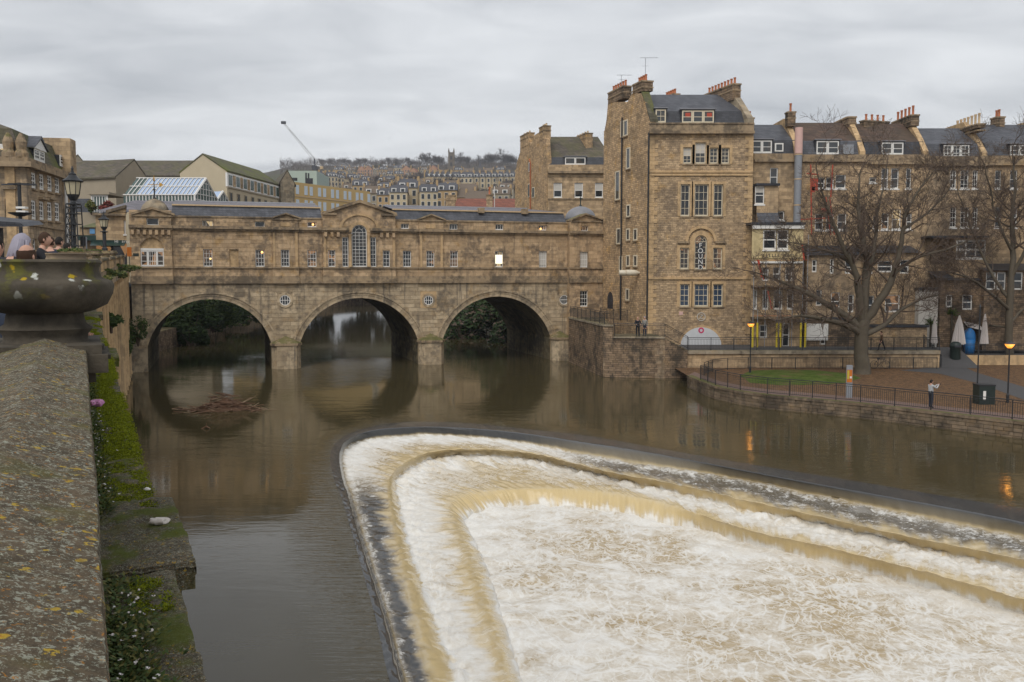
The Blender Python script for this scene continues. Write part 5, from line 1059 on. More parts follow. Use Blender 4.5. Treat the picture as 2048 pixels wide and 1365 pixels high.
def make_promenade():
    Q = [on_z(u, v, ZP_) for u, v in QUAY]
    w = T('quay_wall', 'low wet stone embankment wall edging the riverside path', 'wall', (Q[0].x, Q[0].y, 0)); O = Q[0]
    for i, (a, b) in enumerate(zip(Q, Q[1:])):
        a2, b2 = (a.x-O.x, a.y-O.y), (b.x-O.x, b.y-O.y); d = Vector((b2[0]-a2[0], b2[1]-a2[1])); nn = Vector((-d.y, d.x)).normalized()
        MB().prism([a2, b2, (b2[0]+nn.x*.6, b2[1]+nn.y*.6), (a2[0]+nn.x*.6, a2[1]+nn.y*.6)], -1., ZP_-.02, 'z').build('wall_core', M['rubble_dark'], w)
        rubble_course(w, a2, b2, -.12, ZP_-.14, .25, .8, 'quay_stone', .06, 30+i)
        L = d.length; k = max(1, round(L/1.5)); d.normalize()
        for j in range(k):
            p = Vector(a2)+d*(L*j/k+.008)-nn*.1; q = Vector(a2)+d*(L*(j+1)/k-.008)-nn*.1; MB().prism([tuple(p), tuple(q), tuple(q+nn*.5), tuple(p+nn*.5)], ZP_-.13, ZP_+.04, 'z').build('kerb_stone', M['quay_stone'], w)
    back = 78.6
    m = MB(); xs = [B2.x+.3+(48-B2.x)*k/12 for k in range(13)]; pts = [(p.x, p.y+.35) for p in Q]
    for p, q in zip(pts, pts[1:]): m.quad((p[0], p[1], ZP_), (q[0], q[1], ZP_), (q[0], 90, ZP_), (p[0], 90, ZP_))
    q = pts[-1]; m.quad((q[0], q[1], ZP_), (80, q[1]-12, ZP_), (80, 90, ZP_), (q[0], 90, ZP_))
    m.build('park_ground', M['leaf_litter'], kind='structure')
    m = MB()
    for a, b in zip(Q, Q[1:]): m.quad((a.x+.05, a.y+.36, ZP_+.005), (b.x+.05, b.y+.36, ZP_+.005), (b.x+1.1, b.y+2.9, ZP_+.005), (a.x+1.1, a.y+2.9, ZP_+.005))
    m.build('riverside_path', M['brick_path'], kind='structure')
    lw = [on_z(u, v, ZP_) for u, v in ((1480, 752), (1500, 766), (1560, 771), (1640, 770), (1690, 766), (1722, 757), (1700, 748), (1640, 742), (1560, 740), (1500, 742))]
    c = sum(lw, Vector())/len(lw); m = MB(); n = len(lw); m.v = [(p.x, p.y, ZP_+.008) for p in lw]+[(c.x+(p.x-c.x)*.55, c.y+(p.y-c.y)*.55, ZP_+.28) for p in lw]+[(c.x, c.y, ZP_+.34)]
    m.f = [(i, (i+1) % n, (i+1) % n+n, i+n) for i in range(n)]+[(i+n, (i+1) % n+n, 2*n) for i in range(n)]; m.mi = [0]*len(m.f); m.build('lawn', M['lawn_grass'], smooth=True, kind='structure')
    pa = [on_z(u, v, ZP_+.01) for u, v in ((1830, 737), (1885, 722), (1925, 722), (1952, 738), (1990, 760), (2060, 782), (2200, 800), (2200, 770), (2060, 752))]
    pa = [on_z(u, v, ZP_+.01) for u, v in ((1800, 741), (1880, 734), (1925, 733), (1952, 745), (2060, 778), (2200, 815), (2200, 835), (2048, 800), (1960, 768), (1880, 748))]
    MB().poly([tuple(p) for p in pa]).build('park_path', M['tarmac'], kind='structure')
    # raised walkway and its retaining wall
    rw = T('retaining_wall', 'long ochre stone retaining wall below the raised walkway', 'wall', (B2.x, 79.6, 0)); L = on_Y(1885, 548, 79.6).x-B2.x
    MB().box(0.02, L, .3, 8., -1, 2.36).build('wall_core', M['rubble_dark'], rw)
    MB().box(0.02, L, .02, .3, -1, 2.1).build('wall_face', M['ashlar'], rw); k = round(L/1.6)
    for j in range(k): MB().box(L*j/k+.01, L*(j+1)/k-.01, -.14, .5, 2.1, 2.4).build('coping_stone', M['coping_stone'], rw)
    MB().quad((B2.x, 80.1, 2.405), (B2.x+L, 80.1, 2.405), (B2.x+L, 88, 2.405), (B2.x, 88, 2.405)).build('raised_walkway', M['tarmac'], kind='structure')
    MB().add([(B2.x+L+.02, 79.4, ZP_+.02), (B2.x+L+3.2, 79.0, ZP_+.02), (B2.x+L+3.2, 83., 2.41), (B2.x+L+.02, 83., 2.41)], [(0, 1, 2, 3)]).build('ramp', M['tarmac'], kind='structure')
    MB().box(B2.x+L+3.3, B2.x+L+22, 82., 82.4, .5, 1.75).build('terrace_edge', M['bath_clean']); o = bpy.data.objects['terrace_edge']; tag(o, 'pale low wall along the cafe terrace behind the park path', 'wall')
    MB().box(B2.x+L+3.3, B2.x+L+22, 82.41, 90., .5, 1.7).build('cafe_terrace', M['tarmac'], kind='structure')
    railing('iron_railing', 'long iron railing along the raised walkway edge', [(B2.x+.1, 79.7, 2.4), (B2.x+L, 79.7, 2.4)])
    railing('iron_railing', 'iron railing at the foot of the ochre retaining wall', [tuple(on_z(1408, 751, ZP_)), tuple(on_z(1425, 744, ZP_)), tuple(on_z(1455, 740.5, ZP_)), (on_Y(1500, 548, 78.4).x, 78.4, ZP_), (on_Y(1880, 548, 78.4).x, 78.4, ZP_)], 1.0)
    railing('iron_railing', 'iron railing on the ramp beside the litter bin', [(B2.x+L+.1, 79.5, ZP_), (B2.x+L+.1, 83., 2.41)])
    railing('iron_railing', 'riverside iron railing with grey top rail beside the path', [(p.x+.12, p.y+.42, ZP_+.03) for p in Q[1:]], 1.1, 2.0)
    railing('iron_railing', 'iron railing along the cafe terrace edge', [(B2.x+L+3.4, 82.2, 1.75), (B2.x+L+20, 82.2, 1.75)], 1.0)
make_promenade()
# ---- upstream banks seen through the arches
def leaf_mass(m, c, r, n, size, rg, cols=3, flat=1.):
    for _ in range(n):
        while True:
            d = Vector((rg.uniform(-1, 1), rg.uniform(-1, 1), rg.uniform(-1, 1)))
            if d.length < 1: break
        d = d*(.55+.45*rg.random())/max(d.length, .3)*d.length**.3
        p = Vector((c[0]+d.x*r[0], c[1]+d.y*r[1], c[2]+d.z*r[2])); a = Vector((rg.gauss(0, 1), rg.gauss(0, 1), rg.gauss(0, .6))).normalized(); b = a.orthogonal().normalized(); s = size*rg.uniform(.6, 1.4)
        m.c = rg.randrange(cols); m.add([p-a*s, p+b*s*.45, p+a*s, p-b*s*.45], [(0, 1, 2, 3)])
for nm, c in (('leaf_a', (.045, .075, .018)), ('leaf_b', (.075, .105, .025)), ('leaf_c', (.025, .045, .012)), ('leaf_ivy', (.03, .055, .014)), ('leaf_yellow', (.14, .13, .035)), ('twig', (.105, .075, .055)), ('bark', (.10, .082, .058)), ('twig_far', (.11, .09, .08))): plain(nm, c, .7, .3, 3., .25, bump=.3 if nm == 'bark' else 0)
def bush(name, label, c, r, n, size, mats, seed, group=None, cat='shrub'):
    rg = random.Random(seed); o = T(name, label, cat, (c[0], c[1], c[2]-r[2]*.8), 0., group); m = MB()
    for k in range(9):
        q = (rg.uniform(-.6, .6)*r[0], rg.uniform(-.6, .6)*r[1], r[2]*.8+rg.uniform(-.5, .5)*r[2]); leaf_mass(m, q, [x*rg.uniform(.35, .55) for x in r], n//9, size, rg, len(mats))
    m.build('foliage', [M[x] for x in mats], o, fix=False)
    s = MB()
    for k in range(7): a = rg.uniform(0, 6.28); s.tube([(0, 0, -.3), (math.cos(a)*r[0]*.25, math.sin(a)*r[1]*.25, r[2]*.5), (math.cos(a)*r[0]*.55, math.sin(a)*r[1]*.55, r[2]*1.1)], [.07, .05, .02], 5)
    s.build('stem', M['twig'], o); return o
def make_upstream():
    # west bank wall runs up river and closes the view behind the middle arch
    L = [on_z(296, 712), on_z(360, 690), on_z(430, 668), on_z(510, 637), on_z(620, 618), on_z(720, 610), on_z(860, 606), on_z(1000, 612)]
    w = T('river_bank_wall', 'old stone river wall running upstream behind the left arch', 'wall', (L[0].x, L[0].y, 0)); O = L[0]
    for a, b in zip(L, L[1:]):
        d = Vector((b.x-a.x, b.y-a.y)).normalized(); n = Vector((-d.y, d.x))*2
        MB().prism([(a.x-O.x, a.y-O.y), (b.x-O.x, b.y-O.y), (b.x-O.x+n.x, b.y-O.y+n.y), (a.x-O.x+n.x, a.y-O.y+n.y)], -1., 2.3, 'z').build('wall_length', M['rubble_dark'], w)
    m = MB(); n = [(p.x-1., p.y+1., 2.2) for p in L]+[(140, 300, 3.), (140, 420, 3), (-200, 420, 3.), (-200, 110, 3.)]; m.poly(n); m.build('upstream_bank', M['leaf_litter'], kind='structure')
    rg = random.Random(11); k = 0
    for (u, v, Y, r, s) in ((345, 650, 118, (3.2, 3, 2.6), 1), (385, 640, 124, (3.6, 3, 3.0), 0), (425, 628, 131, (4., 3, 3.), 1), (462, 625, 139, (3.6, 3, 2.6), 0), (495, 622, 150, (4.5, 3, 2.6), 1), (380, 668, 116, (2.4, 2, 2.), 0), (440, 612, 150, (5, 4, 4.), 0)):
        p = on_Y(u, v, Y); bush('river_shrub', 'green shrub overhanging the river wall behind the left arch, number of its place along the wall', p, r, 2600, .26, ['leaf_a', 'leaf_b', 'leaf_c'] if s else ['leaf_a', 'leaf_c', 'leaf_ivy'], 50+k, 'shrubs behind the left arch')['label'] = 'green shrub %s on the river wall behind the left arch' % ('nearest the arch foot', 'second from the arch foot', 'in the middle of the row', 'past the middle of the row', 'farthest along', 'hanging lowest', 'highest at the back')[k]; k += 1
    # east bank: dark wooded slope behind the right arch
    e = [on_z(905, 700), on_z(1010, 688), on_z(960, 640)]
    MB().add([tuple(on_z(985, 674)), tuple(on_z(925, 652)), tuple(on_z(895, 630)), (-6, 240, 1), (30, 240, 9), (45, 105, 9)], [(0, 1, 2, 3, 4, 5)]).build('east_bank', M['soil'], kind='structure')
    k = 0
    for (u, v, Y, r) in ((915, 640, 150, (5, 4, 4)), (945, 625, 140, (5, 4, 5)), (975, 640, 130, (4, 4, 4)), (1000, 615, 132, (4, 4, 5.)), (930, 660, 128, (3.5, 3, 3)), (1015, 660, 122, (2.5, 3, 3)), (900, 655, 165, (4, 4, 3))):
        p = on_Y(u, v, Y); bush('bank_shrub', 'dark shrub %s behind the right arch' % ('far back on the bank', 'tall in the middle', 'low by the water', 'tallest at the top', 'lowest on the left', 'nearest the arch wall', 'farthest upstream')[k], p, r, 2400, .3, ['leaf_c', 'twig', 'leaf_ivy', 'leaf_c'], 80+k, 'shrubs behind the right arch'); k += 1
make_upstream()
# ---------------------------------------------------------------- near bank: parade wall, balustrade, urns, lamps
PZ = .0236                                                   # the parade climbs gently towards the bridge
PA = R(25)
def pw(x, y, z=0.):                                          # parade frame: x to the river, y along; bends towards the bridge after 37.5 m
    q = Vector((math.cos(PA), math.sin(PA))); p = Vector((-math.sin(PA), math.cos(PA))); a2 = math.atan(.382); q2 = Vector((math.cos(a2), math.sin(a2))); p2 = Vector((-math.sin(a2), math.cos(a2)))
    b = 37.5
    w = q*x+p*y if y < b else p*b+p2*(y-b)+q2*x
    return Vector((w.x, w.y, HC+z+PZ*y))
def pang(y): return PA if y < 37.5 else math.atan(.382)
def lichen(name, base1, base2, scale=1., moss=.0):
    g = G(name); p = g.pos()
    n = g.noise(p, 7*scale, 7, .68); n2 = g.noise(p, 38*scale, 5, .6); n0 = g.noise(p, 1.6*scale, 4, .6)
    col = g.mix(g.ss(n, .32, .68), base1, base2)
    col = g.mix(g.ma('MULTIPLY', g.ss(n2, .52, .72), .55), col, (.045, .035, .026))
    dv = g.n('VectorMath', {0: p, 1: g.n('VectorMath', {0: g.noise(p, 30*scale, 4, .6, col=True), 1: (.05, .05, .05)}, operation='MULTIPLY').outputs[0]}, operation='ADD').outputs[0]
    def spots(sc, th, colr, amt, loc, mask):
        v = g.mapv(dv, loc=loc); d = g.vor(v, sc*scale); rnd = g.n('SeparateColor', {0: g.vor(v, sc*scale, out=1)}).outputs[0]
        k = g.ma('MULTIPLY', g.ma('SUBTRACT', 1., g.ss(g.ma('ADD', d, g.ma('MULTIPLY', g.ma('SUBTRACT', n2, .5), .5)), th*.55, th)), g.ss(rnd, mask, mask+.06))
        return g.ma('MULTIPLY', k, amt)
    col = g.mix(spots(26, .46, 0, .7, (0, 0, 0), .40), col, g.mix(n2, (.25, .26, .20), (.40, .41, .34)))
    col = g.mix(spots(48, .46, 0, .65, (4, 2, 0), .40), col, (.31, .32, .25))
    col = g.mix(spots(13, .34, 0, .9, (1, 7, 0), .72), col, g.mix(n2, (.30, .19, .02), (.46, .33, .05)))
    col = g.mix(spots(34, .4, 0, .8, (9, 7, 3), .8), col, (.36, .15, .02))
    col = g.mix(g.ma('MULTIPLY', g.ss(n0, .52, .68), .55), col, (.10, .095, .025))
    if moss: col = g.mix(g.ma('MULTIPLY', g.ss(g.noise(p, 3.5, 6, .7), .46, .6), moss), col, g.mix(n2, (.035, .05, .006), (.11, .13, .016)))
    g.bsdf(col, .92, g.bump(g.ma('ADD', n, g.ma('MULTIPLY', n2, .5)), .7, .012), .15); return g.m
lichen('lichen_coping', (.125, .095, .062), (.06, .048, .032), 2.6); lichen('lichen_ledge', (.10, .082, .055), (.05, .043, .03), 3.2, .85)
def urn_mat():
    g = G('urn_stone'); p = g.pos(); n = g.noise(p, 5, 6, .65); n2 = g.noise(p, 26, 4, .6); z = g.n('SeparateXYZ', {0: g.obj()}).outputs[2]
    col = g.mix(g.ss(n, .35, .65), (.095, .08, .06), (.045, .039, .031)); top = g.ss(z, .24, .40)
    dv = g.n('VectorMath', {0: p, 1: g.n('VectorMath', {0: g.noise(p, 25, 4, .6, col=True), 1: (.06, .06, .06)}, operation='MULTIPLY').outputs[0]}, operation='ADD').outputs[0]
    d = g.vor(dv, 17.); r = g.n('SeparateColor', {0: g.vor(dv, 17., out=1)})
    k = g.ma('MULTIPLY', g.ma('MULTIPLY', g.ma('SUBTRACT', 1., g.ss(d, .2, .36)), g.ss(r.outputs[0], .6, .66)), top)
    col = g.mix(g.ma('MULTIPLY', g.ma('MULTIPLY', g.ss(n, .5, .62), top), .75), col, (.13, .125, .03))
    col = g.mix(k, col, g.mix(g.ss(r.outputs[1], .45, .55), (.50, .51, .46), (.40, .28, .02)))
    g.bsdf(col, .9, g.bump(g.ma('ADD', n, g.ma('MULTIPLY', n2, .4)), .6, .02), .2)
urn_mat()
def grid_mesh(fn, nu, nv, name, mat, parent=None, kind=None):
    V = [fn(i/nu, j/nv) for j in range(nv+1) for i in range(nu+1)]; w = nu+1
    me = bpy.data.meshes.new(name); me.from_pydata(V, [], [(j*w+i, j*w+i+1, (j+1)*w+i+1, (j+1)*w+i) for j in range(nv) for i in range(nu)]); me.materials.append(M[mat]); me.shade_smooth(); me.set_sharp_from_angle(angle=R(38))
    o = bpy.data.objects.new(name, me); COL.objects.link(o)
    if parent: o.parent = parent
    if kind: o['kind'] = kind
    return o
PIERS = [5.13+9.15*k for k in range(-1, 10)]
def make_parade():
    ba = T('balustrade', 'weathered stone balustrade with lichen covered coping along the near parade', 'balustrade')
    # near coping, worn and lichened
    prof = [(-.36, -.20), (-.365, -.062), (-.35, -.052), (-.26, -.026), (-.16, 0.), (-.06, -.029), (.008, -.048), (.016, -.052), (.018, -.06), (.016, -.17), (.0, -.19), (-.02, -.20)]
    cum = [0]; 
    for a, b in zip(prof, prof[1:]): cum.append(cum[-1]+math.hypot(b[0]-a[0], b[1]-a[1]))
    def pr(t):
        s = t*cum[-1]; i = max(k for k in range(len(cum)-1) if cum[k] <= s+1e-9); f = (s-cum[i])/(cum[i+1]-cum[i]); return prof[i][0]+(prof[i+1][0]-prof[i][0])*f, prof[i][1]+(prof[i+1][1]-prof[i][1])*f
    def cop(y0, y1):
        def fn(u, v):
            x, z = pr(u); y = y0+(y1-y0)*v; q = Vector((x*9, y*9, z*9)); d = noise.noise(q)*.0045+noise.noise(q*3.1)*.003+noise.noise(q*9)*.0014
            return pw(x+d*.6, y, -.42+z+d)
        n = max(6, int((y1-y0)*(85 if y1 < 6 else 8))); return grid_mesh(fn, 46 if y1 < 6 else 12, n, 'coping_stone', 'lichen_coping', ba)
    cop(-2., .28); cop(.285, 4.86)
    # further bays: coping lengths, balusters, rails, piers
    bal = MB().lathe([(.075, 0), (.075, .05), (.05, .07), (.085, .2), (.08, .27), (.045, .42), (.04, .47), (.065, .5), (.065, .54)], 12).mesh('baluster', M['bath_clean'], smooth=40)
    for k, py in enumerate(PIERS):
        if py > 90: break
        if k+1 < len(PIERS):
            a, b = py+.5, PIERS[k+1]-.5
            if a > 5:
                cop(a, a+(b-a)/2-.01); cop(a+(b-a)/2+.01, b)
            def seg(x0, x1, z0, z1, nm, mt):
                n = 6; m = MB()
                for i in range(n):
                    y0, y1 = a+(b-a)*i/n, a+(b-a)*(i+1)/n; q = [pw(x, y, z) for y in (y0, y1) for x, z in ((x0, z0), (x1, z0), (x1, z1), (x0, z1))]
                    m.add(q, [(0, 1, 5, 4), (1, 2, 6, 5), (2, 3, 7, 6), (3, 0, 4, 7)])
                m.build(nm, M[mt], ba)
            seg(-.31, -.01, -1.40, -1.18, 'base_rail', 'bath_trim')
            nb = 26
            for i in range(nb):
                y = a+(b-a)*(i+.5)/nb; link('baluster', bal, ba, pw(-.16, y, -1.18), (1, 1, 1.02), pang(y))
        if -1 < k:
            c = pw(-.16, py, 0); m = MB(); h = .30 if k else .30
            m.box(-.18, .165, -.42, .42, -1.40, -.585); m.box(-.33, .27, -.40, .40, -.585, -.50); m.box(-.31, .245, -.38, .38, -.50, -.455); m.box(-.25, .215, -.38, .38, -.63, -.586); o = m.build('pier', M['urn_stone' if k == 1 else 'bath_trim'], ba); o.location = c; o.rotation_euler = (0, 0, pang(py))
    # urns
    up = [(.262, .0), (.262, .035), (.205, .05), (.188, .07), (.192, .095), (.215, .125), (.182, .15), (.172, .2), (.225, .212), (.285, .242), (.312, .295), (.32, .337), (.308, .36), (.282, .368), (.262, .378), (.25, .41), (.256, .435), (.266, .45), (.258, .462), (.21, .462), (.19, .42)]
    LB = ['large lichen spotted stone urn on the nearest pier', 'mossy stone urn on the second pier behind the onlookers', 'stone urn with low shrub on the third pier', 'low green topped urn on the fourth pier', 'small green topped urn on the fifth pier', 'small stone urn on the sixth pier', 'farthest visible stone urn near the bridge', 'stone urn beside the bridge pavilion', 'stone urn by the bridge corner']
    for k, py in enumerate(PIERS[1:9]):
        c = pw(-.16, py, -.515); o = T('urn', LB[k], 'urn', c, pang(py), 'stone urns on the balustrade')
        n = 64 if k == 0 else 24; m = MB()
        if k == 0: m.lathe(up, n, (0, 0, .0))
        else: m.lathe(up, n, (0, 0, 0))
        b = m.build('bowl', M['urn_stone' if k == 0 else 'bath_trim'], o, smooth=50)
        MB().box(-.285, .285, -.285, .285, -.07+.115-.06, -.03+.035).build('plinth', M['urn_stone' if k == 0 else 'bath_trim'], o)
        if k in (2, 3, 4, 5):
            rg = random.Random(k); m = MB(); leaf_mass(m, (0, 0, .48), (.32, .32, .07), 900, .03, rg, 3); m.build('planting', [M['leaf_a'], M['leaf_yellow'], M['leaf_b']], o, fix=False)
    # wall below with ledge stones
    rw = T('parade_wall', 'tall stone river wall with mossy ledge and column front below the parade', 'wall')
    rg = random.Random(5); y = -1.; 
    def ledge(y0, y1, x1, h=.0, near=True):
        def fn(u, v):
            x = -.05+(x1+.05)*min(1, u/.8); z = -1.46+h-.0*u
            if u > .8: z -= (u-.8)/.2*.09; x = x1-(.02 if u > .9 else 0)
            yy = y0+(y1-y0)*v; q = Vector((x*7, yy*7, z)); d = (noise.noise(q)*.014+noise.noise(q*3)*.010+noise.noise(q*8)*.005) if near else 0
            if u > .74: x += noise.noise(Vector((yy*6, 3, 1)))*.012
            e = min(v, 1-v)*(y1-y0); z -= .03*math.exp(-e/.018)
            return pw(x, yy, z+d)
        grid_mesh(fn, 26 if near else 10, max(4, int((y1-y0)*(26 if near else 2))), 'ledge_stone', 'lichen_ledge', rw)
    def proj(y): return any(abs(y-p) < .68 for p in PIERS)
    while y < 37:
        nxt = min([p+s for p in PIERS for s in (-.66, .66) if p+s > y+.05]+[99]); L = min(rg.uniform(1.0, 1.7), nxt-y)
        if nxt-y-L < .35: L = nxt-y
        pj = proj(y+L/2); ledge(y+.011, y+L-.011, .455 if pj else .352, .015 if pj else rg.uniform(-.008, .008), y < 16)
        if pj and L > .9:
            p = pw(.2, y+L/2, -1.64); m = MB()
            for i, (xx, zz) in enumerate(((.19, .05), (.14, -.01), (.09, -.07))): m.box(-.3, xx, -L/2+.04+.05*i, L/2-.04-.05*i, zz-.06, zz-.001)
            c2 = MB().box(-.25, .25, -L/2+.02, L/2-.02, .04, .17).build('ledge_base', M['lichen_ledge'], rw); c2.location = p; c2.rotation_euler = (0, 0, pang(y))
            o = m.build('corbel', M['lichen_ledge'], rw); o.location = p; o.rotation_euler = (0, 0, pang(y))
        y += L
    def strip(x0, x1, za, zb, y0, y1, nm, mt, n=8, floor=None):
        m = MB()
        for i in range(n):
            a, b = y0+(y1-y0)*i/n, y0+(y1-y0)*(i+1)/n; q = []
            for yy in (a, b):
                p, r = pw(x0, yy, za), pw(x1, yy, zb)
                p2, r2 = pw(x0, yy, zb), pw(x1, yy, za)
                if floor is not None: p.z = floor; r2.z = floor
                q += [p, r2, r, p2]
            m.add(q, [(0, 1, 5, 4), (1, 2, 6, 5), (2, 3, 7, 6), (3, 0, 4, 7)])
        m.build(nm, M[mt], rw)
    strip(-.4, .22, 0, -1.64, -3, 37.5, 'wall_face', 'rubble_dark', 10, -1.)
    # column front nearer the bridge
    END = 87.6
    strip(-1., -.15, 0, -1.9, 37.5, END, 'wall_face', 'bath_low', 10, -1.); strip(-.9, .50, -1.75, -1.5, 37.5, END, 'ledge', 'bath_trim', 10); strip(-.5, .30, -2.15, -1.75, 37.5, END, 'architrave', 'bath_clean', 10)
    col = MB().lathe([(.30, 0), (.30, .2), (.24, .3), (.235, 3.), (.20, 6.2), (.27, 6.3), (.29, 6.45), (.29, 6.6)], 14).mesh('column', M['bath_clean'], smooth=40); n = 17
    for i in range(n):
        y = 39+(END-40)*i/(n-1); c = pw(.12, y, -2.15); h = c.z-.3; o = link('column', col, rw, (c.x, c.y, .3), (1, 1, h/6.6), pang(y))
        c = pw(.12, y, -1.98); br = MB().box(-.3, .28, -.16, .16, -.2, .2).build('bracket', M['bath_clean'], rw); br.location = c; br.rotation_euler = (0, 0, pang(y)); 
    # pavement
    m = MB()
    for i in range(12):
        a, b = -6+102*i/12, -6+102*(i+1)/12; m.quad(pw(-30, a, -1.47), pw(-.3, a, -1.47), pw(-.3, b, -1.47), pw(-30, b, -1.47))
    m.build('pavement', M['tarmac'], kind='structure')
    # moss, weeds and flowers on the ledge
    rg = random.Random(8); m = MB()
    def tuft(x, y, h, n, mi, z=-1.45, spread=.02, wid=.25):
        for _ in range(n):
            a = rg.uniform(0, 6.28); r = rg.random()*spread; c = pw(x+math.cos(a)*r, y+math.sin(a)*r, z); d = Vector((math.cos(a)*.5, math.sin(a)*.5, 1)).normalized()*h*rg.uniform(.5, 1.2); s = Vector((-math.sin(a), math.cos(a), 0))*h*wid
            m.c = mi if rg.random() < .7 else rg.randrange(3); m.add([c-s, c+s, c+d], [(0, 1, 2)])
    for _ in range(24000):
        y = 2.2+rg.random()**1.6*20; x = rg.uniform(.0, .36)
        k = noise.noise(Vector((x*4, y*1.1, 3)))+.35*noise.noise(Vector((x*14, y*9, 1)))
        if 5.9 < y < 14 : k += .42
        if y < 5.6: k -= .22
        if k > .1: tuft(x, y, .007 if y < 7 else .011, 7, 0, spread=.03, wid=.7)
    m.build('moss', [M['moss_a'], M['moss_b'], M['leaf_a']], fix=False); tag(bpy.data.objects['moss'], 'bright green moss cushions on the stone ledge', kind='stuff')
    m = MB()
    for _ in range(2000):
        y = rg.choice((rg.uniform(1.2, 4.3), rg.uniform(1.2, 3.9), rg.uniform(1.4, 3.5), rg.uniform(5.4, 9.), rg.uniform(9, 14))); x = (.05 if y < 6 else .03)+abs(rg.gauss(0, .075 if y < 4.3 else .035))
        if x > .3: continue
        c = pw(x, y, -1.45); h = rg.uniform(.015, .065)
        for _ in range(9):
            a = rg.uniform(0, 6.28); p = c+Vector((math.cos(a)*.03, math.sin(a)*.03, h*rg.random())); d = Vector((math.cos(a), math.sin(a), rg.uniform(.1, .9))).normalized()*rg.uniform(.014, .034); s = Vector((-math.sin(a), math.cos(a), 0))*.007
            m.c = rg.choice((0, 0, 1, 2)); m.add([p, p+d*.5+s, p+d, p+d*.5-s], [(0, 1, 2, 3)])
    for _ in range(170):
        y = rg.choice((rg.uniform(1.2, 4.), rg.uniform(1.2, 4.), rg.uniform(5.5, 9))); x = .06+abs(rg.gauss(0, .085 if y < 4.2 else .05))
        if x > .33: continue
        c = pw(x, y, -1.45+rg.uniform(.05, .09)); m.c = 3
        for i in range(4):
            a = rg.uniform(0, 6.28); d = Vector((math.cos(a), math.sin(a), rg.uniform(-.2, .8)))*.006; s = Vector((-math.sin(a), math.cos(a), .2))*.005; m.add([c, c+d+s, c+d*1.3, c+d-s], [(0, 1, 2, 3)])
    m.build('flowering_weeds', [M['leaf_a'], M['leaf_b'], M['leaf_yellow'], M['petal']], fix=False); tag(bpy.data.objects['flowering_weeds'], 'leafy weeds with tiny white flowers along the ledge', kind='stuff')
    # greenery on the far ledge and by the ladder
    rg = random.Random(3)
    for i, (y, dx, r, lab) in enumerate(((44, .2, (.3, 1.4, .25), 'nearest'), (58, .25, (.35, 2.4, .3), 'middle'), (74, .3, (.4, 3.4, .4), 'by the bridge'))):
        c = pw(dx, y, -1.33); bush('ledge_weeds', 'green weeds growing on the parade ledge, the clump %s' % lab, c, r, 1400, .11, ['leaf_a', 'leaf_b', 'leaf_yellow'], 200+i, 'weeds on the far ledge')
    for i, (u, v, Y, r) in enumerate(((275, 660, 79, (1.1, .6, 1.4)), (252, 690, 77, (.8, .6, 1.1)), (222, 640, 48, (.7, .6, .5)))):
        c = on_Y(u, v, Y); bush('ivy_clump', ('ivy clump hanging beside the ladder gate', 'ivy clump low on the column front', 'leafy branch growing from the ledge near the urn')[i], c, r, 900, .12, ['leaf_a', 'leaf_ivy', 'leaf_b'], 230+i)
plain('moss_a', (.21, .24, .016), .9, .3, 12., .1); plain('moss_b', (.13, .16, .012), .9, .3, 12., .1); plain('petal', (.66, .62, .60), .6, .1, 20.)
make_parade()
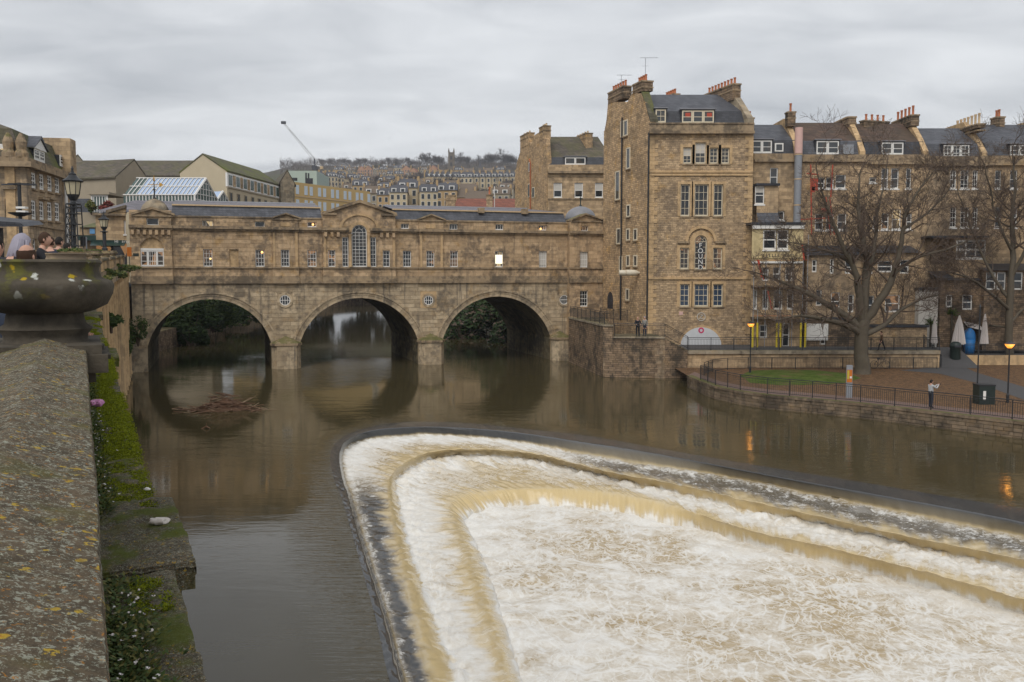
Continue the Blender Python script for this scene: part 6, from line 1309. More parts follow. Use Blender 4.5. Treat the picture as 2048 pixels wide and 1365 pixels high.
# ---- lamp posts on the piers
def lamp_post(label, u, v0, v1, Y, slim=False):
    p = on_Y(u, v1, Y); H = (v1-v0)/F*Y; o = T('lamp_post', label, 'street lamp', p, 0., 'iron lanterns on the parade'); s = H/3.0
    m = MB(); m.box(-.26*s, .26*s, -.26*s, .26*s, -.55, .06*s); m.build('base', M['bath_trim'], o)
    if not slim:
        for sx in (-1, 1):
            for sy in (-1, 1): MB().tube([(sx*.22*s, sy*.22*s, .05*s), (sx*.19*s, sy*.19*s, 1.62*s)], .022*s, 6).build('corner_post', M['iron'], o)
        m = MB()
        for z in (.12, .5, .9, 1.28, 1.5): m.box(-.21*s, .21*s, -.21*s, .21*s, z*s, (z+.03)*s)
        m.build('tie_plate', M['iron'], o)
        m = MB()
        for k in range(4):
            z = (.15+.36*k)*s
            for sgn in (-1, 1): m.tube([(sgn*.17*s, -.2*s, z), (-sgn*.02*s, -.2*s, z+.17*s), (sgn*.17*s, -.2*s, z+.34*s)], .014*s, 5); m.tube([(-.2*s, sgn*.17*s, z), (-.2*s, -sgn*.02*s, z+.17*s), (-.2*s, sgn*.17*s, z+.34*s)], .014*s, 5)
        m.build('scrollwork', M['iron'], o, kind='stuff')
        MB().lathe([(.05*s, 0), (.07*s, .3*s), (.045*s, .6*s), (.075*s, .9*s), (.05*s, 1.2*s), (.06*s, 1.55*s)], 10, (0, 0, .05*s)).build('core', M['iron'], o, smooth=40)
    else: MB().lathe([(.2*s, 0), (.2*s, .5*s), (.13*s, .58*s), (.12*s, 1.5*s), (.16*s, 1.6*s)], 8, (0, 0, .05*s)).build('core', M['iron'], o)
    MB().lathe([(.26*s, 1.62*s), (.26*s, 1.66*s), (.1*s, 1.70*s), (.09*s, 1.76*s), (.14*s, 1.82*s), (.2*s, 1.92*s), (.22*s, 1.98*s)], 12).build('lantern_cup', M['iron'], o, smooth=40)
    MB().lathe([(.215*s, 1.985*s), (.285*s, 2.42*s)], 8).build('lantern_glass', M['lamp_glass'], o)
    m = MB()
    for k in range(8): a = 2*math.pi*k/8; m.tube([(.22*s*math.cos(a), .22*s*math.sin(a), 1.97*s), (.29*s*math.cos(a), .29*s*math.sin(a), 2.43*s)], .013*s, 5)
    m.build('lantern_frame', M['iron'], o)
    MB().lathe([(.34*s, 2.43*s), (.36*s, 2.47*s), (.2*s, 2.58*s), (.12*s, 2.68*s), (.13*s, 2.72*s), (.06*s, 2.76*s), (.035*s, 2.86*s), (.05*s, 2.9*s), (.012*s, 3.0*s)], 14).build('lantern_cap', M['iron'], o, smooth=40)
lamp_post('tall lattice iron lamp post with cream lantern on the parade', 150, 335, 500, 33.); lamp_post('smaller dark lamp post near the bridge shops', 210, 424, 514, 62., True)
# ladder gate at the foot of the bridge
def make_gate():
    p = on_z(270, 745); o = T('ladder_gate', 'black iron ladder gate at the water beside the left arch', 'gate', (p.x, p.y, 0), BA); m = MB()
    for x in (-.75, .75): MB().box(x-.05, x+.05, -.05, .05, -.5, 1.9).build('stile', M['iron'], o)
    for k in range(8): MB().box(-.7, .7, -.03, .03, -.1+.26*k, -.03+.26*k).build('bar', M['iron'], o)
    MB().slab([(-.7, -.05, .0), (-.6, -.05, .0), (.7, -.05, 1.85), (.6, -.05, 1.85)], (0, .02, 0)).build('brace', M['iron'], o)
make_gate()
# ---------------------------------------------------------------- town behind the bridge, west side
def text(parent, s, size, loc, rot, mat='white_paint', name='lettering'):
    cu = bpy.data.curves.new('t', 'FONT'); cu.body = s; cu.size = size; cu.align_x = 'CENTER'; cu.align_y = 'CENTER'; cu.extrude = .008
    o = text_mesh(name, cu, mat, parent); o.location = loc; o.rotation_euler = rot; return o
def make_corner():
    C = on_Y(60, 548, 62.); E = on_Y(145, 548, 71.6); d = Vector((E.x-C.x, E.y-C.y)); L = d.length; ang = math.atan2(d.y, d.x)
    fr = Fr((C.x, C.y), ang); lf = Fr((C.x, C.y), ang-R(90)); z0 = 8.
    root = T('corner_building', 'ochre stone corner building with mossy mansard roof and white dormers', 'building', (C.x, C.y, 0), ang)
    zt = fr.z(60, 318); zc = fr.z(60, 332); ops = []
    for (u0, u1, va, vb) in ((63, 72.5, 346, 378), (79, 88.5, 349, 381), (95, 104.5, 352, 384), (110, 119.5, 354, 387), (131, 138, 360, 389), (63, 72.5, 401, 440), (79, 88.5, 403, 441), (95, 104.5, 405, 442), (110, 119.5, 406, 443), (131, 138, 411, 446)):
        a, b, p, q = fr.rect(u0, u1, va, vb); ops.append((a, b, p, q)); glazed(root, a+.01, b-.01, p, q, .06, 2, 4, .14, .05, sill=('bath_trim', .2))
    for (u0, u1, va, vb) in ((66, 76, 478, 500), (97, 106, 475, 500)):
        a, b, p, q = fr.rect(u0, u1, va, vb); p = max(p, z0+.5); ops.append((a, b, p, q)); glazed(root, a+.01, b-.01, p, q, .2, 2, 2, .1, .04)
    m = MB(); wall_grid(m, 0, L, z0, zt, 0, ops, .26); m.build('side_wall', M['ashlar_b'], root)
    MB().box(.0, L, -.45, .1, zc-.2, zc+.15).build('cornice', M['bath_trim'], root); MB().box(0, L, -.15, .3, zc+.15, zt).build('parapet', M['bath_trim'], root); MB().box(0., L, -.14, .02, fr.z(60, 447)-.15, fr.z(60, 447)).build('string_course', M['bath_trim'], root)
    for u0, u1 in ((77, 90), (93, 106)): a, b, p, q = fr.rect(u0, u1, 396, 400); MB().box(a, b, -.3, .02, p, q).build('window_hood', M['bath_trim'], root)
    # front facing the camera lies in the plane x = 0
    D = 14.; m = MB(); zw = [lf.rect(10, 29, 344, 373), lf.rect(10, 29, 399, 437)]
    xs = sorted({0., D, *[-a for r in zw for a in r[:2]]}); zs = sorted({z0, zt, *[a for r in zw for a in r[2:]]})
    for i in range(len(xs)-1):
        for j in range(len(zs)-1):
            cx, cz = -(xs[i]+xs[i+1])/2, (zs[j]+zs[j+1])/2
            if any(r[0] < cx < r[1] and r[2] < cz < r[3] for r in zw): continue
            m.quad((0, xs[i], zs[j]), (0, xs[i+1], zs[j]), (0, xs[i+1], zs[j+1]), (0, xs[i], zs[j+1]))
    m.build('front_wall', M['ashlar_b'], root)
    for r in zw:
        y0, y1 = -r[1], -r[0]; f = MB()
        for a, b, c, d_ in ((y0, y0+.1, r[2], r[3]), (y1-.1, y1, r[2], r[3]), (y0, y1, r[3]-.1, r[3]), (y0, y1, r[2], r[2]+.15), (y0, y1, (r[2]+r[3])/2-.04, (r[2]+r[3])/2+.04), ((y0+y1)/2-.02, (y0+y1)/2+.02, r[2], r[3])): f.box(.12, .2, a, b, c, d_)
        w = f.build('window', M['white_paint'], root); MB().quad((.19, y0, r[2]), (.19, y1, r[2]), (.19, y1, r[3]), (.19, y0, r[3])).build('pane', M['pane_lit2'], w); MB().box(-.3, .1, y0-.15, y1+.15, r[2]-.2, r[2]-.01).build('sill', M['bath_trim'], w)
    MB().box(-.5, .1, -.45, D, zc-.2, zc+.151).build('cornice', M['bath_trim'], root); MB().box(-.16, .3, -.155, D, zc+.15, zt+.002).build('parapet', M['bath_trim'], root)
    for yy in (.3, 1.1): MB().lathe([(.42, 0), (.42, .3), (.3, .5), (.36, 1.0), (.25, 1.3), (.1, 1.6)], 10, (.2, yy, zt)).build('urn_finial', M['bath_trim'], root)
    for yy in (1.0, 2.2): MB().box(-.1, -.001, yy-.3, yy+.3, z0, zc-.2).build('pilaster', M['bath_clean'], root)
    # mansard and hipped top
    zm = zt+2.0; zr = fr.z(28, 265, 5.); i1, i2 = .9, 5.
    MB().quad((i1*.4, .35, zt), (L, .35, zt), (L, i1+.2, zm), (i1, i1+.2, zm)).build('roof_slope', M['moss_roof'], root); MB().quad((.35, .35, zt), (.35, D, zt), (i1, D, zm), (i1, i1+.2, zm)).build('roof_slope', M['stone_tile'], root)
    MB().quad((i1, i1+.2, zm), (L, i1+.2, zm), (L, i2+.4, zr-.3), (i2, i2, zr)).build('roof_upper', M['moss_roof'], root); MB().quad((i1, i1+.2, zm), (i1, D, zm), (i2, D, zr), (i2, i2, zr)).build('roof_upper', M['stone_tile'], root)
    MB().quad((i2, i2, zr), (i2, D, zr), (L, D, zr-.3), (L, i2+.4, zr-.3)).build('roof_top', M['lead'], root)
    for (u0, u1, va, vb) in ((72, 92, 301, 325), (123, 142, 314, 336)):
        a, b, p, q = fr.rect(u0, u1, va, vb, .3); o = MB().box(a, b, .5, 2.4, p, q).build('dormer', M['slate_dark'], root)
        for k in range(2): glazed(o, a+(b-a)*k/2+.02, a+(b-a)*(k+1)/2-.02, p, q, .38, 2, 4, .12, .04)
        if u0 < 100: MB().prism([(a-.3, q), (b+.3, q), ((a+b)/2, q+.75)], .3, 2.4).build('dormer_pediment', M['white_paint'], o); MB().prism([(a-.4, q+.04), ((a+b)/2, q+.80), (b+.4, q+.04), ((a+b)/2, q+.98)], .2, 2.4).build('dormer_roof', M['slate'], o)
    r = lf.rect(-6, 14, 288, 317, .4); o = MB().box(.5, 2.2, -r[1], -r[0], r[2], r[3]).build('dormer', M['white_paint'], root); MB().quad((.49, -r[1]+.25, r[2]+.2), (.49, -r[0]-.2, r[2]+.2), (.49, -r[0]-.2, r[3]-.3), (.49, -r[1]+.25, r[3]-.3)).build('pane', M['pane_lit'], o)
    a, zt2 = fr.px(148, 280, 2.); MB().box(L-.2, L+1.3, -.2, 2.6, zt-1, on_Y(120, 279, 72.).z).build('chimney_wall', M['ashlar'], root)
    m = MB(); x = fr.x(126.5, 400); m.tube([(x, -.2, zc-.2), (x, -.2, z0)], .12, 8); m.build('downpipe', M['white_paint'], root)
    MB().quad((L, 0, z0), (L, D, z0), (L, D, zt), (L, 0, zt)).build('end_wall', M['ashlar'], root)
    MB().box(-.6, -.02, .2, 6, z0, z0+3.0).build('shopfront', M['bath_trim'], root)
glass('pane_lit2', (.10, .08, .05), (1., .68, .25), .9)
make_corner()
def oblong(name, label, cat, A, B, Lf, ze, zr, z0, wall, roof, over=.3):
    """gabled block: A near corner, B other gable corner, Lf the far end of the long side from A"""
    A, B, Lf = [Vector((p.x, p.y, 0)) for p in (A, B, Lf)]; v = Lf-A; o = T(name, label, cat, (A.x, A.y, 0)); b = B-A; mid = b/2; up = lambda p, z: (p.x, p.y, z)
    z = Vector()
    MB().poly([up(z, z0), up(b, z0), up(b, ze), up(mid, zr), up(z, ze)]).build('gable_wall', M[wall], o); MB().poly([up(v, z0), up(b+v, z0), up(b+v, ze), up(mid+v, zr), up(v, ze)]).build('gable_wall', M[wall], o)
    MB().quad(up(z, z0), up(v, z0), up(v, ze), up(z, ze)).build('long_wall', M[wall], o); MB().quad(up(b, z0), up(b+v, z0), up(b+v, ze), up(b, ze)).build('long_wall', M[wall], o)
    e = -b.normalized()*over; dz = -over*(zr-ze)/(b.length/2); g = v.normalized()*.25
    for s, ee in ((z, e), (b, -e)): MB().slab([up(s+ee-g*.2, ze+dz), up(s+ee+v, ze+dz), up(mid+v, zr), up(mid-g*.2, zr)], (0, 0, .2)).build('roof_slope', M[roof], o)
    return o, v, b
plain('hall_render', (.34, .285, .21), .9, .15, .8); plain('pale_render', (.50, .42, .29), .9, .1, .8); plain('hotel_stone', (.55, .385, .17), .85, .1, .7); plain('sage_metal', (.36, .43, .38), .6, .06, 1.); plain('sky_glass', (.36, .45, .60), .12, .12, 3., .6); plain('blue_glass', (.55, .62, .68), .2, .1, 3.); plain('green_glass', (.05, .085, .075), .12, .4, 2., .6)
def make_town():
    # plain hall with tiled roof
    A, B, Lf = on_Y(237, 548, 125), on_Y(310, 548, 137), on_Y(105, 548, 129)
    o, v, b = oblong('rendered_hall', 'plain grey rendered hall with brown tiled roof and gable end', 'hall', A, B, Lf, on_Y(237, 355, 125).z, on_Y(275, 321, 131).z, 9., 'hall_render', 'stone_tile')
    oblong('rear_hall', 'long brown tiled roof behind the hall and glass roof', 'hall', on_Y(420, 548, 165), on_Y(440, 548, 180), on_Y(150, 548, 165), on_Y(400, 352, 165).z, on_Y(400, 323, 172).z, 9., 'hall_render', 'stone_tile')
    oblong('small_gable_house', 'small stone gable with yellow lichen peeping over the hall roof', 'house', on_Y(150, 548, 168), on_Y(177, 548, 170), on_Y(120, 548, 185), on_Y(160, 326, 168).z, on_Y(164, 311, 169).z, 9., 'hall_render', 'stone_tile')
    # glazed entrance beside the hall
    fr = Fr((on_Y(182, 548, 112).x, 112.), 0.); g = T('glazed_porch', 'glazed entrance hall with white frames in front of the grey hall', 'building', (fr.O.x, fr.O.y, 0)); r = fr.rect(182, 216, 390, 424); zt = r[3]
    glazed(g, r[0], r[1], 8., zt, 0, 6, 4, .2, .1, pane='green_glass'); MB().box(r[0]-3.5, r[0]-.01, -.4, 5, 8, zt-.5).build('side_wing', M['slate'], g); MB().box(r[0]-.3, r[1]+.3, -.3, 5, zt+.01, zt+.3).build('flat_roof', M['hall_render'], g)
    m = MB(); 
    # glass roofed market with white ribs
    A, B, Lf = on_Y(393, 548, 108), on_Y(438, 548, 114.5), on_Y(251, 548, 108); ze, zr = on_Y(393, 391, 108).z, on_Y(415, 357, 111).z
    A, B, Lf = [Vector((p.x, p.y, 0)) for p in (A, B, Lf)]; v = Lf-A; b = B-A; mid = b/2; mk = T('glass_market', 'long glass roofed building with white ribs behind the bridge', 'building', (A.x, A.y, 0)); U = lambda p, z: Vector((p.x, p.y, z))
    ra, rb = U(Vector(), ze), U(mid, zr); n = 17
    for k in range(n):
        for j in range(2):
            p = [ra.lerp(rb, j/2)+v*(k/n+.004), ra.lerp(rb, j/2)+v*((k+1)/n-.004), ra.lerp(rb, (j+1)/2)+v*((k+1)/n-.004), ra.lerp(rb, (j+1)/2)+v*(k/n+.004)]
            MB().quad(*p).build('roof_pane', M['sky_glass' if k < n-3 else 'green_glass'], mk)
        MB().tube([ra+v*(k/n)+Vector((0, -.05, .05)), rb+v*(k/n)+Vector((0, -.05, .05))], .05, 5).build('rib', M['white_paint'], mk)
    for t in (0., .5, 1.): MB().tube([ra.lerp(rb, t)+Vector((0, -.05, .06)), ra.lerp(rb, t)+v+Vector((0, -.05, .06))], .07, 5).build('purlin', M['white_paint'], mk)
    zb = ze-1.1
    for k in range(22): MB().quad(U(v*(k/22+.004), zb), U(v*((k+1)/22-.004), zb), U(v*((k+1)/22-.004), ze-.1), U(v*(k/22+.004), ze-.1)).build('wall_pane', M['green_glass'], mk); MB().tube([U(v*(k/22), zb), U(v*(k/22), ze)], .07, 4).build('mullion', M['white_paint'], mk)
    MB().quad(U(Vector(), 8.), U(v, 8.), U(v, zb), U(Vector(), zb)).build('lower_wall', M['pale_render'], mk)
    def glazed_gable(parent, off, b, ze, zr, zb, n=8):
        mid = b/2
        MB().poly([off+U(Vector(), zb), off+U(b, zb), off+U(b, ze), off+U(mid, zr), off+U(Vector(), ze)]).build('gable_glass', M['green_glass'], parent)
        q = off+Vector((.02, -.06, 0))
        for p1, p2 in ((U(Vector(), ze), U(mid, zr)), (U(mid, zr), U(b, ze)), (U(Vector(), zb), U(Vector(), ze)), (U(b, zb), U(b, ze))): MB().tube([q+p1, q+p2], .14, 5).build('gable_frame', M['white_paint'], parent)
        for k in range(1, n): t = k/n; zz = ze+(zr-ze)*(1-abs(2*t-1)); MB().tube([q+U(b*t, zb), q+U(b*t, zz)], .05, 4).build('gable_bar', M['white_paint'], parent)
        for k in range(1, 5): zz = zb+(zr-zb)*k/5; h = 1. if zz < ze else (zr-zz)/(zr-ze); MB().tube([q+U(b*(.5-.5*h), zz), q+U(b*(.5+.5*h), zz)], .05, 4).build('gable_bar', M['white_paint'], parent)
    glazed_gable(mk, Vector(), b, ze, zr, zb); MB().quad(U(mid, zr), U(mid+v, zr), U(b+v, ze), U(b, ze)).build('rear_roof', M['sky_glass'], mk)
    A2, B2_ = on_Y(434, 548, 116), on_Y(464, 548, 120); s = T('small_glass_gable', 'small white framed glass gable right of the glass roof', 'building', (A2.x, A2.y, 0)); glazed_gable(s, Vector(), Vector((B2_.x-A2.x, B2_.y-A2.y, 0)), on_Y(434, 405, 116).z, on_Y(449, 383, 118).z, 9., 6)
    MB().quad(U(Vector(), on_Y(434, 405, 116).z), U(Vector((-5, 3, 0)), on_Y(434, 405, 116).z), U(Vector((-4, 3.5, 0)), on_Y(449, 383, 118).z), U(Vector(((B2_.x-A2.x)/2, (B2_.y-A2.y)/2, 0)), on_Y(449, 383, 118).z)).build('roof_glass', M['sky_glass'], s)
    # long building with the green roof
    A, B, Lf = on_Y(458, 548, 121), on_Y(365, 548, 123), on_Y(564, 548, 141); ze, zr = on_Y(458, 343, 121).z, on_Y(409, 310, 122).z
    o, v, b = oblong('moss_roofed_block', 'long pale block with mossy green roof and window band', 'building', A, B, Lf, ze, zr, 9., 'pale_render', 'moss_roof', .1)
    A0 = Vector((A.x, A.y)); fr = Fr((A.x, A.y), math.atan2(v.y, v.x)); n = 8; Ln = v.length
    me = None; rot = math.atan2(v.y, v.x)
    def along(nm, x0, x1, z0, z1, out, mat, par=o):
        d = v.normalized(); nn = Vector((d.y, -d.x, 0)); MB().slab([d*x0+nn*out+Vector((0, 0, z0)), d*x1+nn*out+Vector((0, 0, z0)), d*x1+nn*out+Vector((0, 0, z1)), d*x0+nn*out+Vector((0, 0, z1))], -nn*.25).build(nm, M[mat], par)
    along('window_band', 0, Ln, ze-1.9, ze-.15, .06, 'white_paint')
    for k in range(8): x = Ln*(k+.12)/8; along('pane', x+.2, x+Ln/8*.5, ze-1.7, ze-.4, .09, 'green_glass'); along('panel', x+Ln/8*.6, x+Ln/8*.95, ze-1.8, ze-.35, .10, 'ashlar')
    along('string_course', 0, Ln, ze-4.6, ze-4.4, .1, 'hall_render'); along('string_course', 0, Ln, ze-2.1, ze-1.95, .14, 'hall_render')
    for k in range(8): x = Ln*(k+.25)/8; along('window', x, x+1.1, ze-4.1, ze-2.6, .05, 'ashlar_grey'); along('pane', x+.25, x+.85, ze-4.0, ze-2.7, .07, 'pane_sky')
    oblong('grey_gabled_house', 'narrow grey stone gable end at the end of the green roof', 'house', on_Y(564, 548, 140), on_Y(592, 548, 142), on_Y(545, 548, 152), on_Y(564, 365, 140).z, on_Y(577, 342, 141).z, 9., 'ashlar_grey', 'stone_tile')
    # ochre hotel with slit windows, plant room behind
    P0, P1 = on_Y(590, 548, 150), on_Y(742, 548, 168); d = Vector((P1.x-P0.x, P1.y-P0.y, 0)); L = d.length; d.normalize(); nn = Vector((d.y, -d.x, 0)); h = T('hotel_block', 'modern ochre stone block with rows of pale slit windows', 'building', (P0.x, P0.y, 0)); zt = on_Y(592, 364, 150).z
    MB().slab([Vector((0, 0, 9)), d*L+Vector((0, 0, 9)), d*L+Vector((0, 0, zt)), Vector((0, 0, zt))], -nn*14).build('wall', M['hotel_stone'], h)
    for j, (za, zb) in enumerate(((zt-1.9, zt-.45), (zt-4.2, zt-2.75), (zt-6.5, zt-5.05))):
        for k in range(12):
            x = L*(k+.35+(.18 if k % 2 else -.05))/12; q = d*x+nn*.05; w = MB().slab([q+Vector((0, 0, za)), q+d*.75+Vector((0, 0, za)), q+d*.75+Vector((0, 0, zb)), q+Vector((0, 0, zb))], -nn*.12).build('window', M['blue_glass'], h)
    for z in (zt-2.3, zt-4.6): MB().slab([nn*.08+Vector((0, 0, z)), d*L+nn*.08+Vector((0, 0, z)), d*L+nn*.08+Vector((0, 0, z+.14)), nn*.08+Vector((0, 0, z+.14))], -nn*.1).build('string_course', M['pot_pale'], h)
    fr = Fr((on_Y(575, 548, 178).x, 178.), 0.); s = T('plant_room', 'pale green metal plant room box above the ochre block', 'building', (fr.O.x, fr.O.y, 0)); a, b_, p, q = fr.rect(575, 637, 342, 375); MB().box(0, b_-a, 0, 12, 9, q).build('box', M['sage_metal'], s)
    for u0, u1, v0, v1 in ((588, 598, 356, 362), (614, 617, 346, 358), (619, 622, 347, 357), (614, 629, 357, 368)): r = fr.rect(u0, u1, v0, v1); MB().box(r[0]-a, r[1]-a, -.05, .02, r[2], r[3]).build('louvre', M['slate_dark'], s)
    # shop corner left of the bridge
    fr = Fr(BR.w(BR.x(192, 470, 1.0), 1.0)[:2], BA); s = T('corner_shop', 'ochre shop building with pediment and dark green shopfront beside the bridge', 'shop', (fr.O.x, fr.O.y, 0), BA); L = fr.x(262)-.3; Z = lambda u, v: fr.z(u, v); r = fr.rect(247.5, 264, 441, 469); r = (r[0], min(r[1], L-.02), r[2], r[3]); m = MB(); wall_grid(m, 0, L, 9., Z(230, 432), 0, [r]); m.quad((0, 0, 9), (0, 8, 9), (0, 8, Z(230, 432)), (0, 0, Z(230, 432))); m.build('wall', M['ashlar'], s)
    glazed(s, r[0]+.01, r[1]-.01, r[2], r[3], .1, 2, 4, .1, .05, sill=('white_paint', .2)); MB().box(-.2, L, -.35, .1, Z(230, 432), Z(230, 428)).build('cornice', M['bath_trim'], s)
    x1, z1 = fr.px(252, 416); zl = Z(230, 428); MB().prism([(fr.x(220), zl), (L, zl), (L, z1), (x1, z1)], -.05, .4).build('pediment', M['bath_clean'], s); MB().slab([(fr.x(216), -.2, zl+.02), (x1, -.2, z1), (x1, -.2, z1+.25), (fr.x(216), -.2, zl+.3)], (0, .9, 0)).build('raking_cornice', M['bath_trim'], s); MB().slab([(x1, -.2, z1), (L, -.2, z1-.2), (L, -.2, z1+.05), (x1, -.2, z1+.25)], (0, .9, 0)).build('raking_cornice', M['bath_trim'], s)
    MB().quad((0, .3, zl), (L, .3, zl), (L, 6, Z(230, 409)+.4), (2.2, 6, Z(230, 409)+.4)).build('roof_slope', M['slate_lilac'], s)
    plain('shop_green', (.012, .035, .03), .4, .15, 3.); a = fr.px(175, 482, -1.); MB().box(fr.x(185), L, -.5, -.02, Z(230, 487), Z(230, 481)).build('fascia', M['shop_green'], s); MB().add([(fr.x(180, 490, -1.4), -1.5, Z(230, 493)), (L-.05, -1.5, Z(230, 493)), (L-.05, -.1, Z(230, 483)), (fr.x(180, 490, -1.4), -.1, Z(230, 483))], [(0, 1, 2, 3)]).build('awning', M['shop_green'], s); MB().box(0, L, -.05, -.01, 9.01, Z(230, 488)).build('shop_window', M['pane_shop'], s)
    text(s, 'FOX', .34, (fr.x(254.5), -.52, Z(254, 485.3)), (R(90), 0, 0)); text(s, 'HI', .34, (fr.x(236), -.52, Z(236, 484)), (R(90), 0, 0))
    fr = Fr((on_Y(162, 548, 95).x, 95.), 0.); s = T('green_shop', 'low slate roofed shop with dark green canopy behind the lamp post', 'shop', (fr.O.x, fr.O.y, 0)); L = fr.x(196); MB().box(0, L, 0, 6, 9, fr.z(180, 455)).build('wall', M['ashlar'], s); MB().quad((0, -.3, fr.z(180, 455)), (L, -.3, fr.z(180, 455)), (L, 5, fr.z(180, 437)), (0, 5, fr.z(180, 437))).build('roof_slope', M['moss_roof'], s); MB().box(fr.x(168), L+1, -1.2, -.01, fr.z(180, 482), fr.z(180, 472)).build('canopy', M['shop_green'], s); MB().box(fr.x(183), fr.x(193), -.1, -.01, fr.z(180, 468), fr.z(180, 458)).build('blue_sign', M['blue_sign'], s)
    fr = Fr((on_Y(150, 548, 105).x, 105.), 0.); w = MB().box(0, fr.x(200), 0, 1, 9, fr.z(175, 425)).build('garden_wall', M['hall_render']); w.location = (fr.O.x, fr.O.y, 0); tag(w, 'grey wall with planters in front of the glazed entrance', 'wall')
    for i, (u, v, r, mt, lab) in enumerate(((182, 413, (.7, .7, .8), ['leaf_b', 'leaf_yellow'], 'small green bush by the glazed entrance'), (210, 411, (.8, .8, .8), ['red_leaf', 'red_leaf'], 'small dark red bush by the glazed entrance'))):
        bush('planter_bush', lab, on_Y(u, v, 104.5), r, 700, .14, mt, 300+i)
plain('blue_sign', (.12, .28, .50), .5, .1, 4.); plain('red_leaf', (.16, .03, .02), .8, .3, 4.)
make_town()
# ---------------------------------------------------------------- the hill with its houses and trees
def hv(Y): return 428-95*math.log(Y/330)/math.log(1300/330)   # photo row of the slope at a distance
def hY(v): return 330*math.exp((428-v)/95*math.log(1300/330))
def hz(Y, X=0.):
    return HC+Y*(548-hv(Y))/F
def make_hill():
    g = G('hill_grass'); p = g.pos(); n = g.noise(p, .03, 6, .65); g.bsdf(g.mix(g.ss(n, .35, .65), (.075, .075, .035), (.075, .06, .05)), .95, None, .1)
    m = MB(); ys = [330*(1300/330)**(i/24) for i in range(25)]
    for i, Y in enumerate(ys):
        for k in range(41):
            u = -300+k*60; X = (u-CX)/F*Y; edge = max(0., (600-u)/700); m.v.append((X, Y, hz(Y)-edge*60*(Y/900)-max(0, (u-1100)/900)*20+noise.noise(Vector((X*.01, Y*.006, 0)))*Y*.006-.5))
    for i in range(24):
        for k in range(40): m.f.append((i*41+k, i*41+k+1, (i+1)*41+k+1, (i+1)*41+k)); m.mi.append(0)
    m.build('hill', M['hill_grass'], kind='structure', smooth=True, fix=False)
    m = MB(); m.quad((-1500, 120, 6.), (1500, 120, 6.), (1500, 335, 14.), (-1500, 335, 14.)) ; m.v = []; m.f = []; m.mi = []; m.poly([(-500, 100, 8.9), (-47, 106, 8.9), (-62, 190, 9.), (-50, 250, 10.), (120, 265, 12.), (700, 334, 26.), (-700, 334, 26.)])
    m.build('town_ground', M['hill_grass'], kind='structure')
make_hill()
ORD = ['first', 'second', 'third', 'fourth', 'fifth', 'sixth', 'seventh', 'eighth', 'ninth', 'tenth', 'eleventh', 'twelfth', 'thirteenth', 'fourteenth', 'fifteenth', 'sixteenth', 'seventeenth', 'eighteenth', 'nineteenth', 'twentieth']
def ordn(k): return ORD[k] if k < 20 else ('twenty '+ORD[k-20] if k < 29 else ('thirtieth' if k == 29 else 'thirty '+ORD[k-30]))
for nm, c in (('far_ochre', (.42, .29, .15)), ('far_pink', (.42, .24, .15)), ('far_grey', (.33, .28, .20)), ('far_cream', (.50, .41, .27)), ('far_slate', (.085, .085, .095)), ('far_red', (.24, .10, .065)), ('far_tile', (.15, .115, .085)), ('far_window', (.05, .055, .06))): plain(nm, c, .85, .15, .15, .3)
def proto_house(w, d, h, rh, wall, roof, rows=2, cols=3, dorm=2, gable=False):
    o = T('hillside_house', 'x', 'house'); MB().box(-w/2, w/2, 0, d, -6, h).build('wall', M[wall], o); m = MB()
    if not gable: m.add([(-w/2-.15, -.3, h), (w/2+.15, -.3, h), (w/2+.15, d+.3, h), (-w/2-.15, d+.3, h), (-w/2-.15, d/2, h+rh), (w/2+.15, d/2, h+rh)], [(0, 1, 5, 4), (2, 3, 4, 5), (0, 4, 3), (1, 2, 5)])
    else: m.add([(-w/2-.3, -.15, h), (w/2+.3, -.15, h), (w/2+.3, d, h), (-w/2-.3, d, h), (0, -.15, h+rh), (0, d, h+rh)], [(0, 4, 5, 3), (1, 2, 5, 4), (2, 3, 5)]); MB().poly([(-w/2, .0, h), (w/2, 0, h), (0, 0, h+rh)]).build('gable', M[wall], o)
    m.build('roof', M[roof], o)
    for s in (-1, 1): MB().box(s*w/2-.35, s*w/2+.35, d/2-.9, d/2+.5, h, h+rh+.8).build('chimney', M['far_ochre'], o)
    wn = MB(); fr = MB()
    for r in range(rows):
        for c in range(cols):
            x = -w/2+w*(c+.5)/cols; z = h-1.7-r*2.7; fr.box(x-.6, x+.6, -.06, -.01, z-.95, z+.95); wn.box(x-.52, x+.52, -.09, -.065, z-.86, z+.86)
    for k in range(dorm):
        x = -w/2+w*(k+.5)/dorm; fr.box(x-.9, x+.9, .2, 2., h+.15, h+1.6); wn.box(x-.6, x+.6, .12, .19, h+.4, h+1.35)
    fr.build('window_frame', M['white_paint'], o, kind='stuff'); wn.build('window_pane', M['far_window'], o, kind='stuff'); return o
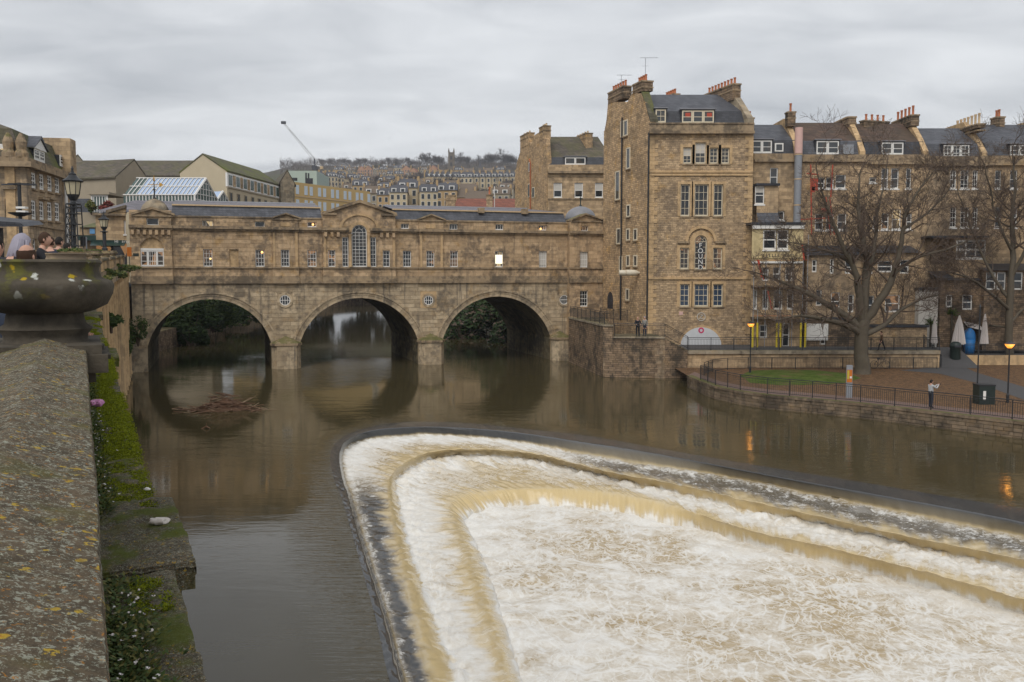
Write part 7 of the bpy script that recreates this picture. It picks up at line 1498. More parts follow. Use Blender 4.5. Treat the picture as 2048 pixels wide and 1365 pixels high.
def make_hill_houses():
    P = [proto_house(7, 9, 8, 3., 'far_ochre', 'far_slate'), proto_house(8, 9, 7, 3.6, 'far_pink', 'far_red', 2, 3, 0, True), proto_house(7, 9, 7.5, 3, 'far_grey', 'far_tile'), proto_house(9, 10, 8, 3.2, 'far_cream', 'far_slate', 3, 4, 2), proto_house(6.5, 9, 9, 3.2, 'far_cream', 'far_slate', 3, 3, 2), proto_house(9, 9, 6, 3.4, 'far_ochre', 'far_tile', 2, 3, 0)]
    used = set(); rg = random.Random(21)
    DESC = ['ochre house with slate roof', 'pinkish gabled house with red roof', 'grey house with brown roof', 'wide cream house with slate roof', 'cream terrace house with white dormers', 'low ochre house with brown roof']
    def put(i, u, v, rz, label, s=1., dz=0.):
        Y = hY(v); o = P[i] if i not in used else copy_tree(P[i]); used.add(i); p = on_Y(u, v, Y); o.location = (p.x, Y, hz(Y)+dz); o.rotation_euler = (0, 0, rz); o.scale = (s, s, s); o['label'] = label; o['group'] = 'houses on the hillside'
    rows = [('in the top hill row', 359, [(676, 3), (690, 0), (703, 2), (723, 1), (737, 1), (752, 2), (768, 0), (783, 5), (797, 3), (812, 1), (826, 1), (848, 2), (866, 1), (885, 5), (918, 0), (938, 5), (975, 5), (1000, 0)], (-.3, .3), 1.),
            ('in the second hill row', 372, [(640, 1), (655, 0), (670, 2), (686, 0), (745, 5), (764, 2), (780, 3), (800, 0), (818, 2), (838, 5)], (-.4, .5), 1.),
            ('in the slate roofed hill row', 385, [(640, 4), (653, 4), (666, 4), (680, 4), (695, 0), (708, 4), (721, 4), (734, 0)], (.35, .5), 1.),
            ('in the scattered middle row', 396, [(768, 3), (786, 2), (800, 5), (818, 0), (835, 5), (850, 2)], (-.5, .5), 1.),
            ('in the crescent below the church', 392, [(868, 4), (878, 4), (888, 4), (899, 4), (910, 4), (921, 4), (933, 4), (945, 4), (957, 4), (969, 4), (981, 4), (993, 4), (1005, 4), (1017, 4), (1029, 4)], None, 1.15),
            ('just above the bridge roof', 433, [(748, 2), (773, 0), (797, 4), (815, 4), (836, 3), (858, 4), (876, 4), (893, 0), (925, 5), (955, 5), (1000, 2)], (-.15, .15), .95),
            ('in the low middle row', 408, [(700, 2), (722, 0), (742, 5), (765, 0), (905, 2), (935, 5), (1012, 2)], (-.3, .4), 1.)]
    for nm, v, lst, rr, s in rows:
        for k, (u, i) in enumerate(lst):
            rz = rg.uniform(*rr) if rr else (.5 if u < 928 else -.12); put(i, u, v+(rg.uniform(-3, 3) if rr else (abs(u-930)*-.02)), rz, '%s, %s from left %s' % (DESC[i], ordn(k), nm), s*(rg.uniform(.9, 1.1) if rr else 1.))
    for i, o in enumerate(P):
        if i not in used: bpy.data.objects.remove(o)
    # church tower with corner pinnacles, small spire further right
    Y = hY(350); p = on_Y(903, 348, Y); t = T('church_tower', 'square church tower with four pinnacles on the skyline', 'church', (p.x, Y, hz(Y)-6)); H = (350-309)/F*Y+6; w = 10/F*Y/2
    MB().box(-w, w, -w, w, 0, H).build('tower', M['far_tower'], t)
    for sx in (-1, 1):
        for sy in (-1, 1): MB().box(sx*w-.55, sx*w+.55, sy*w-.55, sy*w+.55, 0, H).build('buttress', M['far_tower'], t); MB().lathe([(.8, H), (.7, H+1.5), (.1, H+4.5)], 6, (sx*w, sy*w, 0)).build('pinnacle', M['far_tower'], t)
    for z in (H-6, H-13): MB().box(-w*.4, w*.4, -w-.3, -w-.05, z-2, z+2).build('belfry_opening', M['far_window'], t)
    for z in (H-1, H-9.5): MB().box(-w-.3, w+.3, -w-.35, w+.3, z, z+.5).build('string_course', M['far_tile'], t)
    p = on_Y(960, 344, Y); s = T('church_spire', 'thin grey church spire far right on the skyline', 'church', (p.x, Y, hz(Y)-6)); MB().box(-2, 2, -2, 2, 0, 12).build('tower', M['far_tower'], s); MB().lathe([(2.2, 12), (.1, (344-322)/F*Y+8)], 8).build('spire', M['far_slate'], s)
    # red tiled roof in front with chimney and pole
    A, B, Lf = on_Y(1033, 548, 150), on_Y(1040, 548, 158), on_Y(908, 548, 150); oblong('red_roofed_house', 'long low house with red tiled roof behind the bridge', 'house', A, B, Lf, on_Y(960, 418, 150).z, on_Y(960, 400, 154).z, 8., 'ashlar', 'red_tile')
    c = T('chimney_stack', 'lone stone chimney with orange pot behind the bridge roof', 'chimney', (on_Y(979, 548, 112).x, 112, 10)); stack(c, (-.35, 0), (1, 0), .75, .7, 0, on_Y(979, 392, 112).z-10, 1, 'rubble', .9)
    q = on_Y(989, 415, 112); tag(MB().tube([(0, 0, -4), (0, 0, (415-374)/F*112)], .05, 6).build('flag_pole', M['white_paint']), 'thin white pole right of the lone chimney', 'pole').location = q
    q = on_Y(901, 414, 118); y = T('yew_topped_chimney', 'mossy stone chimney stub at the left end of the red roof', 'chimney', (q.x, 118, 12)); stack(y, (-.6, 0), (1, 0), 1.2, 1., 0, on_Y(901, 393, 118).z-12, 1, 'rubble', .4, 'pot_pale')
plain('far_tower', (.17, .135, .10), .9, .2, .3)
make_hill_houses()
# crane
def make_crane():
    Y = 330.; o = T('tower_crane', 'pale luffing tower crane raised above the green plant room', 'crane', (on_Y(633, 548, Y).x, Y, 20)); f = Fr((o.location.x, Y), 0.); plain('crane_paint', (.55, .55, .54), .5, .1, 1.); b = f.px(633, 332); x0, zb = 0., b[1]-20
    for sx in (-1, 1):
        for sy in (-1, 1): MB().tube([(sx*.8, sy*.8, 0), (sx*.8, sy*.8, zb)], .09, 4).build('mast_leg', M['slate'], o)
    m = MB()
    for k in range(16): z = zb*k/16; m.tube([(-.8, -.8, z), (.8, -.8, z+zb/16)], .1, 4)
    m.build('mast_lacing', M['slate'], o, kind='stuff')
    tip = f.px(567, 246); r = f.px(640, 333); a = Vector((r[0], 0, r[1]-20)); t = Vector((tip[0], 0, tip[1]-20)); d = (t-a); n = Vector((-d.z, 0, d.x)).normalized()*.55
    for off in (n, -n): MB().tube([a+off, t+off*.3], .07, 4).build('jib_chord', M['crane_paint'], o)
    m = MB()
    for k in range(24): q = a.lerp(t, k/24); q2 = a.lerp(t, (k+1)/24); s = 1-.7*k/24; m.tube([q+n*s, q2-n*s], .035, 4)
    m.build('jib_lacing', M['crane_paint'], o, kind='stuff')
    c = f.px(641, 331); w = f.px(641, 336); MB().tube([(x0, 0, zb), (w[0]+.6, 0, zb-.4)], .3, 4).build('counter_jib', M['crane_paint'], o); MB().box(w[0]-.1, w[0]+.9, -.6, .6, zb-1.2, zb-.2).build('counterweight', M['pot_pale'], o)
    ap = f.px(629, 318); MB().tube([(x0, 0, zb), (ap[0], 0, ap[1]-20)], .25, 4).build('a_frame', M['slate'], o); MB().tube([(ap[0], 0, ap[1]-20), a.lerp(t, .85)], .04, 4).build('pendant_rope', M['slate'], o); MB().box(-.8, .8, -1.2, -.2, zb-1.6, zb).build('cab', M['slate'], o); MB().box(t.x-.8, t.x+.8, -.4, .4, t.z-.4, t.z+.5).build('jib_head', M['slate'], o)
make_crane()
# ---------------------------------------------------------------- trees
def grow(m, rg, p, d, L, r, depth, trop=.1, wob=.22, kids=4, ang=(25, 55), shrink=(.5, .75), rmin=.011, tip=None):
    n = 4 if depth > 0 else 3; pts = [p.copy()]; q = p.copy(); dd = d.normalized()
    for i in range(n):
        dd = (dd+Vector((rg.gauss(0, wob), rg.gauss(0, wob), rg.gauss(0, wob*.7)+trop))).normalized(); q = q+dd*(L/n); pts.append(q.copy())
    rs = [max(rmin, r*(1-.62*i/n)) for i in range(n+1)]
    m.tube(pts, rs, 6 if r > .08 else (4 if r > .025 else 3), cap=False)
    if depth <= 0: return
    for k in range(kids):
        t = rg.uniform(.3, 1.) if k else 1.; i = min(n-1, int(t*n)); a = pts[i].lerp(pts[i+1], t*n-i); ax = dd.orthogonal().normalized(); ax.rotate(Matrix.Rotation(rg.uniform(0, 6.28), 3, dd)); nd = (pts[i+1]-pts[i]).normalized(); nd.rotate(Matrix.Rotation(R(rg.uniform(*ang)), 3, ax))
        grow(m, rg, a, nd, L*rg.uniform(*shrink), max(rmin, rs[i]*.6), depth-1, trop, wob, kids, ang, shrink, rmin)
def big_tree(label, base, Y, limbs, rad, seed, depth=3, kids=4, group='large bare trees on the far bank'):
    """limbs: photo paths (u, v, radius) with a lean in depth"""
    rg = random.Random(seed); o = T('bare_tree', label, 'tree', base, 0., group); b = Vector(base); tr = MB(); cr_ = MB()
    for li, (path, lean) in enumerate(limbs):
        pts = []; rs = []
        for i, (u, v, r) in enumerate(path): pts.append(on_Y(u, v, Y+lean*i/(max(1, len(path)-1)))-b); rs.append(r)
        fine = []; fr = []
        for i in range(len(pts)-1):
            q = [pts[max(i-1, 0)], pts[i], pts[i+1], pts[min(i+2, len(pts)-1)]]
            for s in range(4): t = s/4; w = cr(*q, t); fine.append(w+Vector((rg.gauss(0, .03), rg.gauss(0, .05), 0))*(1 if li else .3)); fr.append(rs[i]+(rs[i+1]-rs[i])*t)
        fine.append(pts[-1]); fr.append(rs[-1]); tr.tube(fine, fr, 10 if rs[0] > .3 else 7, cap=False)
        if li == 0: continue
        L = sum((a-b_).length for a, b_ in zip(fine, fine[1:])); N = int(7+L*1.3)
        for k in range(N):
            t = rg.uniform(.2, 1.)**.8; i = min(len(fine)-2, int(t*(len(fine)-1))); a = fine[i]; dd = (fine[i+1]-fine[i]).normalized(); ax = dd.orthogonal().normalized(); ax.rotate(Matrix.Rotation(rg.uniform(0, 6.28), 3, dd)); nd = dd.copy(); nd.rotate(Matrix.Rotation(R(rg.uniform(30, 70)), 3, ax))
            grow(cr_, rg, a, nd, rg.uniform(1.3, 2.9)*(1.15-.5*t), max(.02, fr[i]*.45), depth, .07, .2, kids)
        grow(cr_, rg, fine[-1], fine[-1]-fine[-2], 2.2, fr[-1], depth, .05, .2, kids)
    tr.build('trunk', M['bark'], o, smooth=True, fix=False); cr_.build('crown', M['twig'], o, fix=False); return o
b1 = on_z(1725, 748, ZP_)
big_tree('large bare spreading tree on the bank between lawn and path', b1, b1.y, [
    ([(1725, 752, .72), (1725, 735, .60), (1722, 700, .53), (1724, 665, .52), (1728, 640, .46)], 0),
    ([(1722, 668, .30), (1690, 650, .24), (1650, 640, .17), (1600, 632, .10), (1560, 640, .06)], -3.5),
    ([(1722, 655, .34), (1685, 628, .28), (1640, 600, .21), (1590, 575, .14), (1540, 556, .08), (1510, 545, .05)], 2.),
    ([(1724, 645, .36), (1718, 590, .30), (1710, 545, .24), (1685, 490, .17), (1660, 430, .11), (1640, 370, .06), (1632, 330, .04)], -2.5),
    ([(1728, 640, .38), (1730, 580, .32), (1732, 520, .25), (1722, 460, .18), (1716, 400, .11), (1722, 340, .05)], 1.),
    ([(1735, 560, .2), (1748, 500, .16), (1752, 440, .11), (1765, 380, .07), (1775, 325, .04)], 3.),
    ([(1730, 645, .36), (1760, 600, .31), (1785, 555, .26), (1800, 500, .2), (1808, 440, .14), (1832, 390, .09), (1866, 345, .04)], -1.5),
    ([(1790, 545, .18), (1835, 515, .13), (1890, 500, .09), (1940, 480, .05)], 2.5),
    ([(1735, 668, .26), (1768, 650, .2), (1800, 622, .14), (1840, 600, .09), (1880, 590, .05)], 3.5),
    ([(1700, 525, .14), (1660, 505, .1), (1610, 490, .07), (1570, 485, .04)], 2.),
    ([(1804, 460, .13), (1850, 430, .09), (1890, 390, .06), (1915, 350, .03)], 2.)], .6, 31)
b2 = on_z(2019, 728, ZP_)
big_tree('tall bare tree at the right edge behind the amber lamp', b2, b2.y, [
    ([(2020, 732, .42), (2018, 690, .34), (2018, 640, .32), (2020, 600, .30), (2022, 560, .28)], 0),
    ([(2022, 565, .28), (2026, 500, .24), (2024, 440, .19), (2030, 380, .13), (2026, 320, .07)], 1.),
    ([(2018, 620, .18), (1985, 590, .14), (1945, 560, .1), (1900, 545, .05)], -3),
    ([(2020, 600, .18), (1990, 560, .14), (1960, 500, .11), (1935, 440, .08), (1915, 380, .05)], 2),
    ([(2022, 560, .18), (2050, 500, .14), (2070, 430, .1), (2090, 360, .06)], -2),
    ([(2022, 500, .14), (1995, 440, .1), (1980, 380, .07), (1968, 330, .04)], -2),
    ([(2019, 650, .14), (2045, 620, .1), (2080, 600, .06)], 1.5),
    ([(2019, 655, .12), (1975, 650, .09), (1920, 635, .05)], 3)], .35, 47)
# far trees on the hill: prototypes, then copies
def proto_tree(seed, h, spread, fine=3, kids=5):
    rg = random.Random(seed); o = T('hillside_tree', 'x', 'tree'); m = MB(); m.tube([(0, 0, -3), (0, 0, h*.2), (.2, 0, h*.4)], [h*.03, h*.025, h*.02], 5); m.build('trunk', M['twig_far'], o); m = MB()
    for k in range(7):
        a = 2*math.pi*k/7+rg.random(); grow(m, rg, Vector((0, 0, h*rg.uniform(.2, .4))), Vector((math.cos(a)*spread, math.sin(a)*spread, 1)), h*.34, h*.013, fine, .08, .2, kids, (20, 50), (.55, .8), .055)
    m.build('crown', M['twig_far'], o, fix=False); return o
def conifer(label, p, h, w, seed):
    rg = random.Random(seed); o = T('conifer', label, 'tree', p); MB().tube([(0, 0, -2), (0, 0, h*.9)], [h*.03, .05], 5).build('trunk', M['bark'], o); m = MB()
    for k in range(2200): t = rg.random(); a = rg.uniform(0, 6.28); r = w*(1-t)*(.5+.5*rg.random()); c = Vector((r*math.cos(a), r*math.sin(a), h*(.06+.94*t))); d = Vector((math.cos(a), math.sin(a), -.4))*h*.05; s = Vector((-math.sin(a), math.cos(a), 0))*h*.02; m.c = rg.randrange(2); m.add([c-s, c+s, c+d], [(0, 1, 2)])
    m.build('crown', [M['leaf_c'], M['leaf_ivy']], o, fix=False)
def make_hill_trees():
    P = [proto_tree(k, 15, s) for k, s in ((1, .9), (2, .7), (3, 1.1))]; used = set(); rg = random.Random(5)
    def put(i, u, v, s, label, Y=None):
        Y = Y or hY(v); o = P[i] if i not in used else copy_tree(P[i]); used.add(i); p = on_Y(u, v, Y); o.location = (p.x, Y, hz(Y)-1); o.rotation_euler = (0, 0, rg.uniform(0, 6)); o.scale = (s, s, s); o['label'] = label; o['group'] = 'bare trees on the hillside'
    us = sorted(list(range(644, 880, 13))+[886, 915, 926, 940, 955, 972, 985, 1005, 1012, 1022, 1034, 1046]); 
    for k, u in enumerate(us):
        big = 1.45 if u in (1005, 1012) else (1.2 if 840 < u < 880 or u > 900 else .8); put(k % 3, u+rg.uniform(-4, 4), 341 if u > 830 else 339, big*rg.uniform(.85, 1.15), 'bare tree on the skyline, %s from the left' % ordn(k))
    for k, (u, v, s) in enumerate(((700, 366, .6), (716, 380, .6), (762, 362, .7), (790, 376, .8), (806, 384, .9), (832, 370, .9), (845, 380, 1.), (872, 398, .9), (884, 400, 1.), (897, 402, 1.), (911, 400, .9), (922, 402, .8), (945, 402, .7), (958, 404, .7), (1012, 402, .7), (760, 400, .5), (730, 398, .5), (990, 370, .8), (968, 364, .8))): put((k+1) % 3, u, v, s*.8, 'bare tree among the hillside houses, %s of that scatter' % ordn(k))
    for k in range(26): put(k % 3, rg.uniform(645, 1025), rg.uniform(360, 412), rg.uniform(.45, .85), 'small bare tree between hillside roofs, %s of a loose scatter' % ordn(k))
    Y = hY(343); conifer('dark pointed conifer on the skyline left of the church', on_Y(791, 343, Y), (343-325)/F*Y, 5.5, 3)
    for k, (u, v, h, w) in enumerate(((756, 344, 12, 8), (820, 343, 9, 5), (903, 358, 14, 9), (978, 360, 15, 10))):
        Y = hY(v); bush('evergreen_tree', ('dark evergreen tree above the gabled hill houses', 'small dark evergreen on the skyline', 'dark evergreen below the church tower', 'large dark evergreen right of the church')[k], on_Y(u, v-6, Y), (w*.7, w*.7, h*.5), 1800, 1., ['leaf_c', 'leaf_ivy', 'leaf_a'], 400+k, 'evergreens on the hill', 'tree')
    Y = hY(404); bush('russet_tree', 'rounded russet orange tree above the red roof', on_Y(999, 393, Y), (5., 5, 4.5), 3000, .5, ['russet', 'russet', 'twig'], 420, None, 'tree')
    # the wooded ridge behind, one mass
    m = MB(); rg = random.Random(9)
    for _ in range(26000):
        u = rg.uniform(560, 1100); v = rg.choice((rg.uniform(332, 352), rg.uniform(336, 346), rg.uniform(345, 405))); Y = hY(max(v, 334))*rg.uniform(.98, 1.05); p = on_Y(u, v, Y); k = noise.noise(Vector((u*.06, v*.09, 2)))
        if v > 352 and k < .12: continue
        z = hz(Y)+rg.random()*(9+5*k); d = Vector((rg.gauss(0, .5), rg.gauss(0, .5), 1)).normalized()*rg.uniform(1.5, 3.6); s = Vector((.16, 0, 0)); q = Vector((p.x, Y, z)); m.add([q-s, q+s, q+d], [(0, 1, 2)])
    m.build('ridge_wood', M['twig_far'], fix=False); tag(bpy.data.objects['ridge_wood'], 'leafless woodland covering the ridge and gaps between houses', kind='stuff')
    # unseen trees added up river so the water reflects dark masses, not sky
    for k, (x, Y, s) in enumerate(((-92, 250, .95), (-78, 262, 1.0), (-62, 282, 1.05), (-46, 300, 1.), (-30, 305, 1.), (-14, 305, .95), (4, 300, .9), (20, 290, 1.))):
        bush('reflection_tree', 'hidden tree added to darken the river reflection, %s from the left' % ordn(k), (x, Y, 12.), (12., 7, 11.*s), 4200, .95, ['leaf_c', 'twig', 'leaf_ivy'], 500+k, 'hidden trees added for the river reflection', 'tree')
plain('russet', (.22, .085, .03), .8, .3, 2.)
make_hill_trees()
# ---------------------------------------------------------------- people
for nm, c in (('skin', (.50, .29, .21)), ('hair_brown', (.055, .03, .018)), ('hair_grey', (.30, .28, .33)), ('hair_dark', (.02, .016, .014)), ('cloth_black', (.018, .018, .022)), ('cloth_navy', (.025, .03, .05)), ('cloth_grey', (.42, .43, .44)), ('cloth_stone', (.24, .23, .21)), ('cloth_red', (.20, .03, .03)), ('cloth_brown', (.16, .10, .06)), ('cloth_olive', (.05, .055, .03)), ('denim', (.035, .045, .07)), ('shoe', (.03, .025, .02))): plain(nm, c, .8 if nm != 'skin' else .55, .15, 8., .25)
def person(label, loc, head, top, legs, hair, arms=None, lean=0., H=1.72, step=.0, hairlen=0., turn=0., nod=0., fingers=True):
    """arms: per side (elbow, hand) offsets in body space; x right, y ahead, z up"""
    o = T('person', label, 'person', loc, head, None); s = H/1.72; bm = bmesh.new(); sk = bm.verts.layers.skin.verify(); reg = []
    ca, sa = math.cos(lean), math.sin(lean)
    def up(p): x, y, z = p; z -= .93; return (x, y*ca+z*sa, .93-y*sa+z*ca)
    def V(p, r, g, upper=True):
        q = up(p) if upper else p; v = bm.verts.new(Vector(q)*s); v[sk].radius = (r*s, r*s); reg.append((Vector(q)*s, g)); return v
    E = lambda a, b: bm.edges.new((a, b))
    pel = V((0, 0, .93), .135, 2, False); pel[sk].use_root = True; sp = V((0, .0, 1.10), .13, 1); ch = V((0, .0, 1.32), .15, 1); nk = V((0, .01, 1.46), .062, 0); hb = V((0, .025, 1.53), .06, 0); E(pel, sp); E(sp, ch); E(ch, nk); E(nk, hb)
    A = arms or {-1: ((-.24, .0, 1.12), (-.25, .10, .88)), 1: ((.24, .0, 1.12), (.25, .10, .88))}
    for sd in (-1, 1):
        el, ha = A[sd]; sh = V((sd*.175, 0, 1.39), .075, 1); e = V(el, .052, 1); w = V(tuple(Vector(el).lerp(Vector(ha), .86)), .038, 1); h = V(ha, .036, 0); E(ch, sh); E(sh, e); E(e, w); E(w, h)
        if fingers:
            dv = (Vector(ha)-Vector(el)).normalized(); pv = dv.orthogonal().normalized(); qv = dv.cross(pv)
            for k, ln in enumerate((.055, .07, .075, .065)):
                a = Vector(ha)+dv*.03+pv*(k-1.5)*.02; v1 = V(tuple(a), .011, 0); v2 = V(tuple(a+dv*ln*.6+qv*.012), .010, 0); v3 = V(tuple(a+dv*ln+qv*.035), .008, 0); E(h, v1); E(v1, v2); E(v2, v3)
            a = Vector(ha)-pv*.035; v1 = V(tuple(a), .012, 0); v2 = V(tuple(a-pv*.02+dv*.04), .010, 0); E(h, v1); E(v1, v2)
        st = step*sd; hp = V((sd*.09, 0, .88), .10, 2, False); kn = V((sd*.10, st*.6+.02, .49), .068, 2, False); an = V((sd*.10, st*.9-.02*abs(st), .09), .046, 2, False); to = V((sd*.115, st*.9+.15, .035), .036, 3, False); E(pel, hp); E(hp, kn); E(kn, an); E(an, to)
    me = bpy.data.meshes.new('b'); bm.to_mesh(me); bm.free(); t = bpy.data.objects.new('b', me); COL.objects.link(t); t.modifiers.new('s', 'SKIN').use_smooth_shade = True; t.modifiers.new('u', 'SUBSURF').levels = 1
    bpy.context.view_layer.update(); dg = bpy.context.evaluated_depsgraph_get(); ev = t.evaluated_get(dg).to_mesh(); body = MB()
    body.v = [tuple(v.co) for v in ev.vertices]; body.f = [tuple(p.vertices) for p in ev.polygons]
    mats = ['skin', top, legs, 'shoe']
    for p in ev.polygons: c = p.center; body.mi.append(min(reg, key=lambda r: (r[0]-c).length)[1])
    t.evaluated_get(dg).to_mesh_clear(); bpy.data.objects.remove(t)
    body.c = 0; hc = Vector(up((0, .045, 1.615)))*s; rot = Matrix.Rotation(turn, 3, 'Z') @ Matrix.Rotation(-nod-lean*.4, 3, 'X')
    hd = MB(); hd.sphere((0, 0, 0), 1., 18, 14, (.076*s, .095*s, .118*s))
    for i, p in enumerate(hd.v):
        x, y, z = p
        if z < 0: y += .012*s*(z/-.118/s); x *= 1-.22*(z/(-.118*s))**2
        if y > .04*s and abs(x) < .018*s and -.045*s < z < .02*s: y += .016*s
        hd.v[i] = (x, y, z)
    for sd in (-1, 1): hd.sphere((sd*.078*s, -.008*s, -.005*s), 1., 6, 5, (.012*s, .02*s, .032*s))
    hd.sphere((0, .105*s, -.012*s), 1., 6, 5, (.013*s, .018*s, .02*s)); off = len(body.v)
    body.add([rot @ Vector(p)+hc for p in hd.v], hd.f); b = body.build('body', [M[x] for x in mats], o, smooth=True, fix=False)
    if hair:
        hm = MB(); nu, nv = 20, 10; V_ = []
        style = hair[1]
        hm.sphere((0, -.006*s, .012*s), 1., 20, 14, (.084*s, .102*s, .122*s)); keep = []
        for f in hm.f:
            c = sum((Vector(hm.v[i]) for i in f), Vector())/len(f)/s
            if style == 'bald': ok = -.07 < c.z < .058 and c.y < .04
            else: ok = c.z > .03+.55*max(0, c.y) or (c.y < -.0 and c.z > -.07) or (c.y < .03 and c.z > -.01)
            if ok: keep.append(f)
        hm.f = keep; hm.mi = [0]*len(keep); rg = random.Random(len(label)); hm.v = [(p[0]*(1+rg.uniform(-.03, .06)), p[1]*(1+rg.uniform(-.03, .06)), p[2]*(1+rg.uniform(-.02, .05))) for p in hm.v]
        if style == 'long':
            for k in range(70): a = rg.uniform(math.pi*.95, math.pi*2.05); x, y = .085*s*math.cos(a), .095*s*math.sin(a); hm.tube([(x*.9, y*.9, .06*s), (x*1.15, y*1.15, -.05*s), (x*1.25+rg.gauss(0, .015), y*1.3+rg.gauss(0, .015), -.2*s)], [.018*s, .02*s, .006*s], 4)
        hm.v = [tuple(rot @ Vector(p)+hc) for p in hm.v]; hm.build('hair', M[hair[0]], o, smooth=True)
    return o
def make_people():
    def par(u, Y, dx=0.): p = on_Y(u, 548, Y); yl = Y/math.cos(PA); return Vector((p.x+dx, Y, HC-1.47+PZ*yl))
    riv = PA-R(90)                                           # facing the river
    def byhead(u, Y, hd, lean): q = par(u, Y); k = .69*math.sin(lean)+.05; return Vector((q.x+math.sin(hd)*k, Y-math.cos(hd)*k, q.z))
    arm_rest = {-1: ((-.28, .22, 1.15), (-.16, .42, 1.10)), 1: ((.28, .22, 1.15), (.16, .42, 1.10))}
    person('balding man in dark jacket leaning on the balustrade behind the near urn', byhead(60, 9., PA-R(35), .6), PA-R(35), 'cloth_black', 'denim', ('hair_brown', 'bald'), {-1: ((-.28, .22, 1.15), (-.12, .44, 1.08)), 1: ((.42, .30, 1.08), (.70, .36, .92))}, .6, 1.64, nod=-.35)
    person('grey haired woman in dark coat beside the balding man', byhead(50, 9.6, PA-R(60), .34), PA-R(60), 'cloth_black', 'cloth_black', ('hair_grey', 'long'), arm_rest, .34, 1.66)
    person('person in olive coat at the left edge of the picture', par(-28, 8.6), riv+R(50), 'cloth_olive', 'cloth_black', ('hair_dark', 'short'), None, .1, 1.60)
    person('brown haired man in black jacket looking at the river', par(80, 16.6), riv-R(5), 'cloth_black', 'denim', ('hair_brown', 'short'), arm_rest, .08, 1.76)
    person('brown haired onlooker seen from behind at the balustrade', par(102, 21.8), riv+R(60), 'cloth_navy', 'cloth_black', ('hair_brown', 'short'), None, .0, 1.74)
    person('dark haired onlooker in navy nearest the lattice lamp post', par(118, 23.2), riv+R(40), 'cloth_navy', 'denim', ('hair_dark', 'short'), None, .0, 1.76)
    person('short onlooker with dark hood beside the lattice lamp post', par(131, 24.0), riv+R(30), 'cloth_black', 'cloth_black', ('hair_dark', 'short'), None, .05, 1.62)
    person('man in dark coat with red collar standing at the terrace railing', on_z(1276, 674, 3.45)+Vector((0, .3, 0)), R(180), 'cloth_black', 'cloth_black', None, arm_rest, .05, 1.74)
    person('man in grey coat standing at the terrace railing', on_z(1291, 674, 3.45)+Vector((0, .5, 0)), R(150), 'cloth_stone', 'cloth_navy', ('hair_grey', 'short'), None, .0, 1.76)
    person('person in pale grey jacket taking a photograph by the river railing', on_z(1869, 819, ZP_)+Vector((0, .55, 0)), R(-80), 'cloth_grey', 'cloth_navy', ('hair_dark', 'short'), {-1: ((-.20, .26, 1.22), (-.05, .50, 1.42)), 1: ((.20, .26, 1.22), (.05, .50, 1.42))}, -.03, 1.70)
    p = on_z(1869, 819, ZP_)+Vector((0, .55, 0)); tag(MB().box(-.005, .005, -.075, .075, -.04, .04).build('phone', M['cloth_black']), 'dark phone held up by the person in the pale jacket', 'phone').location = p+Vector((.58, .1, 1.45))
    person('person in brown coat walking along the raised walkway by the wall', on_z(1767, 703, 2.4)+Vector((0, .4, 0)), R(85), 'cloth_brown', 'cloth_black', ('hair_brown', 'short'), None, .05, 1.68, .28)
make_people()
# ---------------------------------------------------------------- bank furniture and small things
def bank_lamp(label, u, v0, v1, z, mat='lamp_amber', box=None):
    p = on_z(u, v1, z); h = (v1-v0)/F*p.y; o = T('bank_lamp', label, 'street lamp', p); MB().lathe([(.09, 0), (.09, .5), (.05, .6), (.045, h-.25), (.09, h-.2), (.09, h-.12)], 10).build('post', M['iron'], o)
    MB().lathe([(.12, h-.14), (.22, h-.02), (.30, h+.12)], 14).build('globe', M[mat], o, smooth=True); MB().lathe([(.32, h+.12), (.30, h+.17), (.1, h+.25), (.03, h+.33)], 14).build('cap', M['iron'], o); 
    l = bpy.data.lights.new('bulb', 'POINT'); l.energy = 4; l.color = (1, .4, .06); l.shadow_soft_size = .2; lo = bpy.data.objects.new('bulb', l); COL.objects.link(lo); lo.parent = o; lo.location = (0, -.5, h+.05); return o
bank_lamp('lit amber park lamp right of the waste bin', 2015, 691, 806, ZP_); bank_lamp('lit amber lamp beside the yellow posts', 1500, 650, 747, ZP_)
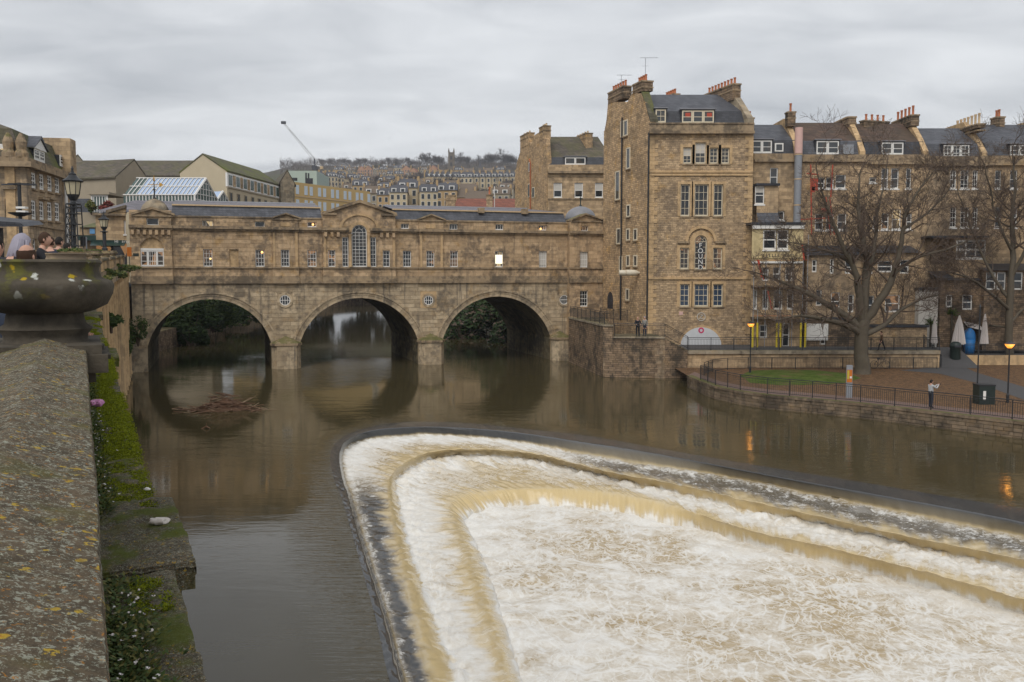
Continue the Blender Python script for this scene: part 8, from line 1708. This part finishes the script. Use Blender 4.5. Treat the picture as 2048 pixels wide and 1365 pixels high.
def make_small():
    # notice totem
    p = on_z(1697, 796, ZP_); o = T('information_totem', 'grey information post with orange and yellow panel on the riverside path', 'sign', p); h = 66/F*p.y; plain('sign_orange', (.55, .16, .02), .5, .1, 4.); plain('sign_yellow', (.50, .42, .05), .5, .1, 4.)
    MB().prism([(-.2, -.08), (.2, -.08), (.17, .08), (-.17, .08)], 0, h, 'z').build('post', M['grey_metal'], o); MB().box(-.17, .17, -.095, -.082, h*.48, h*.86).build('orange_panel', M['sign_orange'], o); MB().box(-.15, -.03, -.105, -.096, h*.58, h*.84).build('yellow_panel', M['sign_yellow'], o); MB().box(.02, .14, -.105, -.096, h*.60, h*.66).build('white_panel', M['white_paint'], o)
    # bins
    p = on_z(1910, 719, 1.5); o = T('litter_bin', 'black round topped litter bin at the top of the ramp', 'bin', p); MB().lathe([(.42, 0), (.45, .1), (.44, 1.0), (.48, 1.05), (.48, 1.25), (.40, 1.45), (.2, 1.56)], 16).build('body', M['green_iron'], o, smooth=40); MB().box(-.28, .28, -.49, -.44, 1.08, 1.24).build('slot', M['slate_dark'], o)
    p = on_z(1967, 808, ZP_); o = T('waste_bin', 'dark square waste bin with white notice beside the river path', 'bin', p); MB().box(-.5, .5, -.4, .4, 0, 1.15).build('body', M['green_iron'], o); MB().box(-.52, .52, -.42, .42, 1.15, 1.24).build('lid', M['iron'], o); MB().box(-.25, -.08, -.42, -.405, .3, .85).build('notice', M['white_paint'], o)
    p = on_z(1963, 806, ZP_)+Vector((0, .6, 0)); o = T('sign_post', 'thin dark post standing behind the square waste bin', 'post', p); MB().tube([(0, 0, 0), (0, 0, 6.)], .045, 8).build('post', M['iron'], o); MB().lathe([(.08, 6), (.05, 6.1), (.02, 6.2)], 8).build('cap', M['iron'], o)
    # yellow padded posts, in three pairs
    k = 0
    for i, (a, b) in enumerate(((1505, 1514), (1553, 1560), (1601, 1610))):
        for j, u in enumerate((a, b)):
            q = on_Y(u, 697, 83.); o = T('padded_post', 'yellow padded scaffold post, %s of the %s pair from the left' % (('left', 'right')[j], ORD[i]), 'post', (q.x, 83., 2.405), 0., 'yellow padded posts'); h = 49/F*83; MB().tube([(0, 0, 0), (0, 0, h)], .09, 10).build('foam_sleeve', M['yellow_foam'], o, smooth=40); MB().tube([(0, 0, h), (0, 0, h+1.2)], .03, 6).build('pole', M['grey_metal'], o)
    # folded parasols
    plain('canvas', (.55, .50, .47), .8, .1, 3.)
    for i, (u, v0, v1, w) in enumerate(((1868, 634, 690, .3), (1917, 631, 692, .62), (1968, 628, 692, .38))):
        Y = 83.5; q = on_Y(u, v1, Y); h = (v1-v0)/F*Y; o = T('folded_parasol', ('small pale folded parasol by the garden wall', 'wide pale folded parasol beside the blue cover', 'tall slim folded parasol on the cafe terrace')[i], 'parasol', (q.x, Y, 1.7), 0., 'folded parasols'); n = 14; m = MB(); zb = q.z-1.7
        for r, z in ((w, zb+.15), (w*.8, zb+h*.35), (w*.5, zb+h*.7), (.06, zb+h)):
            for t in range(n*2): a = math.pi*t/n; rr = r*(1. if t % 2 else .78); m.v.append((rr*math.cos(a), rr*math.sin(a), z))
        for a in range(3):
            for t in range(n*2): m.f.append((a*n*2+t, a*n*2+(t+1) % (n*2), (a+1)*n*2+(t+1) % (n*2), (a+1)*n*2+t)); m.mi.append(0)
        m.build('canopy', M['canvas'], o); MB().tube([(0, 0, 0), (0, 0, zb+h+.1)], .035, 6).build('pole', M['iron'], o)
    plain('blue_cover', (.02, .16, .42), .5, .1, 3.); q = on_Y(1938, 688, 84.2); o = T('blue_play_tunnel', 'bright blue domed cover on the cafe terrace', 'cover', (q.x, 84.2, 1.7)); h = q.z+33/F*84-1.7; MB().sphere((0, 0, h*.62), 1., 16, 10, (.55, .5, h*.36)).build('dome', M['blue_cover'], o, smooth=True); MB().tube([(-.45, 0, 0), (-.5, 0, h*.5)], .5, 4).build('skirt', M['blue_cover'], o) if False else MB().lathe([(.45, 0.02), (.53, h*.55)], 16).build('skirt', M['blue_cover'], o, smooth=True)
    q = on_Y(1948, 655, 85.); o = T('white_awning', 'small white canvas awning above the blue cover', 'awning', (q.x, 85., 1.7)); zz = q.z-1.7; MB().add([(-1., -.8, zz+.1), (.8, -.8, zz-.35), (.3, .6, zz+.6), (-.9, .6, zz+.75)], [(0, 1, 2, 3)]).build('canvas', M['canvas'], o); MB().tube([(-.9, .5, 0), (-.9, .5, zz+.7)], .03, 5).build('pole', M['iron'], o)
    for i, (u, v, Y) in enumerate(((1862, 648, 84.), (1904, 628, 85.))):
        q = on_Y(u, v, Y); o = T('cordyline', ('spiky green palm by the small parasol', 'taller spiky green palm behind the parasols')[i], 'plant', (q.x, Y, 1.7)); zz = q.z-1.7; MB().tube([(0, 0, 0), (0, 0, zz)], .09, 7).build('trunk', M['bark'], o); m = MB(); rg = random.Random(i)
        for k in range(60): a = rg.uniform(0, 6.28); e = rg.uniform(-.2, 1.3); d = Vector((math.cos(a)*math.cos(e), math.sin(a)*math.cos(e), math.sin(e)))*rg.uniform(.5, .9); s = Vector((-math.sin(a), math.cos(a), 0))*.035; c = Vector((0, 0, zz)); m.add([c-s, c+s, c+d*.6+s*.8+Vector((0, 0, .05)), c+d-Vector((0, 0, .1))], [(0, 1, 2, 3)])
        m.build('leaves', M['leaf_b'], o, fix=False)
    # bicycle against the lower railing
    q = on_z(1757, 737, ZP_); o = T('bicycle', 'dark bicycle leaning by the lower railing behind the tree', 'bicycle', q+Vector((0, -.3, 0)))
    for x in (-.5, .5):
        m = MB(); m.tube([(x+.33*math.cos(a*.2856), 0, .34+.33*math.sin(a*.2856)) for a in range(23)], .022, 5, cap=False); m.build('wheel', M['iron'], o)
    m = MB()
    for a, b in (((-.5, .34), (-.15, .85)), ((-.15, .85), (-.1, .3)), ((-.1, .3), (.38, .82)), ((-.15, .8), (.38, .82)), ((.38, .95), (.5, .34)), ((-.5, .34), (-.1, .3))): m.tube([(a[0], 0, a[1]), (b[0], 0, b[1])], .018, 6)
    m.build('frame', M['denim'], o); MB().box(-.27, -.03, -.06, .06, .86, .92).build('saddle', M['iron'], o); MB().tube([(.36, -.25, .98), (.38, 0, .97), (.36, .25, .98)], .016, 6).build('handlebar', M['iron'], o)
    # drift branches lodged in the river
    rg = random.Random(12); c = on_z(440, 822); o = T('driftwood_raft', 'raft of brown drift branches lodged in the river before the left arch', 'driftwood', c); 
    plain('drift_a', (.16, .09, .055), .9, .3, 5.); plain('drift_b', (.27, .19, .12), .9, .3, 5.)
    for k in range(230):
        x = rg.gauss(0, 1.1); y = rg.gauss(.5, .5); hh = max(.06, 1.15*math.exp(-((x-.3)/1.4)**2-((y-.4)/.6)**2)); z = rg.uniform(-.05, hh); L = rg.uniform(.4, 1.6); a = rg.gauss(.25, .5); d = Vector((math.cos(a), math.sin(a), rg.gauss(0, .16)))*L/2; p = Vector((x, y, z)); r = rg.uniform(.012, .05); MB().tube([p-d, p+Vector((rg.gauss(0, .05), rg.gauss(0, .05), rg.gauss(0, .04))), p+d], [r, r*.9, r*.5], 5).build('branch', M['drift_a' if rg.random() < .65 else 'drift_b'], o, fix=False)
    for k in range(6): a = rg.uniform(-.5, .6); p = Vector((.9, .5, .3)); d = Vector((math.cos(a), math.sin(a), .35))*rg.uniform(1., 1.9); MB().tube([p, p+d*.6, p+d+Vector((0, 0, .1))], [.04, .025, .01], 5).build('branch', M['drift_b'], o, fix=False)
    m = MB(); 
    for k in range(26):
        a = 2*math.pi*k/26; m.v.append((1.75*math.cos(a)*(1+.15*math.sin(5*a)), .5+.75*math.sin(a), -.04))
    m.v.append((.2, .5, .8)); m.f = [(k, (k+1) % 26, 26) for k in range(26)]; m.mi = [0]*26; m.build('debris_mat', M['drift_a'], o)
    c = on_z(412, 858); o = T('snag', 'small dark snag breaking the water in front of the driftwood', 'driftwood', c); MB().tube([(-.3, 0, -.05), (0, .05, .14), (.25, -.05, .02)], [.05, .06, .03], 6).build('log', M['drift_a'], o); MB().tube([(0, 0, .1), (.05, 0, .35)], [.03, .01], 5).build('stub', M['drift_a'], o)
    # litter on the ledge
    def crumple(name, label, c, r, mat, seed):
        m = MB(); m.sphere((0, 0, 0), 1., 14, 10, r)
        m.v = [tuple(Vector(p)*(1+.45*noise.noise(Vector(p)*(2.2/max(r))+Vector((seed, 0, 0))))) for p in m.v]; ob = m.build(name, M[mat], None); ob.location = c; tag(ob, label, 'litter')
    plain('pink_film', (.55, .22, .42), .5, .35, 30.); plain('white_film', (.60, .55, .50), .5, .15, 20.)
    yl = 9.35; crumple('sweet_wrapper', 'pink and white plastic wrapper lying on the mossy ledge', pw(.09, yl, -1.42), (.07, .09, .035), 'pink_film', 1); crumple('plastic_scrap', 'crumpled white plastic scrap at the edge of the mossy ledge', pw(.34, 5.15, -1.425), (.05, .035, .018), 'white_film', 4); crumple('paper_scrap', 'tiny white scrap above the plastic on the mossy ledge', pw(.33, 5.9, -1.43), (.02, .015, .008), 'white_paint', 6)
    # parade clutter far left: shelter, street light, traffic signal
    p = on_Y(20, 520, 40.); o = T('bus_shelter', 'dark flat roofed bus shelter at the left edge', 'shelter', (on_Y(20, 548, 40).x, 40., 8.4)); f = Fr((o.location.x, 40.), 0.); a, b, z0, z1 = f.rect(-40, 74, 441, 456); MB().add([(a, -1, z0-8.4), (b, -1, z0-8.4), (b-.4, 1.4, z1-8.4-.1), (a, 1.4, z1-8.4+.1), (a, -1, z1-8.4), (b-.2, -1, z1-8.4-.15), (b-.6, 1.4, z1-8.4+.05), (a, 1.4, z1-8.4+.25)], [(0, 1, 2, 3), (4, 5, 6, 7), (0, 1, 5, 4), (1, 2, 6, 5), (2, 3, 7, 6), (3, 0, 4, 7)]).build('roof', M['slate_dark'], o)
    for u in (2, -30): MB().box(f.x(u)-.12, f.x(u)+.12, -.1, .1, 0, z0-8.4).build('post', M['iron'], o)
    p = on_Y(45, 548, 45.); o = T('street_light', 'black twin armed street light with cameras in front of the corner building', 'street lamp', (p.x, 45., 8.5)); z = lambda v: on_Y(45, v, 45.).z-8.5; MB().tube([(0, 0, 0), (0, 0, z(366))], .09, 8).build('pole', M['iron'], o); MB().box(-.5, .5, -.12, .12, z(370), z(367)).build('arm', M['iron'], o)
    for sx in (-1, 1): MB().box(sx*.48-.3, sx*.48+.3, -.15, .15, z(371), z(368.6)).build('lamp_head', M['slate_dark'], o)
    for v in (416, 424): MB().box(-.1, .35, -.2, .1, z(v+2), z(v-2)).build('camera_box', M['white_paint'], o)
    m = MB(); m.lathe([(.18, z(433)), (.5, z(428)), (.55, z(426))], 12); m.build('hanging_basket', M['iron'], o)
    p = on_Y(172, 548, 70.); o = T('traffic_signal', 'dark traffic signal beside the lattice lamp post', 'traffic light', (p.x, 70., 9.)); z = lambda v: on_Y(172, v, 70.).z-9.; MB().tube([(.1, 0, 0), (.1, 0, z(474))], .06, 8).build('pole', M['grey_metal'], o); MB().box(-.28, .02, -.15, .15, z(492), z(474)).build('head', M['iron'], o)
    q = on_Y(258, 506, 75); o = T('red_board', 'bright orange red board beside the bridge pavilion', 'board', (q.x, 75., q.z-.5)); MB().box(-.15, .2, -.03, .03, .2, .95).build('panel', M['sign_orange'], o); MB().tube([(0, .05, -.6), (0, .05, .9)], .03, 6).build('leg', M['iron'], o)
make_small()
# ---------------------------------------------------------------- thin winter air over the valley
def make_haze():
    m = bpy.data.materials.new('haze_air'); m.use_nodes = True; t = m.node_tree; t.nodes.clear(); o = t.nodes.new('ShaderNodeOutputMaterial'); v = t.nodes.new('ShaderNodeVolumePrincipled')
    v.inputs['Color'].default_value = (.80, .85, .92, 1); v.inputs['Density'].default_value = .00019; v.inputs['Anisotropy'].default_value = .2; t.links.new(v.outputs[0], o.inputs['Volume'])
    MB().box(-4050, 4050, -70, 5050, -5, 240).build('haze', m, kind='stuff')
make_haze()
